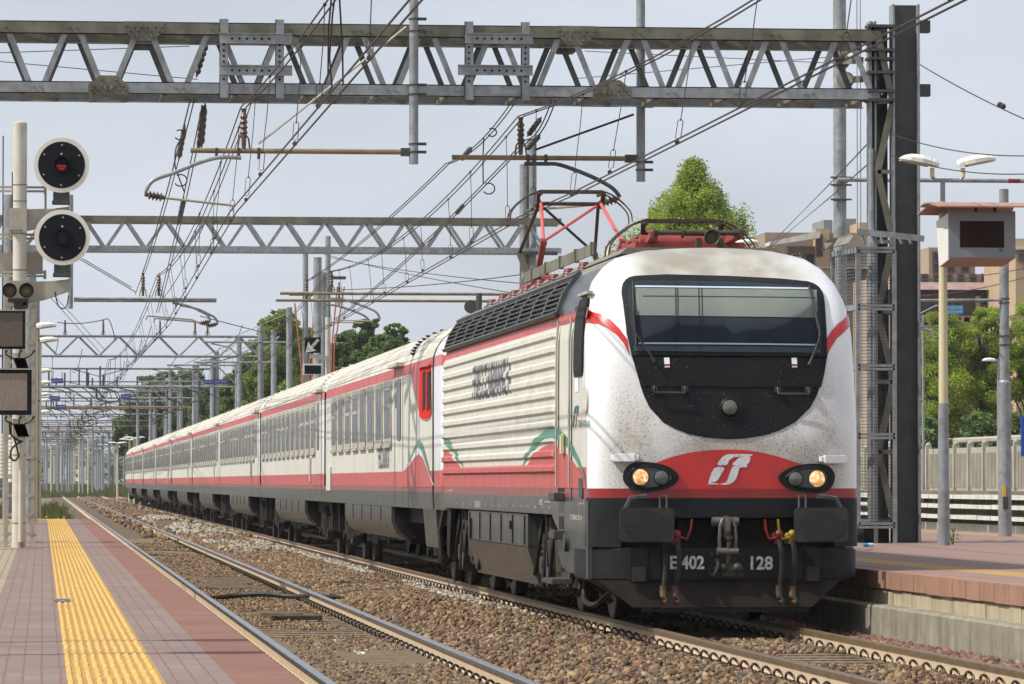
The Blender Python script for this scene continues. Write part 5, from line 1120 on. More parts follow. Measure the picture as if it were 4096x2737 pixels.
for u in (1603,): p = PY(u,609,y1); b.box(p.x,xd1,y1-.04,y1+.04,p.z-.06,p.z+.06)
b.build('tube_clamp','galvd',a1_)
b = MB()
for u in (2112,2183,2137): p = PY(u,635,y2); b = MB(); b.box(p.x-.02,p.x+.02,y2-.06,y2+.06,p.z-.10,p.z+.06); b.build('tube_clamp','galvd',a2_)
b = MB(); p = PY(2500,635,y2); b.box(p.x,xd2,y2-.04,y2+.04,p.z-.06,p.z+.06); b.build('tube_clamp','galvd',a2_)
sA = PY(975,595,y1); post_insulator(a1_, sA, PY(975,435,y1).z-sA.z); sB = PY(2083,620,y2); post_insulator(a2_, sB, PY(2083,470,y2).z-sB.z)
b = MB(); b.tube([PY(1035,575,y1), PY(1625,108,y1)], .018, 7); b.build('stay_rod','wirelt',t)
b = MB(); b.tube([PY(2140,600,y2), PY(2535,458,y2)], .018, 7); b.build('stay_rod','wire',t)
def Q(y, *pts): return [PY(u,v,y) for u,v in pts]
ya_ = y1-.05; reg_arm(a1_, Q(ya_,(965,632),(880,630),(800,650),(700,690),(628,715),(600,735),(580,772)), Q(ya_,(578,778),(660,792)), Q(ya_,(915,820),(930,822),(933,846)), 'galv')
yb_ = y2-.05; reg_arm(a2_, Q(yb_,(2097,656),(2180,656),(2240,660),(2350,700),(2430,740),(2462,765),(2480,790)), Q(yb_,(2478,793),(2395,818)), Q(yb_,(2110,842),(2095,845),(2087,866)), 'galvd')
# pillar with two channel columns
def column(u0, u1, y, zt, par):
    xa, xb = PY(u0,1500,y).x, PY(u1,1500,y).x; b = MB()
    b.box(xa+.03,xb-.03,y+.12,y+.135,PZT,zt); o = b.build('column_web','galvd',par); f = MB(); f.box(xa,xa+.03,y-.02,y+.28,PZT,zt); f.box(xb-.03,xb,y-.02,y+.28,PZT,zt); f.build('column_flange','galv',o); return xa, xb  # web darker than its flanges: its shade put into the steel colour
ztp = PY(3640,18,G1).z; xa2, xb2 = column(3574, 3682, G1, ztp, t); xa1, xb1 = column(3482, 3508, G1+.1, ztp-.25, t)
b = MB(); z = .9; k = 0
b.box(xb1,xa2,G1+.42,G1+.43,PZT,ztp-.3)
b.build('column_back','galvd',t); b = MB()
while z < ztp-.8: b.bar((xb1,G1+.0,z if k%2 else z+1.05),(xa2,G1+.0,z+1.05 if k%2 else z),.10,.014,up=(0,1,0)); b.bar((xb1,G1,z),(xa2,G1,z),.06,.014,up=(0,1,0)); z += 1.05; k += 1
b.build('column_lacing','galvw',t)
for v in (105,200,235,290,365,400): z = PY(3560,v,G1).z; b = MB(); b.box(xa1-.05,xa2+.04,G1-.06,G1+.25,z-.02,z+.02); b.build('column_bracket','galvd',t)
for v in (105,360): z = PY(3700,v,G1).z; b = MB(); b.box(xb2,xb2+.17,G1+.02,G1+.2,z-.09,z+.09); b.build('column_stub','galvd',t)
for u, v in ((3365,245),(3382,320)):
    p = PY(u,v,G1B+.5); b = MB(); b._lathe([(.03,-.05),(.13,-.04),(.12,0),(.13,.04),(.03,.05)], p, Vector((0.5,1,0)), 20, 0); b.bar(p,(xb1,G1B-.2,p.z-.05),.06,.1); b.build('tension_pulley','galvw',t)
# gantry over the train further back
G2 = 120.0
g2 = thing('gantry', 'slimmer grey lattice gantry behind the raised pantograph', 'gantry', (13.0, G2, PZT))
p0, p1 = PY(0,860,G2), PY(2246,874,G2); zt = p1.z; zb = PY(1000,1008,G2).z+.0
for y in (G2, G2+.9):
    b = MB(); b.box(-8,p1.x,y,y+.07,zt-.17,zt); b.build('top_chord','galvw',g2); b = MB(); b.box(-8,p1.x,y,y+.07,zb,zb+.15); b.build('bottom_chord','galv',g2)
    b = MB(); xk = PY(341,900,G2).x-7*1.072
    while xk < p1.x-.5: b.bar((xk+.05,y+.03,zt-.15),(xk+.50,y+.03,zb+.13),.075,.05,up=(0,1,0)); b.bar((xk-.05,y+.03,zt-.15),(xk-.50,y+.03,zb+.13),.075,.05,up=(0,1,0)); xk += 1.072
    b.build('lattice','galv',g2)
for u, vt, r in ((2095,658,.115),(2128,562,.125)):
    p = PY(u,vt,G2+.3); b = MB(); b.tube([(p.x,p.y,PZT),(p.x,p.y,6),(p.x,p.y,6.05),(p.x,p.y,p.z)],[r*1.25,r*1.2,r,r],16); b.build('mast','galv',g2)
b = MB(); p = PY(2095,1150,G2); b.box(p.x-.1,p.x+.9,G2-.1,G2-.02,zb-.05,zb+.05); b.build('mast_bracket','galvd',g2)
p = PY(283,780,G2-.1); pb = PY(283,1235,G2-.1); b = MB(); b.cyl((p.x,p.y,p.z),(p.x,p.y,pb.z),.068,14); b.build('drop_tube','galv',g2)
for v, dy in ((1195,-.1),(1203,.35)): aa, z = arm(g2, 295, 866, v, G2+dy, .035, 'galv')
for u, v0, v1 in ((572,1185,1092),(635,1185,1102)): s = PY(u,v0,G2-.1); post_insulator(aa, s, PY(u,v1,G2-.1).z-s.z)
for dx, dv in ((0,0),(30,10)): reg_arm(aa, Q(G2,(690+dx,1212+dv),(755+dx,1225+dv),(800+dx,1245+dv),(830+dx,1262+dv),(842+dx,1285+dv)), Q(G2,(842+dx,1286+dv),(800+dx,1295+dv)), Q(G2,(770+dx,1280+dv),(610+dx,1266+dv),(590+dx,1265+dv),(584+dx,1280+dv)))
for dy, v, ua, ub, us, vt, arms in ((-4,1178,2100,1120,1325,1085,[(1318,1195),(1370,1198),(1440,1220),(1490,1240),(1510,1255),(1520,1278)]),(5,1206,2120,1104,1226,1118,[(1290,1222),(1340,1222),(1400,1240),(1455,1262),(1480,1285)])):
    Y = G2+dy; aa, z = arm(g2, ua, ub, v, Y, .04); s = PY(us,v-5,Y); post_insulator(aa, s, PY(us,vt,Y).z-s.z)
    e = arms[-1]; reg_arm(aa, Q(Y,*arms), Q(Y,(e[0],e[1]+2),(e[0]-30,e[1]+8)), Q(Y,(e[0]-60,e[1]+6),(e[0]-165,e[1]+4),(e[0]-175,e[1]+18)))
G3 = 200.0
g3 = thing('gantry', 'far light tubular gantry with wide zigzag braces above the coaches', 'gantry', (9.3, G3, -.2))
zt, zb = PY(600,1345,G3).z, PY(600,1425,G3).z
for y in (G3, G3+.7):
    b = MB(); b.cyl((-2.2,y,zt),(9.9,y,zt),.05,8); b.cyl((-2.2,y,zb),(9.9,y,zb),.05,8); b.build('chord_tube','galv',g3); b = MB(); x = -2
    while x < 9.5: b.tube([(x,y,zt),(x+.89,y,zb)],.04,6); b.tube([(x+.89,y,zb),(x+1.78,y,zt)],.04,6); x += 1.78
    b.build('lattice','galv',g3)
for u in (1043,): p = PY(u,1310,G3); b = MB(); b.cyl((p.x,p.y,-.3),(p.x,p.y,p.z),.13,12); b.build('mast','galv',g3)
b = MB(); b.cyl((-2.1,G3,-.3),(-2.1,G3,zt+.3),.13,12); b.build('mast','galv',g3)
for u in (260,413,640,780,830): s = PY(u,1345,G3); post_insulator(g3, s, .7)

# ------------------------------------------------------------------ overhead lines
def catenary(label, mess, cont, sg=.5, gap=.05, ndrop=9, group=None, r=.0105, rd=.0055):
    """messenger wires sagging between supports, a pair of contact wires under them, and the droppers between"""
    t = thing('overhead_line', label, 'overhead line', tuple(mess[1]), group)
    def mpos(y):
        for a, e in zip(mess[:-1], mess[1:]):
            if a.y <= y <= e.y: f = (y-a.y)/(e.y-a.y); return a.lerp(e, f)-Vector((0,0,4*sg*min(1,((e.y-a.y)/60)**2)*f*(1-f)))
        return None
    def cpos(y):
        for a, e in zip(cont[:-1], cont[1:]):
            if a.y <= y <= e.y: return a.lerp(e, (y-a.y)/(e.y-a.y))
        return None
    b = MB()
    for a, e in zip(mess[:-1], mess[1:]):
        n = 12
        for d in (-gap, gap): b.tube([mpos(a.y+(e.y-a.y)*min(i/n,.99999))+Vector((d*.8,0,0)) for i in range(n+1)], r, 5)
    b.build('messenger_wire','wire',t)
    for d in (-gap, gap): b = MB(); b.tube([c+Vector((d,0,0)) for c in cont], r, 5); b.build('contact_wire','wire',t)
    tot = 0
    for a, e in zip(mess[:-1], mess[1:]):
        n = max(2, int((e.y-a.y)/5.2))
        for i in range(n):
            y = a.y+(e.y-a.y)*(i+.5)/n; m_, c_ = mpos(y), cpos(y)
            if c_ is None or tot > 99: continue
            tot += 1; d = gap*(-1 if i % 2 else 1); p, q = m_+Vector((d*.8,0,0)), c_+Vector((d,0,0)); b = MB(); L = p.z-q.z
            b.tube([p, p.lerp(q,.35)+Vector((.008,0,0)), p.lerp(q,.78)], rd, 4)
            b.tube([p.lerp(q,.76), p.lerp(q,.78)+Vector((.03,0,0)), p.lerp(q,.94)+Vector((.03,0,0)), p.lerp(q,.95), p.lerp(q,.94)-Vector((.03,0,0)), p.lerp(q,.78)-Vector((.03,0,0)), p.lerp(q,.76)], rd, 4)
            b.ball(q+Vector((0,0,.02)), .03, 6); b.ball(p, .022, 6); b.build('dropper','wire',t)
    return t
V = Vector
catenary('pair of contact wires and droppers over the empty track', [V((3.0,5,7.0)), PY(975,428,y1), PY(635,1100,G2), V((2.9,G3,6.9)), V((2.9,260,6.9)), V((2.9,320,6.9))], [V((3.15,5,5.25)), PY(933,848,ya_), PY(672,1297,G2), V((2.8,G3,5.45)), V((3.1,260,5.4)), V((2.8,320,5.4))], sg=.62)
catenary('pair of contact wires touching the raised pantograph over the train', [V((7.0,5,7.1)), PY(2083,466,y2), PY(1325,1086,G2-4), V((7.0,G3,6.9)), V((7.0,260,6.9)), V((7.0,320,6.9))], [V((6.95,5,5.05)), V((7.0,58.6,5.315)), PY(2087,868,yb_), PY(1345,1290,G2-4), V((6.9,G3,5.45)), V((7.1,260,5.4)), V((6.9,320,5.4))], sg=.78)
def wire(label, paths, r=.008, name='overhead_wire', cat='wire', m='wire', extras=()):
    labs = label if isinstance(label, (list, tuple)) else [label]
    for i, p in enumerate(paths):
        b = MB(); b.tube(p, r, 5)
        if len(extras) and len(extras) == len(paths): b.ball(extras[i][0], extras[i][1], 8)
        elif len(extras): [b.ball(c, s, 8) for c, s in extras]
        tag(b.build(name, m), labs[min(i, len(labs)-1)], cat)
def strain(p, q, n=3, r=.045):
    p, q = Vector(p), Vector(q); b = MB(); d = (q-p); L = d.length; pr = [(.012,0)]
    for i in range(n): z = L*(.1+.8*i/n); pr += [(.02,z),(r,z+L*.06),(r,z+L*.12),(.02,z+L*.18),(.012,z+L*.24)]
    pr += [(.012,L)]; b._lathe(pr, p, d.normalized(), 8, 0); return b
def anchored(label, pts, strings, gap=.03, sg=.15):
    o = thing('anchor_line', label, 'overhead line', tuple(pts[0])); b = MB()
    for a, e in zip(pts[:-1], pts[1:]):
        for d in (-gap, gap): b.tube([q+Vector((d,0,0)) for q in sag(a,e,sg)], .0105, 5)
    b.build('anchor_wire','wire',o)
    for p, q in strings: strain(p, q, 5).build('strain_insulator','galvd',o)
    return o
Y6 = 67.2
anchored('terminating messenger line left of the first insulator, running back from the front gantry', [PY(768,405,Y6), PY(575,1090,G2)], [(PY(830,165,Y6),PY(785,310,Y6)),(PY(740,500,Y6+3),PY(715,640,Y6+6))])
anchored('terminating line with a chain of insulators hanging under the front gantry near the signal', [PY(815,420,Y6), PY(815,430,Y6), PY(630,1250,G2-1)], [(PY(812,425,Y6),PY(795,600,Y6+2)),(PY(820,415,Y6-.1),PY(806,590,Y6+2)),(PY(735,790,Y6+15),PY(712,900,Y6+20))])
anchored('terminating line that slopes from the front gantry towards the tan tubes over the coaches', [PY(2048,418,Y6), PY(1790,655,G1B+10), PY(1228,1125,G2+5)], [(PY(1885,590,Y6+5),PY(1845,640,Y6+7))])
anchored('terminating line with strain insulators just left of the raised pantograph', [PY(2215,400,Y6), PY(2110,560,Y6+.5), PY(1340,1280,G2-4)], [(PY(2165,470,Y6),PY(2110,545,Y6+.5)),(PY(2160,540,Y6),PY(2105,600,Y6+.5)),(PY(1855,820,Y6+15),PY(1825,855,Y6+17))])
wire(['thick black jumper cable hooking under the front gantry by its left mounting frame','straight black jumper cable just left of the hooked one','black jumper cable just right of the hooked one'], [[PY(1345,-60,52),PY(1330,60,54),PY(1318,230,56),PY(1328,350,57),PY(1300,400,58)],[PY(1330,-60,52),PY(1314,120,54),PY(1312,300,56)],[PY(1355,-50,52),PY(1370,200,54),PY(1372,340,56)]], .012, 'jumper_cable', 'cable', 'hose')
wire(['thin wire rising rightwards behind the left end of the front gantry','thin wire falling rightwards behind the left end of the front gantry'], [[PY(-40,213,71),PY(760,185,70.5)],[PY(-40,243,71),PY(790,318,70.5)]], .007)
wire(['thin wire falling towards the upper tension pulley','thin wire rising towards the upper tension pulley'], [[PY(2340,205,70),PY(3360,255,72)],[PY(2300,315,70),PY(3360,225,72)]], .006)
def loop(u, v, r, Y, lab):
    wire(lab, [[PY(u+r*math.cos(a), v+r*.9*math.sin(a), Y) for a in np.linspace(-2.2, 2.6, 16)]], .011, 'jumper_cable', 'cable', 'hose')
loop(722,722,26,72,'round jumper loop beside the curved arm at upper left'); loop(720,540,22,69,'small jumper loop above the curved arm at upper left'); loop(1968,530,18,69,'small jumper loop on the terminating line right of the drop tube'); loop(1955,755,24,74,'round jumper loop on the lines left of the raised pantograph')
wire(['long jumper cable hanging from the small loop to the round loop at upper left','jumper cable falling between the two loops left of the pantograph'], [smooth_poly([tuple(PY(u,v,70)) for u,v in ((735,545),(705,590),(700,660),(712,700),(738,770))],4,False), smooth_poly([tuple(PY(u,v,71)) for u,v in ((1935,550),(1932,640),(1933,735))],4,False)], .011, 'jumper_cable', 'cable', 'hose')
wire(['pale feeder wire rising from the double tube towards the front gantry','dark feeder wire just right of the pale one, rising to the front gantry'], [sag(PY(540,1180,119),PY(760,400,67.5),.2), sag(PY(655,1190,119),PY(1010,400,67.5),.35)], .0095)
wire('cable with an inline tensioner running to the upper right corner', [sag(PY(3665,250,68),PY(4200,520,60),.05)], .009, extras=((PY(4000,420,63.2),.045),(PY(4012,426,63.1),.045)))
wire(['sagging cable passing just over the twin platform lamp heads','sagging cable passing in front of the twin platform lamp heads'], [sag(PY(3560,535,66),PY(4200,620,58),.12),sag(PY(3560,620,66),PY(4200,690,58),.12)], .008)
wire(['upper slanting stay cable between the thick mast and the pillar','lower slanting stay cable between the thick mast and the pillar'], [[PY(3080,980,95),PY(3320,735,100),PY(3480,565,67)],[PY(3080,990,95),PY(3320,790,100),PY(3480,650,67)]], .012)
wire(['thin black cable slanting right under the platform display','second thin black cable down under the platform display','lowest thin black cable slanting across the light green trees'], [sag(PY(3670,1118,85),PY(4200,1050,72),.08),sag(PY(3670,1185,85),PY(4200,1080,72),.08),sag(PY(3660,1310,85),PY(4200,1225,72),.08)], .008)
wire(['upper dark feeder cable falling from the ducted masts','lower dark feeder cable falling from the ducted masts','dark feeder cable rising towards the slim gantry mast'], [sag(PY(1320,1030,180),PY(2100,1135,122),.1),sag(PY(1290,1015,185),PY(2100,1180,122),.1),sag(PY(1310,1160,150),PY(2110,1095,121),.1)], .014)
wire(['upper stay wire from behind the lower signal disc to the double tube','lower stay wire from behind the lower signal disc to the double tube','upper long stay wire falling to the zigzag gantry','lower long stay wire falling to the zigzag gantry'], [[PY(330,1035,112),PY(525,1150,119)],[PY(320,1038,112),PY(545,1170,119)],[PY(185,1150,150),PY(420,1400,199)],[PY(180,1165,150),PY(400,1410,199)]], .012)
wire(['black cable strung along the top of the zigzag gantry','black cable dropping steeply onto the zigzag gantry','black cable falling to the right end of the zigzag gantry'], [sag(PY(230,1290,199),PY(430,1275,199),.12),sag(PY(430,1275,199),PY(460,1360,199.5),-.2),sag(PY(800,1265,199),PY(1050,1330,199),.0)], .02)
# ------------------------------------------------------------------ masts and portals beyond
def mast(u, vt, ztop, r=.11, label=None, name='catenary_mast', group='masts beside the far tracks', zb=-.3, m='galv', arms=True):
    k = (VPY-vt)/FPX; Y = (ztop-CH)/k*.995; p = PY(u, vt, Y)
    t = thing(name, label, 'mast', (p.x, p.y, zb), group)
    b = MB(); b.tube([(p.x,p.y,zb),(p.x,p.y,p.z*.55),(p.x,p.y,p.z*.56),(p.x,p.y,p.z)],[r*1.3,r*1.25,r,r],10); b.build('pole', m, t)
    if arms:
        b = MB(); b.cyl((p.x,p.y,p.z-1.3),(p.x-3.2,p.y,p.z-1.3),.04,6); b.tube([(p.x,p.y,p.z-.2),(p.x-2.4,p.y,p.z-1.25)],.015,5); b.tube([(p.x-2.9,p.y,p.z-1.35),(p.x-2.2,p.y,p.z-1.5),(p.x-1.5,p.y,p.z-2.2)],.03,6); b.build('cantilever', m, t)
    return t
mlist = [(1157,1230,8.0,'first'),(957,1345,8.0,'second'),(850,1425,8.0,'third'),(776,1465,8.2,'fourth'),(681,1480,8.6,'fifth'),(602,1535,8.4,'sixth'),(552,1560,8.2,'seventh'),(1095,1320,7.6,'eighth')]
for u, v, z, o in mlist: mast(u, v, z, label=f'{o} plain grey mast behind the coaches, counted away from the front' if o != 'eighth' else 'short grey mast just left of the mast with orange ducts')
for i, (u, vt, zt) in enumerate(((1222,1005,11.5),(1312,945,12.5))):
    o = mast(u, vt, zt, .12, ['shorter grey mast with orange ducts, left of its taller neighbour','taller grey mast with orange ducts and a cross arm'][i], group='ducted masts', arms=False)
    L = o.location; b = MB(); b.bar((L.x-.7,L.y,zt-1.9),(L.x+.8,L.y,zt-1.9),.14,.14); b.build('cross_arm','galvd',o); b = MB()
    for d in (-.18,.16,.28): b.tube([(L.x+d*2.6,L.y-.1,zt-2.3),(L.x+d,L.y-.15,zt-5),(L.x+d*.6,L.y-.15,1)],.035,5)
    b.build('cable_duct','orange',o)
    post_insulator(o, (L.x+.5,L.y,zt-3.2), 1.1, .14)
for i, (u, vt, zt, r) in enumerate(((1270,1030,9.0,.14),(1290,1090,8.6,.13))): mast(u, vt, zt, r, ['pale mast right behind the arrow sign','slightly shorter pale mast behind the arrow sign'][i], arms=False, group='pale masts behind the arrow sign')
PORD = ['nearest','second nearest','third nearest','fourth nearest','fifth nearest','sixth nearest','seventh nearest','eighth nearest','ninth nearest','tenth nearest','farthest']
for i, Y in enumerate((232, 262, 292, 325, 360, 400, 445, 495, 550, 610, 680)):
    t = thing('catenary_portal', f'{PORD[i]} tubular portal across the far tracks beyond the zigzag gantry', 'portal', (8.9, Y, -.3), 'portals across the far tracks')
    b = MB(); b.cyl((8.9,Y,-.3),(8.9,Y,8.2),.13,10); b.build('mast','galv',t)
    b = MB(); b.cyl((-1.6,Y,-.3),(-1.6,Y,8.2),.13,10); b.build('mast','galv',t)
    b = MB(); b.cyl((-1.6,Y,6.35),(8.9,Y,6.35),.055,7); b.cyl((-1.6,Y,7.3),(8.9,Y,7.3),.05,7); b.build('beam_tube','galv' if i%2 else 'galvw',t)
    b = MB()
    for x in (2.9,7.0):
        b.cyl((x+.2,Y,6.35),(x+.2,Y,7.0),.06,6); b.tube([(x+.2,Y,6.3),(x+.9,Y,6.1),(x+1.1,Y,5.7),(x,Y,5.45)],.04,5); b.tube([(x-1.5,Y,7.3),(x,Y,6.9),(x+1.4,Y,7.3)],.02,4)
    b.build('wire_support','galvd',t)
for tk, x in (('far stretch of the overhead line over the empty track',2.9),('far stretch of the overhead line over the train',7.0)):
    b = MB()
    Ys = (320,360,400,445,495,550,610,680)
    for a, e in zip(Ys[:-1], Ys[1:]): b.tube(sag((x,a,6.9),(x,e,6.9),.45,6),.02,4); b.tube([(x,a,5.4),(x,e,5.4)],.02,4); [b.tube([(x,a+(e-a)*f,6.85-1.8*f*(1-f)),(x,a+(e-a)*f,5.4)],.012,4) for f in (.2,.4,.6,.8)]
    tag(b.build('overhead_line','wire'), tk, 'overhead line')
rt = random.Random(33)
for k, (x, z, z2) in enumerate(((-1.5,8.3,8.0),(.6,7.9,7.6),(1.6,7.3,6.8),(4.2,7.7,7.4),(4.9,8.3,8.2),(5.8,7.0,6.7),(8.4,7.8,7.6),(8.9,8.4,8.2))):
    b = MB(); yy = [198, 232, 262, 292, 325, 360, 400, 445, 495, 550, 610, 680]
    for a, e in zip(yy[:-1], yy[1:]): b.tube(sag((x+rt.uniform(-.2,.2),a,z),(x+rt.uniform(-.2,.2),e,z),rt.uniform(.25,.6),6),.016,4)
    tag(b.build('feeder_line','wire'), 'dark feeder line strung along the tops of the far portals', 'overhead line', 'feeder lines along the far portals')
for i, Y in enumerate((215, 247, 277, 308, 342, 380, 422, 470, 520, 580)):
    x0, x1 = rt.uniform(-1.5, .5), (9.2 if Y < 500 else rt.uniform(4.6, 5.2)); z = rt.uniform(5.9, 6.9); t = thing('cross_span', 'thin tubular cross span hung with insulators between the far portals', 'cross span', (x1, Y, -.3), 'cross spans between the far portals')
    b = MB(); b.cyl((x0,Y,z),(x1,Y,z),.045,6); b.build('span_tube', rt.choice(['galv','galvw','tubebr']), t); b = MB(); b.cyl((x1,Y,-.3),(x1,Y,z+1.2),.09,8); b.build('mast','galv',t)
    b = MB(); b.bar((x0,Y,z+.02),(x1,Y,z+.02),.02)
    for k in range(7):
        x = rt.uniform(x0, x1); h = rt.uniform(.3, 1.0); b.cyl((x,Y,z),(x,Y,z+h),.045,5); b.tube([(x,Y,z-.05),(x+rt.uniform(.3,.9),Y,z-.2),(x+rt.uniform(.5,1.3),Y,z-.7)],.025,4)
    b.build('insulator_row','galvd',t)
r3 = random.Random(21); FORD = 0
for i in range(64):
    Y = r3.uniform(520, 1300); u = r3.uniform(175, 480)
    if u > 440 and Y < 700: Y += 200
    p = PY(u, 1900, Y); pal = r3.random() < .16
    b = MB(); h = r3.uniform(6.8, 9.4); b.cyl((p.x,Y,-.4),(p.x,Y,h),r3.uniform(.09,.16) if not pal else .085,6); 
    if not pal: b.cyl((p.x-r3.uniform(1,6),Y,h-1.5),(p.x+r3.uniform(0,4),Y,h-1.5),.07,5); b.cyl((p.x-r3.uniform(1,6),Y,h-.6),(p.x+r3.uniform(0,4),Y,h-.6),.06,5)
    else: b.bar((p.x-.9,Y,h),(p.x+.9,Y,h+.1),.3,.2)
    tag(b.build('catenary_mast' if not pal else 'lamp_post','galv' if not pal else 'lampcream'), 'hazy grey mast in the thicket of masts at the vanishing point' if not pal else 'hazy cream lamp post among the masts at the vanishing point', 'mast' if not pal else 'street lamp', 'masts at the vanishing point' if not pal else 'far cream lamps')
# blue hanging signs
for i, (u, v, w, h, lab, txt) in enumerate(((228,1524,50,20,'leftmost and highest blue hanging sign, left of the far tracks','SEZIONAMENTO'),(218,1594,44,18,'blue hanging sign below and left of the highest one','SEZIONE'),(246,1627,38,15,'lowest of the three blue hanging signs left of the far tracks','SEZIONE'),(503,1587,40,19,'blue hanging sign in front of the dark far trees','SEZIONAMENTO'),(836,1528,46,18,'left one of two blue signs side by side above the coaches','SEZIONAMENTO'),(886,1527,44,18,'right one of two blue signs side by side above the coaches','SEZIONE'),(856,1593,36,15,'single blue sign below the pair above the coaches','SEZIONE'))):
    Y = 4.6*FPX/(VPY-v); a, e = PY(u-w/2,v+h/2,Y), PY(u+w/2,v-h/2,Y); t = thing('hanging_sign', lab, 'sign', (a.x,Y,a.z), 'blue hanging signs')
    b = MB(); b.box(a.x,e.x,Y,Y+.04,a.z,e.z); b.build('plate','blue',t)
    text_mesh('lettering', txt, (e.x-a.x)*.82, (e.z-a.z)*.34, lambda q, r, o: V((a.x+(e.x-a.x)*.09+q, Y-o, a.z+(e.z-a.z)*.35+r)), 'yellow', t, off=.01)
    b = MB(); b.cyl((a.x+.05,Y,e.z),(a.x+.05,Y,e.z+.3),.015,5); b.cyl((e.x-.05,Y,e.z),(e.x-.05,Y,e.z+.3),.015,5); b.build('hanger','galvd',t)
# arrow board and companion board
YA = 135
t = thing('arrow_signal', 'black square board with a white arrow pointing down left on a cream post', 'signal', (PY(1311,1700,YA).x,YA,-.2))
p = PY(1311,1270,YA); b = MB(); b.cyl((p.x,YA,-.2),(p.x,YA,p.z),.075,12); b.build('post','postcream',t); f = lambda u, v, o=0: PY(u,v,YA-.25-o)
a, e = f(1219,1412), f(1283,1350); b = MB(); b.box(a.x,e.x,YA-.25,YA-.2,a.z,e.z); bo = b.build('board','discblk',t)
b = MB(); b.prism([f(u,v,.006) for u,v in ((1222,1411),(1234,1366),(1243,1385),(1270,1355),(1278,1363),(1251,1394),(1265,1403))],(0,-.004,0)); b.build('arrow','discrim',bo)
b = MB(); b.prism([f(u,v,.014) for u,v in ((1246,1386),(1272,1359),(1276,1364),(1250,1391))],(0,-.004,0)); b.prism([f(u,v,.014) for u,v in ((1228,1400),(1231,1384),(1235,1396),(1246,1398))],(0,-.004,0)); b.build('arrow_fill','brkt',bo)
b = MB(); q = f(1242,1425); b.bar((q.x,YA-.2,q.z),(p.x+.1,YA-.02,q.z-.05),.05,.12); b.build('bracket','postcream',t)
a, e = f(1213,1500), f(1290,1455); b = MB(); b.box(a.x,e.x,YA-.25,YA-.2,a.z,e.z); b.build('lower_board','discrim',t); a, e = f(1218,1496), f(1284,1462); b = MB(); b.box(a.x,e.x,YA-.27,YA-.25,a.z,e.z); b.build('lower_board_face','discblk',t)

# ================================================================== SIGNAL POST AT LEFT
YS = 63.0
t = thing('signal_post', 'cream signal post with two black discs with white rims, the upper one showing red', 'railway signal', (PZ(75,2192,PZT).x, YS, PZT))
s_ = lambda u, v, o=0: PY(u, v, YS+o)
pt, pb = s_(68,492), s_(75,2192); b = MB(); xm = pb.x; b.cyl((xm,YS,PZT),(xm,YS,pt.z),.096,22); b._lathe([(.096,0),(.08,.012),(0,.02)], (xm,YS,pt.z), V((0,0,1)), 22, 0); po = b.build('post','postcream',t)
b = MB(); p = s_(84,1900,-.11); b.cyl((p.x,p.y,PZT),(p.x,p.y,s_(84,1790).z),.034,12); cd = b.build('cable_conduit','postcream',t); b = MB(); b.cyl((p.x,p.y,PZT),(p.x,p.y,PZT+.085),.037,12); b.build('conduit_foot','brickr',cd)
b = MB()
for v in (740,805,935,1080,1820,2092): b._lathe([(.097,-.006),(.102,-.005),(.102,.005),(.097,.006)], (xm,YS,s_(70,v).z), V((0,0,1)), 20, 0)
b.build('strap','galvw',t)
for cu, cv, lit in ((246,661,1),(249.5,951,0)):
    c = s_(cu, cv, -.15); R_ = .387
    b = MB(); b._lathe([(R_,.0),(R_,.03),(R_*.995,.035),(.30,.036),(.30,0)], c, V((0,-1,0)), 56, 0); hd = b.build('signal_head','discrim',t)
    b = MB(); b._lathe([(.325,.03),(.325,.040),(.0,.041)], c, V((0,-1,0)), 56, 0); b.build('disc','discblk',hd)
    b = MB(); b._lathe([(.113,.04),(.113,.13),(.107,.13),(.107,.045),(0,.044)], c+V((.004,0,0)), V((0,-1,0)), 30, 0); b.build('hood','discblk',hd)
    b = MB(); b._lathe([(.10,.046),(.08,.05),(0,.052)], c, V((0,-1,0)), 24, 0); b.build('lens', 'cabdark' if not lit else 'discblk', hd)
    if lit:
        b = MB(); 
        for i in range(-3,4):
            for j in range(0,4):
                if math.hypot(i*.02,.01+j*.02) < .075: b.cyl(c+V((i*.02,-.052,-.008-j*.02)), c+V((i*.02,-.056,-.008-j*.02)), .0088, 8)
        b.build('lit_element','redlamp',hd)
    b = MB()
    for k in range(6): a = k*math.pi/3+.5; b.cyl(c+V((.28*math.cos(a),-.04,.28*math.sin(a))), c+V((.28*math.cos(a),-.05,.28*math.sin(a))), .013, 8)
    b.ball(c+V((0,-.045,.15)), .016, 8); b.build('screw','brkt',hd)
    b = MB(); b.box(c.x-.115,c.x+.115,YS-.16,YS+.08,c.z-.53,c.z-.37); b.box(c.x-.13,c.x+.12,YS-.18,YS+.05,c.z-.545,c.z-.49); b.build('lamp_case','galvd',hd,bevel=.008)
    z0 = c.z-.55; b = MB(); b.prism([(xm+.06,YS-.03,z0-.06),(xm+.06,YS-.03,z0-.37),(xm+.33,YS-.03,z0-.32),(c.x+.11,YS-.03,z0-.19),(c.x+.11,YS-.03,z0-.02),(xm+.45,YS-.03,z0-.05)],(0,.06,0)); b.box(xm-.15,xm+.06,YS-.13,YS+.1,z0-.36,z0-.05); b.box(xm+.04,xm+.10,YS-.15,YS+.12,z0-.40,z0-.03); b.build('bracket','brkt',t,bevel=.006)
    b = MB(); b.tube(smooth_poly([(c.x-.1,YS-.05,z0-.2),(c.x-.05,YS-.06,z0-.4),(c.x+.05,YS-.06,z0-.42),(c.x+.09,YS-.05,z0-.25)],5,False),.009,6); b.build('loop_cable','hose',t)
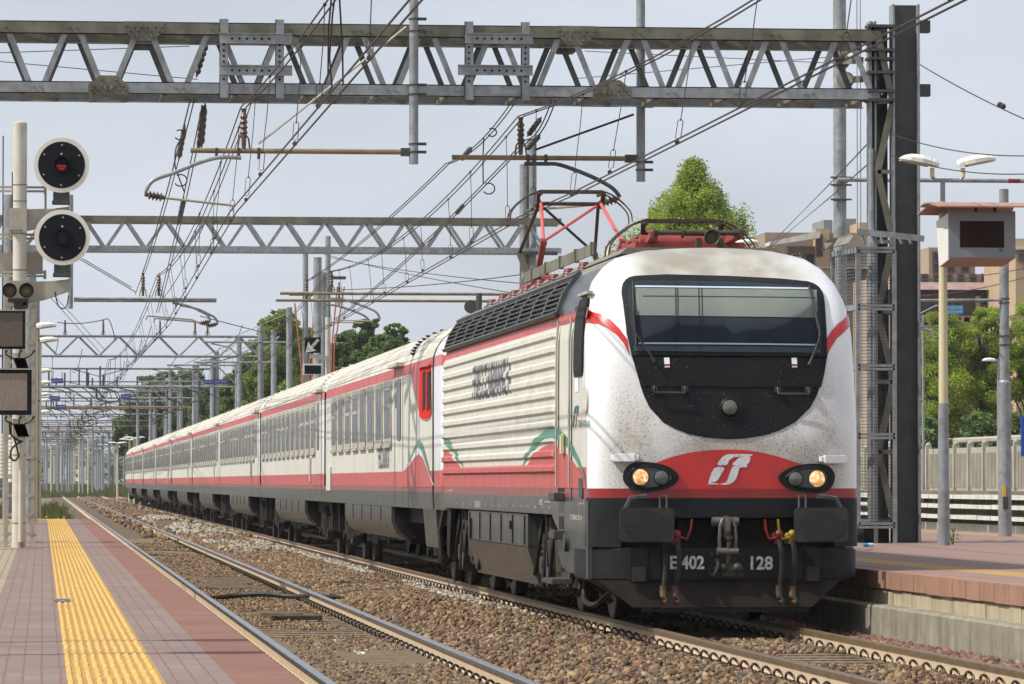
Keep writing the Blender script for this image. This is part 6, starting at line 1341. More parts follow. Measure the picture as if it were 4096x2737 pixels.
for u in (38.5, 105.5):
    c = s_(u,1163,-.2); b = MB(); b._lathe([(.09,.0),(.10,.02),(.10,.16),(.092,.16),(.09,.03),(0,.03)], c, V((0,-1,0)), 26, 0); l_ = b.build('small_lamp','discblk',t)
    b = MB(); b._lathe([(.085,.032),(.05,.045),(0,.05)], c, V((0,-1,0)), 20, 0); b.build('lens','tubebr',l_)
b = MB(); p = s_(72,1200,-.15); b.box(p.x-.14,p.x+.14,p.y-.06,p.y+.06,p.z-.03,p.z+.02); b.box(p.x-.06,p.x+.14,p.y,p.y+.12,p.z-.12,p.z-.03); b.build('lamp_bar','galvd',t)
for u0, u1, v0, v1, fm, bw in ((-25,101,1241,1396,'meshgr',10),(-40,127,1476,1660,'meshlt',18)):
    a, e = s_(u0,v1,-.25), s_(u1,v0,-.25); b = MB(); b.box(a.x,e.x,a.y,a.y+.07,a.z,e.z); bx = b.build('indicator_box','discblk',t,bevel=.006)
    k = bw*YS/FPX; b = MB(); b.box(a.x+k,e.x-k,a.y-.006,a.y,a.z+k,e.z-k); b.build('mesh_panel',fm,bx)
    b = MB(); b.box(a.x-.005,e.x+.005,a.y-.03,a.y+.08,e.z-.012,e.z+.006); b.build('box_rim','brkt',bx)
    b = MB(); p = V(((a.x+e.x)/2,a.y+.02,a.z)); b.box(xm-.09,xm+.14,YS-.12,YS-.04,a.z-.30,a.z-.05); b.prism([(xm-.09,YS-.12,a.z-.12),(xm+.08,YS-.12,a.z-.12),(xm+.14,YS-.12,a.z-.3),(xm-.02,YS-.12,a.z-.3)],(0,.05,0)); b.build('box_bracket','postcream',bx)
    b = MB()
    for d in (-.2,.0,.18): b.tube(smooth_poly([(xm+d+.02,a.y+.0,a.z-.01),(xm+d*.9,a.y,a.z-.08),(xm+d*.3,a.y+.02,a.z-.14)],4,False),.012,6); b.ball((xm+d+.02,a.y,a.z-.03),.02,8)
    b.build('box_cable','hose',bx)
b = MB(); b.tube(smooth_poly([tuple(s_(u,v,-.16)) for u,v in ((38,1690),(45,1740),(80,1765),(92,1765),(70,1775),(45,1800),(43,1830),(58,1843),(73,1825),(66,1785),(55,1750))],5,False),.014,7); b.build('hanging_cable','hose',t)
b = MB()
for v in (745,935,1085):
    z = s_(0,v).z; b.box(xm-.55,xm+.36,YS+.12,YS+.16,z-.02,z+.01); b.box(xm-.55,xm+.36,YS+.12,YS+.16,z-.075,z-.045); b.box(xm+.33,xm+.37,YS+.1,YS+.2,z-.1,z+.02)
z = s_(0,1050).z; b.box(xm-.6,xm+.32,YS+.2,YS+.22,z-.15,z+.15); b.box(xm+.34,xm+.37,YS+.14,YS+.17,s_(0,950).z,s_(0,745).z); b.build('rear_platform','brkt',t)
ld = MB(); yl = YS+.55; xl, xr = PY(25,1900,yl).x, PY(131,1900,yl).x; ztl = PY(131,1150,yl).z
for x in (xl, xr): ld.box(x-.03,x+.03,yl-.02,yl+.02,PZT,ztl)
z = .62+.15
while z < ztl: ld.box(xl,xr,yl-.025,yl+.025,z-.025,z+.02); z += .268
for x in (xl, xr): ld.box(x-.06,x+.06,yl-.1,yl+.1,PZT,PZT+.02); [ld.cyl((x-.05,yl,PZT+zz),(x+.05,yl,PZT+zz),.016,6) for zz in (.17,.35)]
ld.build('ladder','brkt',t)
# counterweights and poles behind the signal
for i, (u, vt, vb, Y, nm) in enumerate(((8,1735,1915,85,'stack of pale concrete counterweights at the left edge'),(45,1740,1930,95,'stack of pale counterweights just left of the signal post'))):
    a, e = PY(u,vb,Y), PY(u,vt,Y); w = thing('counterweight', nm, 'counterweight', (a.x,Y,a.z)); n = 12; h = (e.z-a.z)/n; b = MB()
    for k in range(n): b.cyl((a.x,Y,a.z+k*h+.008),(a.x,Y,a.z+(k+1)*h-.004),.10 if i == 0 else .075,14)
    b.build('weights','discrim',w); b = MB(); b.cyl((a.x,Y,a.z),(a.x,Y,8),.012,6); b.build('wire','wire',w)
for u, vt, Y, r, lab in ((40,780,112,.16,'grey mast at the left edge behind the signal ladder'),(120,1090,100,.14,'thick grey mast between the signal post and the cream platform lamps'),(145,1170,112,.09,'thinner grey mast with a cable bracket beside the cream platform lamps')):
    p = PY(u,vt,Y); o = thing('mast', lab, 'mast', (p.x,Y,-.3)); b = MB(); b.cyl((p.x,Y,-.3),(p.x,Y,p.z),r,14); b.build('pole','galv',o)
    b = MB(); 
    for z in (2.0,3.5,5): b._lathe([(r+.002,-.02),(r+.01,-.02),(r+.01,.02),(r+.002,.02)],(p.x,Y,z),V((0,0,1)),14,0)
    b.build('band','galvd',o)
# ------------------------------------------------------------------ platform lamps
def lamp_head(par, p, s, tilt=.12, L=.5, wd=.16):
    b = MB(); d = V((s,0,tilt)).normalized(); n = V((-tilt*s,0,1)).normalized() if s > 0 else V((tilt,0,1)).normalized(); pr = []
    secs = [(0,.06,.05),(.04,.09,.085),(.14,.10,.105),(.2,.10,.105),(.22,.11,.11),(.45,.13,.12),(.75,.12,.10),(.92,.08,.06),(1,.05,.02)]
    rows = []
    for f, w, h in secs:
        c = p+d*(f*L); w *= wd/.13; rows.append([c+V((0,-w,0)), c+V((0,-w,0))+n*h*.5, c+V((0,-w*.6,0))+n*h, c+V((0,w*.6,0))+n*h, c+V((0,w,0))+n*h*.5, c+V((0,w,0))])
    k = 6
    for i in range(len(rows)-1): b.add(rows[i]+rows[i+1], [(j,(j+1)%k,k+(j+1)%k,k+j) for j in range(k)])
    b.add(rows[0],[tuple(range(k))]); b.add(rows[-1],[tuple(range(k))]); h = b.build('lamp_housing','lampw',par,smooth=40)
    b = MB(); c = p+d*(.6*L)-n*.01; b.bar(p+d*(.25*L)-n*.012, p+d*(.97*L)-n*.012, .2*wd/.13, .025, up=tuple(n)); b.build('lamp_glass','brkt',h)
for i, (u, v, Y) in enumerate(((141,1292,104),(157,1348,116),(150,1470,145),(153,1517,162),(156,1563,183),(158,1586,200),(160,1632,228))):
    p = PY(u, v+20, Y); zb_ = PZT if Y < 111 else -.25
    o = thing('platform_lamp', ['nearest cream platform lamp with a white head, left of the far tracks','second cream platform lamp, with a bulky square head seen end on','third cream platform lamp in the row along the far left','fourth cream platform lamp in the row along the far left','fifth cream platform lamp in the row along the far left','sixth cream platform lamp in the row along the far left','seventh and smallest cream platform lamp in the row'][i], 'street lamp', (p.x,Y,zb_), 'cream lamps along the left platform')
    b = MB(); b.cyl((p.x,Y,zb_),(p.x,Y,p.z-.05),.062,12); b.cyl((p.x,Y,p.z-.2),(p.x,Y,p.z),.05,10); b.build('post','lampcream',o); lamp_head(o, V((p.x-.12,Y,p.z-.03)), 1, .14, .62, .2)
# lamps just outside the frame at the left, whose posts throw the shadows over the near platform
for i, Y in enumerate((23.4, 25.3)):
    o = thing('platform_lamp', 'cream platform lamp standing beside the near end of the left platform', 'street lamp', (-3.2,Y,PZT), 'lamps beside the near platform'); b = MB(); b.cyl((-3.2,Y,PZT),(-3.2,Y,5.4),.055,10); b.build('post','lampcream',o); lamp_head(o, V((-3.3,Y,5.4)), 1, .14, .6, .2)

# ================================================================== RIGHT PLATFORM FURNITURE
YL = 63.8; pb = PZ(3776,2183,PZT); xm = pb.x
t = thing('platform_lamp', 'twin-headed platform lamp on a post grey below and cream above', 'street lamp', (xm,YL,PZT))
zc, ztp_ = PY(3780,1614,YL).z, PY(3784,725,YL).z; zg = PY(3784,808,YL).z
b = MB(); b.tube([(xm,YL,PZT),(xm,YL,zc)],[.092,.074],20); b.build('lower_post','galv',t); b = MB(); b.tube([(xm,YL,zc),(xm,YL,zg)],[.068,.056],20); b.build('upper_post','lampcream',t)
b = MB(); b.cyl((xm,YL,zg),(xm,YL,ztp_),.036,14); b.tube([PY(3729,705,YL),PY(3740,722,YL),PY(3840,722,YL),PY(3852,705,YL)],.03,10); b.build('lamp_arms','galv',t)
for u, s in ((3752,-1),(3828,1)):
    p = PY(u,668,YL); b = MB(); q = PY(3729 if s < 0 else 3852,708,YL); b.cyl(q,q+V((0,0,.13)),.033,10); b.build('spigot','lampcream',t); lamp_head(t, V((p.x,YL,p.z)), s, .20, .57, .15)
# information display hung on the lamp post
t = thing('platform_display', 'grey information display with a dark screen and reddish hood on the lamp post', 'display', (xm+.1,YL-.6,PY(3795,1030,63).z))
yf_ = 63.0; f_ = lambda u, v, y=yf_: PY(u,v,y)
a, e = f_(3796,1032), f_(4062,845); b = MB(); b.box(a.x,e.x,yf_,yf_+.06,a.z,e.z); fa = b.build('front_panel','dispg',t,bevel=.006)  # front darker than the side panels: its shade put into the casing grey
b = MB(); a2_, e2_ = f_(3840,990), f_(4016,885); b.box(a2_.x,e2_.x,yf_-.006,yf_+.01,a2_.z,e2_.z); b.build('screen','scrn',fa)
b = MB(); p = f_(4004,1001); b._lathe([(.03,0),(.03,.006),(0,.007)],p,V((0,-1,0)),14,0); b.build('badge','teal',fa)
b = MB(); b.prism([(a.x+.0,yf_+.06,a.z-.02),(a.x,yf_+.06,e.z-.03),(a.x-.06,yf_+.62,e.z-.12),(a.x-.02,yf_+.62,a.z-.10)],(.02,0,0)); b.prism([(e.x,yf_+.06,a.z),(e.x,yf_+.06,e.z),(e.x-.05,yf_+.62,e.z-.1),(e.x-.05,yf_+.62,a.z-.08)],(-.02,0,0)); b.build('side_panel','lampw',t)
b = MB(); b.add([(a.x,yf_+.06,a.z),(e.x,yf_+.06,a.z),(e.x-.05,yf_+.62,a.z-.09),(a.x-.02,yf_+.62,a.z-.10)],[(0,1,2,3)]); b.build('base_panel','dispr',t)
hz0 = PY(3800,812,yf_).z; b = MB(); hx0, hx1 = f_(3712,850).x, f_(4092,810).x
pr = [(-.32,.05),(-.2,.09),(0,.12),(.3,.13),(.62,.10),(.82,.0)]
for (y0, z0), (y1_, z1) in zip(pr[:-1], pr[1:]): b.add([(hx0+.10*(z0<.11)-.0,yf_+y0,hz0+z0-.11),(hx1,yf_+y0,hz0+z0-.11),(hx1,yf_+y1_,hz0+z1-.11),(hx0,yf_+y1_,hz0+z1-.11),(hx0+.10*(z0<.11),yf_+y0,hz0+z0-.13),(hx1,yf_+y0,hz0+z0-.13),(hx1,yf_+y1_,hz0+z1-.13),(hx0,yf_+y1_,hz0+z1-.13)],[(0,1,2,3),(7,6,5,4),(0,4,5,1),(1,5,6,2),(2,6,7,3),(3,7,4,0)])
b.build('hood','dispr',t)
b = MB()
for u in (3905,3980): p = f_(u,830); b.box(p.x-.02,p.x+.02,yf_,yf_+.05,e.z-.02,hz0+.0)
b.box(a.x+.1,e.x-.1,yf_+.3,yf_+.35,e.z-.3,e.z-.2); b.build('hood_strut','hose',t)
# wire mesh cage beside the pillar
yc_ = 66.1; t = thing('mesh_cage', 'wire mesh cage with slatted top guarding the foot of the gantry pillar', 'mesh cage', (PY(3500,2160,yc_).x,yc_,PZT))
xl_, xr_ = PY(3432,1500,yc_).x, PY(3578,1500,yc_).x; xs_ = PY(3332,1500,yc_+1.4).x; lev = [PY(3500,v,yc_).z for v in (2102,1745,1470,1230,1000)]
b = MB()
for x in (xl_, xr_): b.box(x-.03,x+.03,yc_-.03,yc_+.03,PZT+.0 if x == xr_ else lev[0],lev[-1])
for z in lev: b.box(xl_,xr_,yc_-.03,yc_+.03,z-.045,z-.008); b.box(xl_,xr_,yc_-.03,yc_+.03,z+.008,z+.045); b.bar((xl_,yc_,z),(xs_,yc_+1.4,z),.05,.08)
b.box(xs_-.03,xs_+.03,yc_+1.37,yc_+1.43,PZT,lev[-1]); b.bar((xl_+.3,yc_+.2,PZT),(xl_+.3,yc_+.2,lev[-1]+.1),.06)
b.build('frame','galv',t,0)
b = MB(); 
for z in np.arange(lev[0],lev[-1],.05): b.box(xl_,xr_,yc_-.003,yc_+.003,z,z+.007)
for x in np.arange(xl_,xr_,.07): b.box(x,x+.003,yc_-.003,yc_+.003,lev[0],lev[-1])
b.build('mesh_panel','galvd',t,0)
b = MB()
for z in np.arange(lev[0],lev[-1],.05): b.bar((xl_,yc_,z),(xs_,yc_+1.4,z),.005,.007)
for k in range(15): q = V((xl_,yc_,0)).lerp(V((xs_,yc_+1.4,0)),k/14); b.box(q.x-.003,q.x+.003,q.y-.003,q.y+.003,lev[0],lev[-1])
b.build('mesh_panel','galvw',t,0)
zt_ = PY(3500,945,yc_).z; b = MB(); b.bar((PY(3412,935,yc_).x,yc_-.3,zt_+.05),(PY(3680,960,yc_).x,yc_-.3,zt_-.05),.05,.09)
for k in range(6): x = PY(3433,950,yc_).x+k*.14; b.bar((x,yc_-.3,zt_-.0),(x+.03,yc_-.34,zt_-.13),.05,.015)
b.build('slatted_top','galv',t,0)
b = MB(); s0, s1 = PY(3412,940,yc_), PY(3312,965,yc_+1.4)
for k in range(9): q = s0.lerp(s1,k/8); b.bar(q,q+V((-.1,-.08,-.14)),.07,.012)
b.bar(s0,s1,.03,.04); b.build('slatted_side','galvw',t,0)
b = MB(); b.box(xl_+.12,xr_-.05,yc_+.2,yc_+.9,PZT,PZT+.3); b.build('base_box','dark',t); b = MB(); b.tube([(PY(3488,1500,yc_+.5).x,yc_+.5,PZT),(PY(3488,1500,yc_+.5).x,yc_+.5,6.5)],.045,10); b.build('inner_pipe','galv',t)
# masts on and beyond the right platform
t = thing('mast', 'very thick grey mast beside the pillar carrying a cross tube with a red band', 'mast', (PY(3360,1000,105).x,105,-.3)); p = PY(3360,1000,105)
b = MB(); b.cyl((p.x,105,-.3),(p.x,105,14),.155,20); b.build('pole','galv',t); z = PY(3340,722,105).z
b = MB(); b.cyl((p.x-.1,104.75,z),(p.x+9,104.75,z),.05,10); tb_ = b.build('cross_tube','galv',t); q0, q1 = PY(4032,735,104.75), PY(4080,735,104.75); b = MB(); b.cyl((q0.x,104.75,z),(q1.x,104.75,z),.053,10); b.build('red_band','cockred',tb_)
b = MB()
for v in (712,742,800): b._lathe([(.156,-.02),(.17,-.02),(.17,.02),(.156,.02)],(p.x,105,PY(3360,v,105).z),V((0,0,1)),18,0); b.box(p.x-.25,p.x+.25,104.8,104.86,PY(3360,v,105).z-.02,PY(3360,v,105).z+.02)
b.build('clamp','galvd',t)
b = MB()
for dx in (.42,.5): b.cyl((p.x+dx,105,3),(p.x+dx,105,14),.012,5)
b.build('guy_wire','wirelt',t)
pm = PZ(4020,2147,PZT); t = thing('mast', 'grey mast on the platform edge carrying a cross tube with a green band', 'mast', (pm.x,pm.y,PZT)); zk, zt_ = PY(4020,1530,pm.y).z, PY(4016,757,pm.y).z
b = MB(); b.tube([(pm.x,pm.y,PZT),(pm.x,pm.y,zk),(pm.x,pm.y,zk+.04),(pm.x,pm.y,zt_)],[.112,.108,.082,.08],20); b.build('pole','galv',t)
z = PY(3900,1205,pm.y).z; b = MB(); b.cyl((PY(3600,1205,pm.y).x,pm.y-.05,z),(pm.x,pm.y-.05,z+.02),.025,10); tb_ = b.build('cross_tube','galv',t); q0, q1 = PY(3904,1205,pm.y-.05), PY(3928,1205,pm.y-.05); b = MB(); b.cyl((q0.x,pm.y-.05,q0.z),(q1.x,pm.y-.05,q0.z),.028,10); b.build('green_band','green',tb_)
b = MB()
for v in (1195,1212,1345,1380): b._lathe([(.083,-.01),(.095,-.01),(.095,.01),(.083,.01)],(pm.x,pm.y,PY(4020,v,pm.y).z),V((0,0,1)),18,0)
b.build('clamp','galvd',t); b = MB(); q = PY(4014,1965,pm.y-.11); b.box(q.x-.02,q.x+.035,q.y-.02,q.y,q.z-.09,q.z+.09); b.build('yellow_plate','yellow',t); b = MB(); b.box(q.x-.01,q.x+.08,q.y-.018,q.y+.01,q.z-.3,q.z-.1); b.build('number_plate','galvd',t)
a, e = PY(3795,1256,108), PY(3853,1222,108); t = thing('hanging_sign','small light blue sign with yellow lettering behind the cream lamp post','sign',(a.x,108,a.z)); b = MB(); b.box(a.x,e.x,108,108.04,a.z,e.z); b.build('plate','cyan',t); 
for k, s in enumerate(('SEZIONE','SEZIONAMENTO')): text_mesh('lettering', s, (e.x-a.x)*.8, .05, lambda q, r, o, k=k: V((a.x+.04+q,108-o,e.z-.08-k*.1+r)), 'yellow', t)
b = MB(); b.cyl((a.x+.1,108.02,e.z),(a.x+.1,108.02,PY(3800,1205,108).z+.1),.012,5); b.build('hanger','galvd',t)
a, e = PY(4086,1826,60), PY(4200,1665,60); t = thing('station_sign','blue sign board cut off by the right edge','sign',(a.x,60,PZT)); b = MB(); b.box(a.x,e.x,60,60.05,a.z,e.z); b.build('board','blue',t); b = MB(); b.cyl((e.x-.1,60.1,PZT),(e.x-.1,60.1,e.z),.04,10); b.build('post','galv',t)
for u, vt, nm, hd in ((3692,1260,'slim grey street lamp with a flat angled head behind the platform',0),(3992,1440,'slim grey street lamp with a rounded white head behind the concrete fence',1)):
    Y = 165; p = PY(u,vt,Y); o = thing('street_lamp', nm, 'street lamp', (p.x,Y,1.0)); b = MB()
    if hd: b.tube(smooth_poly([(p.x,Y,1.0),(p.x,Y,p.z-.4),(p.x-.03,Y,p.z-.1),(p.x-.15,Y,p.z),(p.x-.25,Y,p.z)],5,False),.045,8)
    else: b.cyl((p.x,Y,1),(p.x,Y,p.z),.05,8); b.tube([(p.x,Y,p.z-.5),(p.x-.2,Y,p.z),(p.x+.5,Y,p.z+.35),(p.x+1.1,Y,p.z+.25)],.035,6); b.tube([(p.x-.2,Y,p.z-.4),(p.x+.3,Y,p.z-.6),(p.x+.45,Y,p.z-1.0)],.06,6)
    b.build('post','galv',o)
    if hd: lamp_head(o, V((p.x-.1,Y,p.z-.05)), -1, .05, .5, .15)
# ================================================================== BACKGROUND
def leafset(N, cen, rad, size, shape=1.0):
    d = rng.normal(size=(N,3)); d /= np.linalg.norm(d,axis=1)[:,None]; r = rng.random(N)**(1/2.2)
    return np.array(cen)+d*r[:,None]*np.array(rad)
def leaf_mesh(name, P, size, m, parent=None, tint=None):
    N = len(P); a = rng.normal(size=(N,3)); a /= np.linalg.norm(a,axis=1)[:,None]; a[:,2] *= .7; b = np.cross(a, rng.normal(size=(N,3))); b /= np.linalg.norm(b,axis=1)[:,None]+1e-9
    s = size*rng.uniform(.6,1.3,N)[:,None]; L = np.array(world_loc(parent)) if parent is not None else 0
    v = np.stack([P-a*s, P+b*s*.45, P+a*s, P-b*s*.45],1)-L
    me = bpy.data.meshes.new(name); me.vertices.add(N*4); me.vertices.foreach_set('co', v.reshape(-1)); me.loops.add(N*4); me.loops.foreach_set('vertex_index', np.arange(N*4,dtype=np.int32)); me.polygons.add(N); me.polygons.foreach_set('loop_start', np.arange(0,N*4,4,dtype=np.int32)); me.polygons.foreach_set('loop_total', np.full(N,4,dtype=np.int32)); me.update(calc_edges=True)
    t = tint if tint is not None else rng.uniform(.6,1.15,N); c = np.stack([t,t*rng.uniform(.95,1.05,N),t*rng.uniform(.8,1.1,N),np.ones(N)],1)
    ca = me.color_attributes.new('Col','FLOAT_COLOR','POINT'); ca.data.foreach_set('color', np.repeat(c,4,0).reshape(-1).astype(np.float32)); me.materials.append(M[m])
    o = bpy.data.objects.new(name, me); COL.objects.link(o)
    if parent is not None: o.parent = parent
    return o
def tree(u, vt, Y, hwp, zb, m, label, N=9000, ls=.16, crown_lo=.25, group=None, cone=0, name='tree', vis=None):
    p = PY(u*K, vt*K, Y); R_ = hwp*K*Y/FPX; H = p.z-zb; x, y = p.x, Y
    t = thing(name, label, 'tree', (x,y,zb), group); rr = random.Random(int(u*7+vt)); b = MB()
    top = V((x+rr.uniform(-.1,.1)*R_,y,zb+H*.85)); tr = R_*.07+.06
    b.tube([V((x,y,zb)), V((x,y,zb)).lerp(top,.35)+V((rr.uniform(-.05,.05)*R_,0,0)), V((x,y,zb)).lerp(top,.7), top],[tr*1.2,tr,tr*.6,tr*.15],8); cl = []
    nK = 210 if cone else 110
    for k in range(nK):
        f = crown_lo+(1-crown_lo)*(rr.random()**(.85 if cone else .75)); 
        if cone: w = R_*((1-(f-crown_lo)/(1-crown_lo))**1.25*.97+.015)*rr.uniform(.75,1.25)
        else: g = (f-crown_lo)/(1-crown_lo); w = R_*math.sqrt(max(.03,1-(1.35*g-.4)**2)) 
        a = rr.uniform(0,6.283); q = w*math.sqrt(rr.random())*.92; c = V((x+q*math.cos(a), y+q*math.sin(a), zb+H*min(f,.965))); cr = R_*(rr.uniform(.05,.13) if cone else rr.uniform(.16,.40))*(.6 if f > .88 else 1); cl.append((c,cr))
        if k % 2 == 0: z0 = zb+(c.z-zb)*rr.uniform(.45,.75); b.tube([V((x,y,z0)), V((x,y,z0)).lerp(c,.6)+V((0,0,.05*R_)), c],[tr*.45,tr*.25,tr*.08],5)
    b.build('trunk','bark',t)
    P = []; T = []
    for c, cr in cl:
        n = max(8, int(1.9*N/nK*(cr/(R_*(.095 if cone else .28)))**1.8)); q = leafset(n, c, (cr,cr,cr*(1.5 if cone else .8)), ls); P.append(q); T.append(np.full(n, rr.uniform(.7,1.15)))
    P = np.concatenate(P); T = np.concatenate(T)*rng.uniform(.75,1.2,len(P)); leaf_mesh('crown', P, ls, m, t, T); return t
tree(1590,362,200,320,-.3,'leaf_bright','bright green conical tree rising behind the lowered pantograph',46000,.075,.60,cone=1)
tree(1500,466,205,150,-.3,'leaf_bright','lower bright green tree at the left of the conical tree',16000,.075,.62,cone=1); tree(1672,474,204,170,-.3,'leaf_bright','spreading bright green tree at the right of the conical tree',11000,.075,.62,cone=1)
for u, v, h, n, lab in ((2162,712,86,8500,'light green tree behind the concrete fence next to the pillar'),(2262,700,80,8500,'light green tree behind the concrete fence between the cream lamp and the grey mast'),(2368,690,90,8500,'light green tree behind the concrete fence at the right edge')): tree(u,v,190,h,.6,'leaf_bright',lab,n*3,.055,.25)
for u, v, h, lab in ((2130,955,45,'dark low bush on the fence line beside the pillar'),(2245,945,60,'dark low bush over the fence behind the cream lamp'),(2335,950,60,'dark low bush over the fence at the right edge')): tree(u,v,176,h,.9,'leaf_dark',lab,2600,.10,.05,name='bush')
for i, (u, v, Y, h) in enumerate(((303,900,400,42),(338,858,410,46),(382,848,405,54),(432,846,400,58),(480,880,395,50))): tree(u,v,Y,h,-.4,'leaf_dark',['leftmost and smallest','second from left','middle','tallest and widest','rightmost'][i]+' dark tree of the far clump left of the coaches',14000,.13,.45,'dark trees of the far clump')
for i, (u, v, Y, h) in enumerate(((545,850,330,50),(600,775,320,62),(645,700,300,66),(695,745,305,55),(612,728,310,46))): tree(u,v,Y,h,-.4,'leaf_mid',['low green tree behind the coaches next to the far clump','broad green tree behind the coaches left of the ducted masts','tallest green tree behind the ducted masts','green tree behind the arrow board','slim green tree left of the tallest one'][i],24000,.10,.48,'green trees behind the coaches')
for i, (u, v, Y, h) in enumerate(((762,780,270,48),(800,748,275,48),(840,725,270,50),(874,758,268,42),(906,730,265,38),(748,860,265,48))): tree(u,v,Y,h,-.4,'leaf_dark',['first tree right of the arrow board','second tree right of the arrow board','tallest tree right of the arrow board','notched tree between the tallest and the rightmost','rightmost dark tree above the first coach','low dark tree right beside the arrow board'][i],20000,.09,.5,'trees right of the arrow board')
# grass, weeds and poppies at the platform end
P = []
def blades(N, xr, yr, zb, h, col='grass'):
    x = rng.uniform(*xr,N); y = rng.uniform(*yr,N); hh = h*rng.uniform(.5,1.3,N); lx = rng.normal(0,.25,N)*hh; ly = rng.normal(0,.2,N)*hh; w = hh*.035+.006*(yr[0]/110)
    a = np.stack([x-w,y,np.full(N,zb)],1); b = np.stack([x+w,y,np.full(N,zb)],1); c = np.stack([x+lx*.5+w*.6,y+ly*.5,zb+hh*.6],1); d = np.stack([x+lx,y+ly,zb+hh],1); e = np.stack([x+lx*.5-w*.6,y+ly*.5,zb+hh*.6],1)
    return a,b,c,d,e
def blade_mesh(name, sets, m, lab):
    vs = np.concatenate([np.stack(s,1) for s in sets]); N = len(vs); me = bpy.data.meshes.new(name); me.vertices.add(N*5); me.vertices.foreach_set('co', vs.reshape(-1)); me.loops.add(N*5); me.loops.foreach_set('vertex_index', np.arange(N*5,dtype=np.int32)); me.polygons.add(N); me.polygons.foreach_set('loop_start', np.arange(0,N*5,5,dtype=np.int32)); me.polygons.foreach_set('loop_total', np.full(N,5,dtype=np.int32)); me.update(calc_edges=True)
    t = rng.uniform(.55,1.25,N); c = np.stack([t*rng.uniform(.9,1.2,N),t,t*.9,np.ones(N)],1); ca = me.color_attributes.new('Col','FLOAT_COLOR','POINT'); ca.data.foreach_set('color', np.repeat(c,5,0).reshape(-1).astype(np.float32)); me.materials.append(M[m]); o = bpy.data.objects.new(name, me); COL.objects.link(o); o['kind'] = 'stuff'; o['label'] = lab; o['category'] = 'grass'; return o
blade_mesh('grass', [blades(9000,(-9,.75),(111.3,135),-.28,.45), blades(9000,(-8,.9),(135,230),-.28,.7), blades(16000,(-10,12),(470,800),-.3,.55), blades(4000,(8.8,11),(330,640),-.3,1.3), blades(7000,(-4,8),(700,1050),-.3,1.2), blades(900,(1.2,1.7),(33,111),-.2,.12)], 'grass', 'green grass and weeds beyond the platform end and beside the far tracks')
b = MB(); r4 = random.Random(5)
for i in range(60): b.ball((r4.uniform(-2,.8),r4.uniform(111.4,122),r4.uniform(.0,.28)),.035,6,sc=(1.2,1.2,.7))
o = b.build('poppies','redclean'); o['kind'] = 'stuff'; o['label'] = 'red poppies in the grass at the platform end'; o['category'] = 'flowers'
b = MB()
for i in range(160): b.ball((r4.uniform(-2.5,.7),r4.uniform(112,140),r4.uniform(.05,.5)),.03,5)
o = b.build('yellow_flowers','yellow'); o['kind'] = 'stuff'; o['label'] = 'yellow wild flowers in the grass at the platform end'; o['category'] = 'flowers'
for u, v, lab, n in ((3812,2180,'small dry weed at the foot of the twin lamp post',60),(3475,2172,'tuft of weeds at the foot of the mesh cage',90)):
    q = PZ(u,v,PZT); t = thing('weed', lab, 'weed', (q.x,q.y,PZT)); b = MB()
    for k in range(7): b.tube([q, q+V((r4.uniform(-.12,.12),0,r4.uniform(.1,.3)))],.006,4)
    b.build('stem','bark',t); leaf_mesh('leaves', leafset(n,(q.x,q.y,PZT+.13),(.16,.12,.12),.03), .03, 'leaf_mid', t)
# embankment, stepped wall and concrete fence beyond the right platform
b = MB(); b.box(31.0,120,60,420,-.6,1.18); structure(b.build('embankment','soil',None,0))
t = thing('stepped_wall','whitewashed retaining wall with three pale ledges beyond the right platform','wall',(29.5,150,-.5)); b = MB(); b.box(29.6,31.2,60,420,-.6,1.0); b.build('backing','concrete',t,0)
for z in (1.08,.78,.44):
    b = MB(); y = 60
    while y < 330: b.box(29.0+(1.08-z)*-.1,29.62,y,y+r4.uniform(1.9,2.1)-.02,z-.13,z+r4.uniform(-.01,.01)); y += 2.0
    b.build('ledge','whitestep',t,0)
b = MB(); b.box(29.3,29.6,60,420,-.6,.16); b.build('lower_wall','whitestep',t,0)
t = thing('concrete_fence','concrete panel fence with round topped posts in front of the trees','fence',(33.0,150,1.18)); y = 110.0; pn = MB(); 
while y < 300:
    pn.box(33.0,33.08,y,y+2.5,1.18,2.72); 
    for k in range(10): pn.box(32.96,33.0,y+.15+k*.24,y+.25+k*.24,1.3,2.52)
    q = MB(); q.box(32.9,33.12,y-.09,y+.09,1.18,2.86); q._lathe([(.11,0),(.10,.05),(.05,.10),(0,.11)],(33.01,y,2.86),V((0,0,1)),8,0)
    if y < 210: q.build('fence_post','fence',t)
    y += 2.55
pn.build('fence_panels','fence',t,0)
b = MB(); b.cyl((36,120,3.1),(36,190,3.1),.14,8); 
for yy_ in range(120,191,10): b.cyl((36,yy_,1.1),(36,yy_,3.1),.1,6)
tag(b.build('pipe','fence'),'horizontal pale pipe above the concrete fence','pipe')
# buildings
def facade(root, Y, rects, m='bwin', dep=.12):
    for u0, u1, v0, v1 in rects:
        a, e = PY(u0,v1,Y), PY(u1,v0,Y); f = MB(); f.box(a.x-.12,e.x+.12,Y-.10,Y+.05,a.z-.12,e.z+.12); w = f.build('window','bclad',root); b = MB(); b.box(a.x,e.x,Y-dep,Y,a.z,e.z); b.build('pane',m,w)
def block(root, name, u0, u1, vt, Y, d, m, zb=1.0):
    a, e = PY(u0,vt,Y), PY(u1,vt,Y); b = MB(); b.box(a.x,e.x,Y,Y+d,zb,a.z); return b.build(name,m,root,0), a, e
YB2 = 300
t = thing('apartment_building','long tan building with purple brown cladding behind the trees','building',(PY(3700,1100,YB2).x,YB2,1.0))
block(t,'wall',3560,4300,1095,YB2+.3,14,'bwallp'); o, a, e = block(t,'cladding',3540,4300,1158,YB2-.6,.9,'bclad'); b = MB(); x = a.x
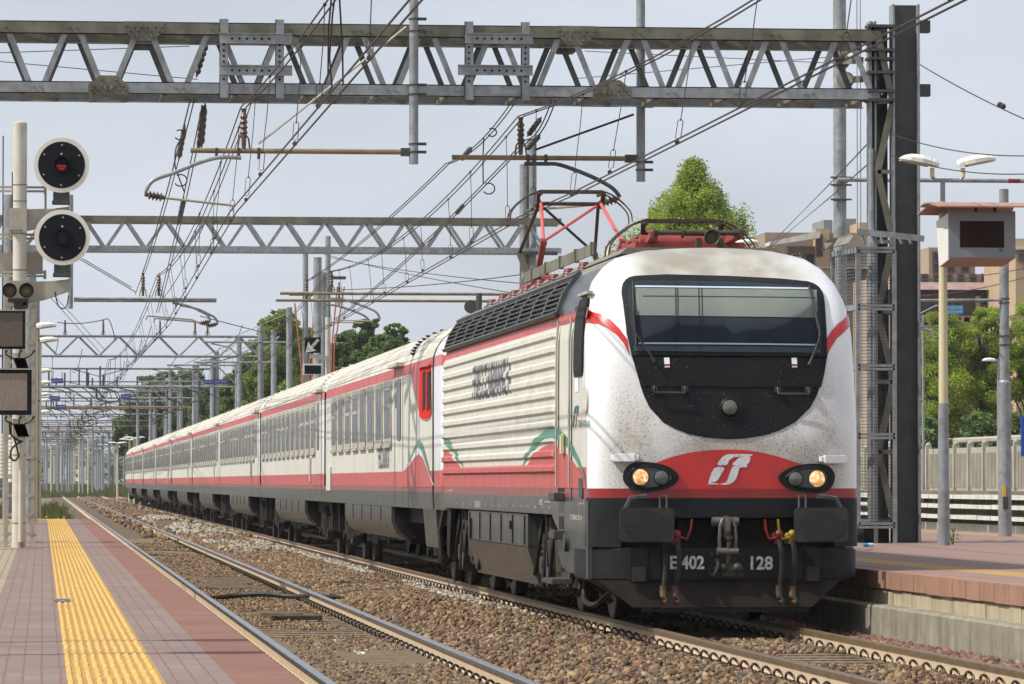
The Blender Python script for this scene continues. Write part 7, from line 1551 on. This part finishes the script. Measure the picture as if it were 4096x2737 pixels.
while x < e.x: b.box(x,x+.16,YB2-.68,YB2-.6,1.5,a.z); x += .42
b.build('cladding_ribs','bclad',o); q0, q1 = PY(3540,1158,YB2-1.6), PY(4300,1130,YB2+.3); b = MB(); b.add([(q0.x,YB2-1.6,q0.z),(q1.x,YB2-1.6,q0.z),(q1.x,YB2+.3,q1.z),(q0.x,YB2+.3,q1.z)],[(0,1,2,3)]); b.build('roof','broof',t)
block(t,'stair_tower',3715,3900,990,YB2+3,8,'bwall'); facade(t,YB2-.68,((3676,3706,1180,1218),(3925,3962,1180,1216),(4052,4088,1184,1220))); facade(t,YB2-.6,((3676,3730,1280,1345),))
for u in (3912,3972): block(t,'pier',u-9,u+9,1184,YB2-.9,.5,'bwall2')
block(t,'balcony_slab',3560,4300,1262,YB2-1.0,1.0,'bwallp')
for fl in range(3):
    for k in range(9): u_ = 3690+k*48; facade(t,YB2+.28,((u_,u_+16,1103+fl*0,1124),)) if fl == 0 else None
for k in range(3): facade(t,YB2+2.98,((3735+k*56,3757+k*56,1012,1040),(3735+k*56,3757+k*56,1056,1084)))
for k in range(10): u_ = 3680+k*44; a, e = PY(u_,1300,YB2-.9), PY(u_+30,1270,YB2-.9); b = MB(); b.box(a.x,e.x,YB2-1.0,YB2-.9,a.z,e.z); b.build('balcony_panel','bwall' if k%2 else 'bwallp',t)
t = thing('apartment_building','ochre apartment tower cut off by the right edge','building',(PY(4100,1000,290).x,290,1.0)); block(t,'wall',4062,4400,955,290,10,'bwall2'); block(t,'parapet',4058,4400,985,289.5,.6,'bpale',PY(4060,1000,290).z); block(t,'shaded_bay',4072,4400,1015,289.6,.5,'bclad',PY(4060,1040,290).z)
block(t,'awning',4040,4062,1038,292,2,'dispg',PY(4040,1098,292).z)
t = thing('apartment_building','ochre and tan apartment block with white eaves left of the thick mast','building',(PY(3300,950,320).x,320,1.0))
block(t,'wall',3060,3490,930,320,14,'bwall'); block(t,'ochre_bay',3262,3318,915,319,2,'bwall2'); block(t,'roof_box',3295,3330,880,325,5,'dispg'); block(t,'roof_box',3380,3425,875,326,5,'dispg'); block(t,'ochre_bay',3438,3475,890,322,4,'bwall2')
q0, q1 = PY(3070,985,318), PY(3270,955,318); b = MB(); b.prism([(q0.x,317,q0.z),(q1.x,317,q1.z),(q1.x,317,q1.z+.5),(q0.x,317,q0.z+.25)],(0,2,0)); b.build('eave','whitestep',t); block(t,'shaded_bay',3150,3265,985,319.2,.8,'bclad',PY(3100,1020,320).z)
facade(t,320,((3395,3440,1000,1040),(3395,3440,1075,1120),(3340,3370,1010,1050)))
for k in range(7): facade(t,320,((3085+k*26,3097+k*26,1035,1060),(3085+k*26,3097+k*26,1080,1105)))
block(t,'balcony_slab',3060,3490,1068,318.8,1.2,'bpale',PY(3100,1072,318.8).z)
facade(t,319,((3272,3284,945,975),(3272,3284,990,1020)))
t = thing('television_antenna','thin television antenna sticking up right of the conical tree','antenna',(PY(2955,900,215).x,215,6)); p = PY(2955,890,215); b = MB(); b.cyl((p.x,215,6),(p.x,215,p.z),.02,5); b.bar((p.x-.35,215,p.z),(p.x+.35,215,p.z),.02); b.build('mast','galvd',t)
p = PY(2985,965,110); t = thing('platform_lamp','white lamp head peeping out behind the locomotive roof','street lamp',(p.x,110,PZT)); b = MB(); b.cyl((p.x-.25,110,PZT),(p.x-.25,110,p.z),.06,10); b.build('post','lampcream',t); lamp_head(t, V((p.x-.3,110,p.z-.1)), 1, .1, .62, .2)
for i, (u, v, Y) in enumerate(((538,1755,330),(518,1762,350),(470,1775,380))):
    p = PY(u,v,Y); t = thing('platform_lamp', ['twin white lamp head above the last coaches','lamp head half hidden behind the twin lamp above the last coaches','far cream lamp left of the last coach'][i],'street lamp',(p.x,Y,-.3)); b = MB(); b.cyl((p.x,Y,-.3),(p.x,Y,p.z),.09,8); b.build('post','lampcream',t); lamp_head(t,V((p.x,Y,p.z)),1,.1,.8,.3); lamp_head(t,V((p.x,Y,p.z)),-1,.1,.8,.3)
# distance: far woods and pale houses
P = []; T = []
for k in range(110):
    x = rng.uniform(-140,190); y = rng.uniform(1150,1500); h = rng.uniform(7,15); n = 260; P.append(leafset(n,(x,y,h*.5),(h*.55,h*.5,h*.55),1)); T.append(np.full(n,rng.uniform(.6,1.1)))
o = leaf_mesh('distant_trees', np.concatenate(P), 1.0, 'leaf_dark', None, np.concatenate(T)); o['kind'] = 'stuff'; o['label'] = 'hazy belt of trees closing the view along the tracks'; o['category'] = 'trees'
for i, (u, w, v) in enumerate(((190,26,1835),(238,30,1828),(285,26,1838),(330,34,1830),(385,30,1826),(425,24,1836))):
    Y = 1120+i*11; a, e = PY(u-w/2,v,Y), PY(u+w/2,v,Y); t = thing('house', ['leftmost','second from left','third from left','fourth from left','fifth from left','rightmost'][i]+' of the pale hazy houses at the vanishing point','house',(a.x,Y,-.5)); b = MB(); b.box(a.x,e.x,Y,Y+6,-.5,a.z); b.build('wall','bpale',t); b = MB(); xm_ = (a.x+e.x)/2; b.prism([(a.x-.2,Y-.2,a.z),(e.x+.2,Y-.2,a.z),(xm_,Y-.2,a.z+.9)],(0,6.4,0)); b.build('roof','broof',t)
    b = MB()
    for k in range(2): b.box(a.x+(e.x-a.x)*(.2+.4*k),a.x+(e.x-a.x)*(.38+.4*k),Y-.05,Y+.05,a.z-2.2,a.z-1.0)
    b.build('window','bwin',t)
# haze
HAZE = 0.00010
if HAZE:
    b = MB(); b.box(-160,200,-10,1520,-2,40); o = b.build('haze',[] ,None,0); m = bpy.data.materials.new('haze'); m.use_nodes = True; n = m.node_tree.nodes; n.remove(n['Principled BSDF']); v = n.new('ShaderNodeVolumePrincipled'); v.inputs['Color'].default_value = (.85,.9,1,1); v.inputs['Density'].default_value = HAZE; m.node_tree.links.new(v.outputs[0], n['Material Output'].inputs['Volume']); o.data.materials.append(m); o['kind'] = 'stuff'; o['label'] = 'thin blue haze in the air'; o['category'] = 'haze'
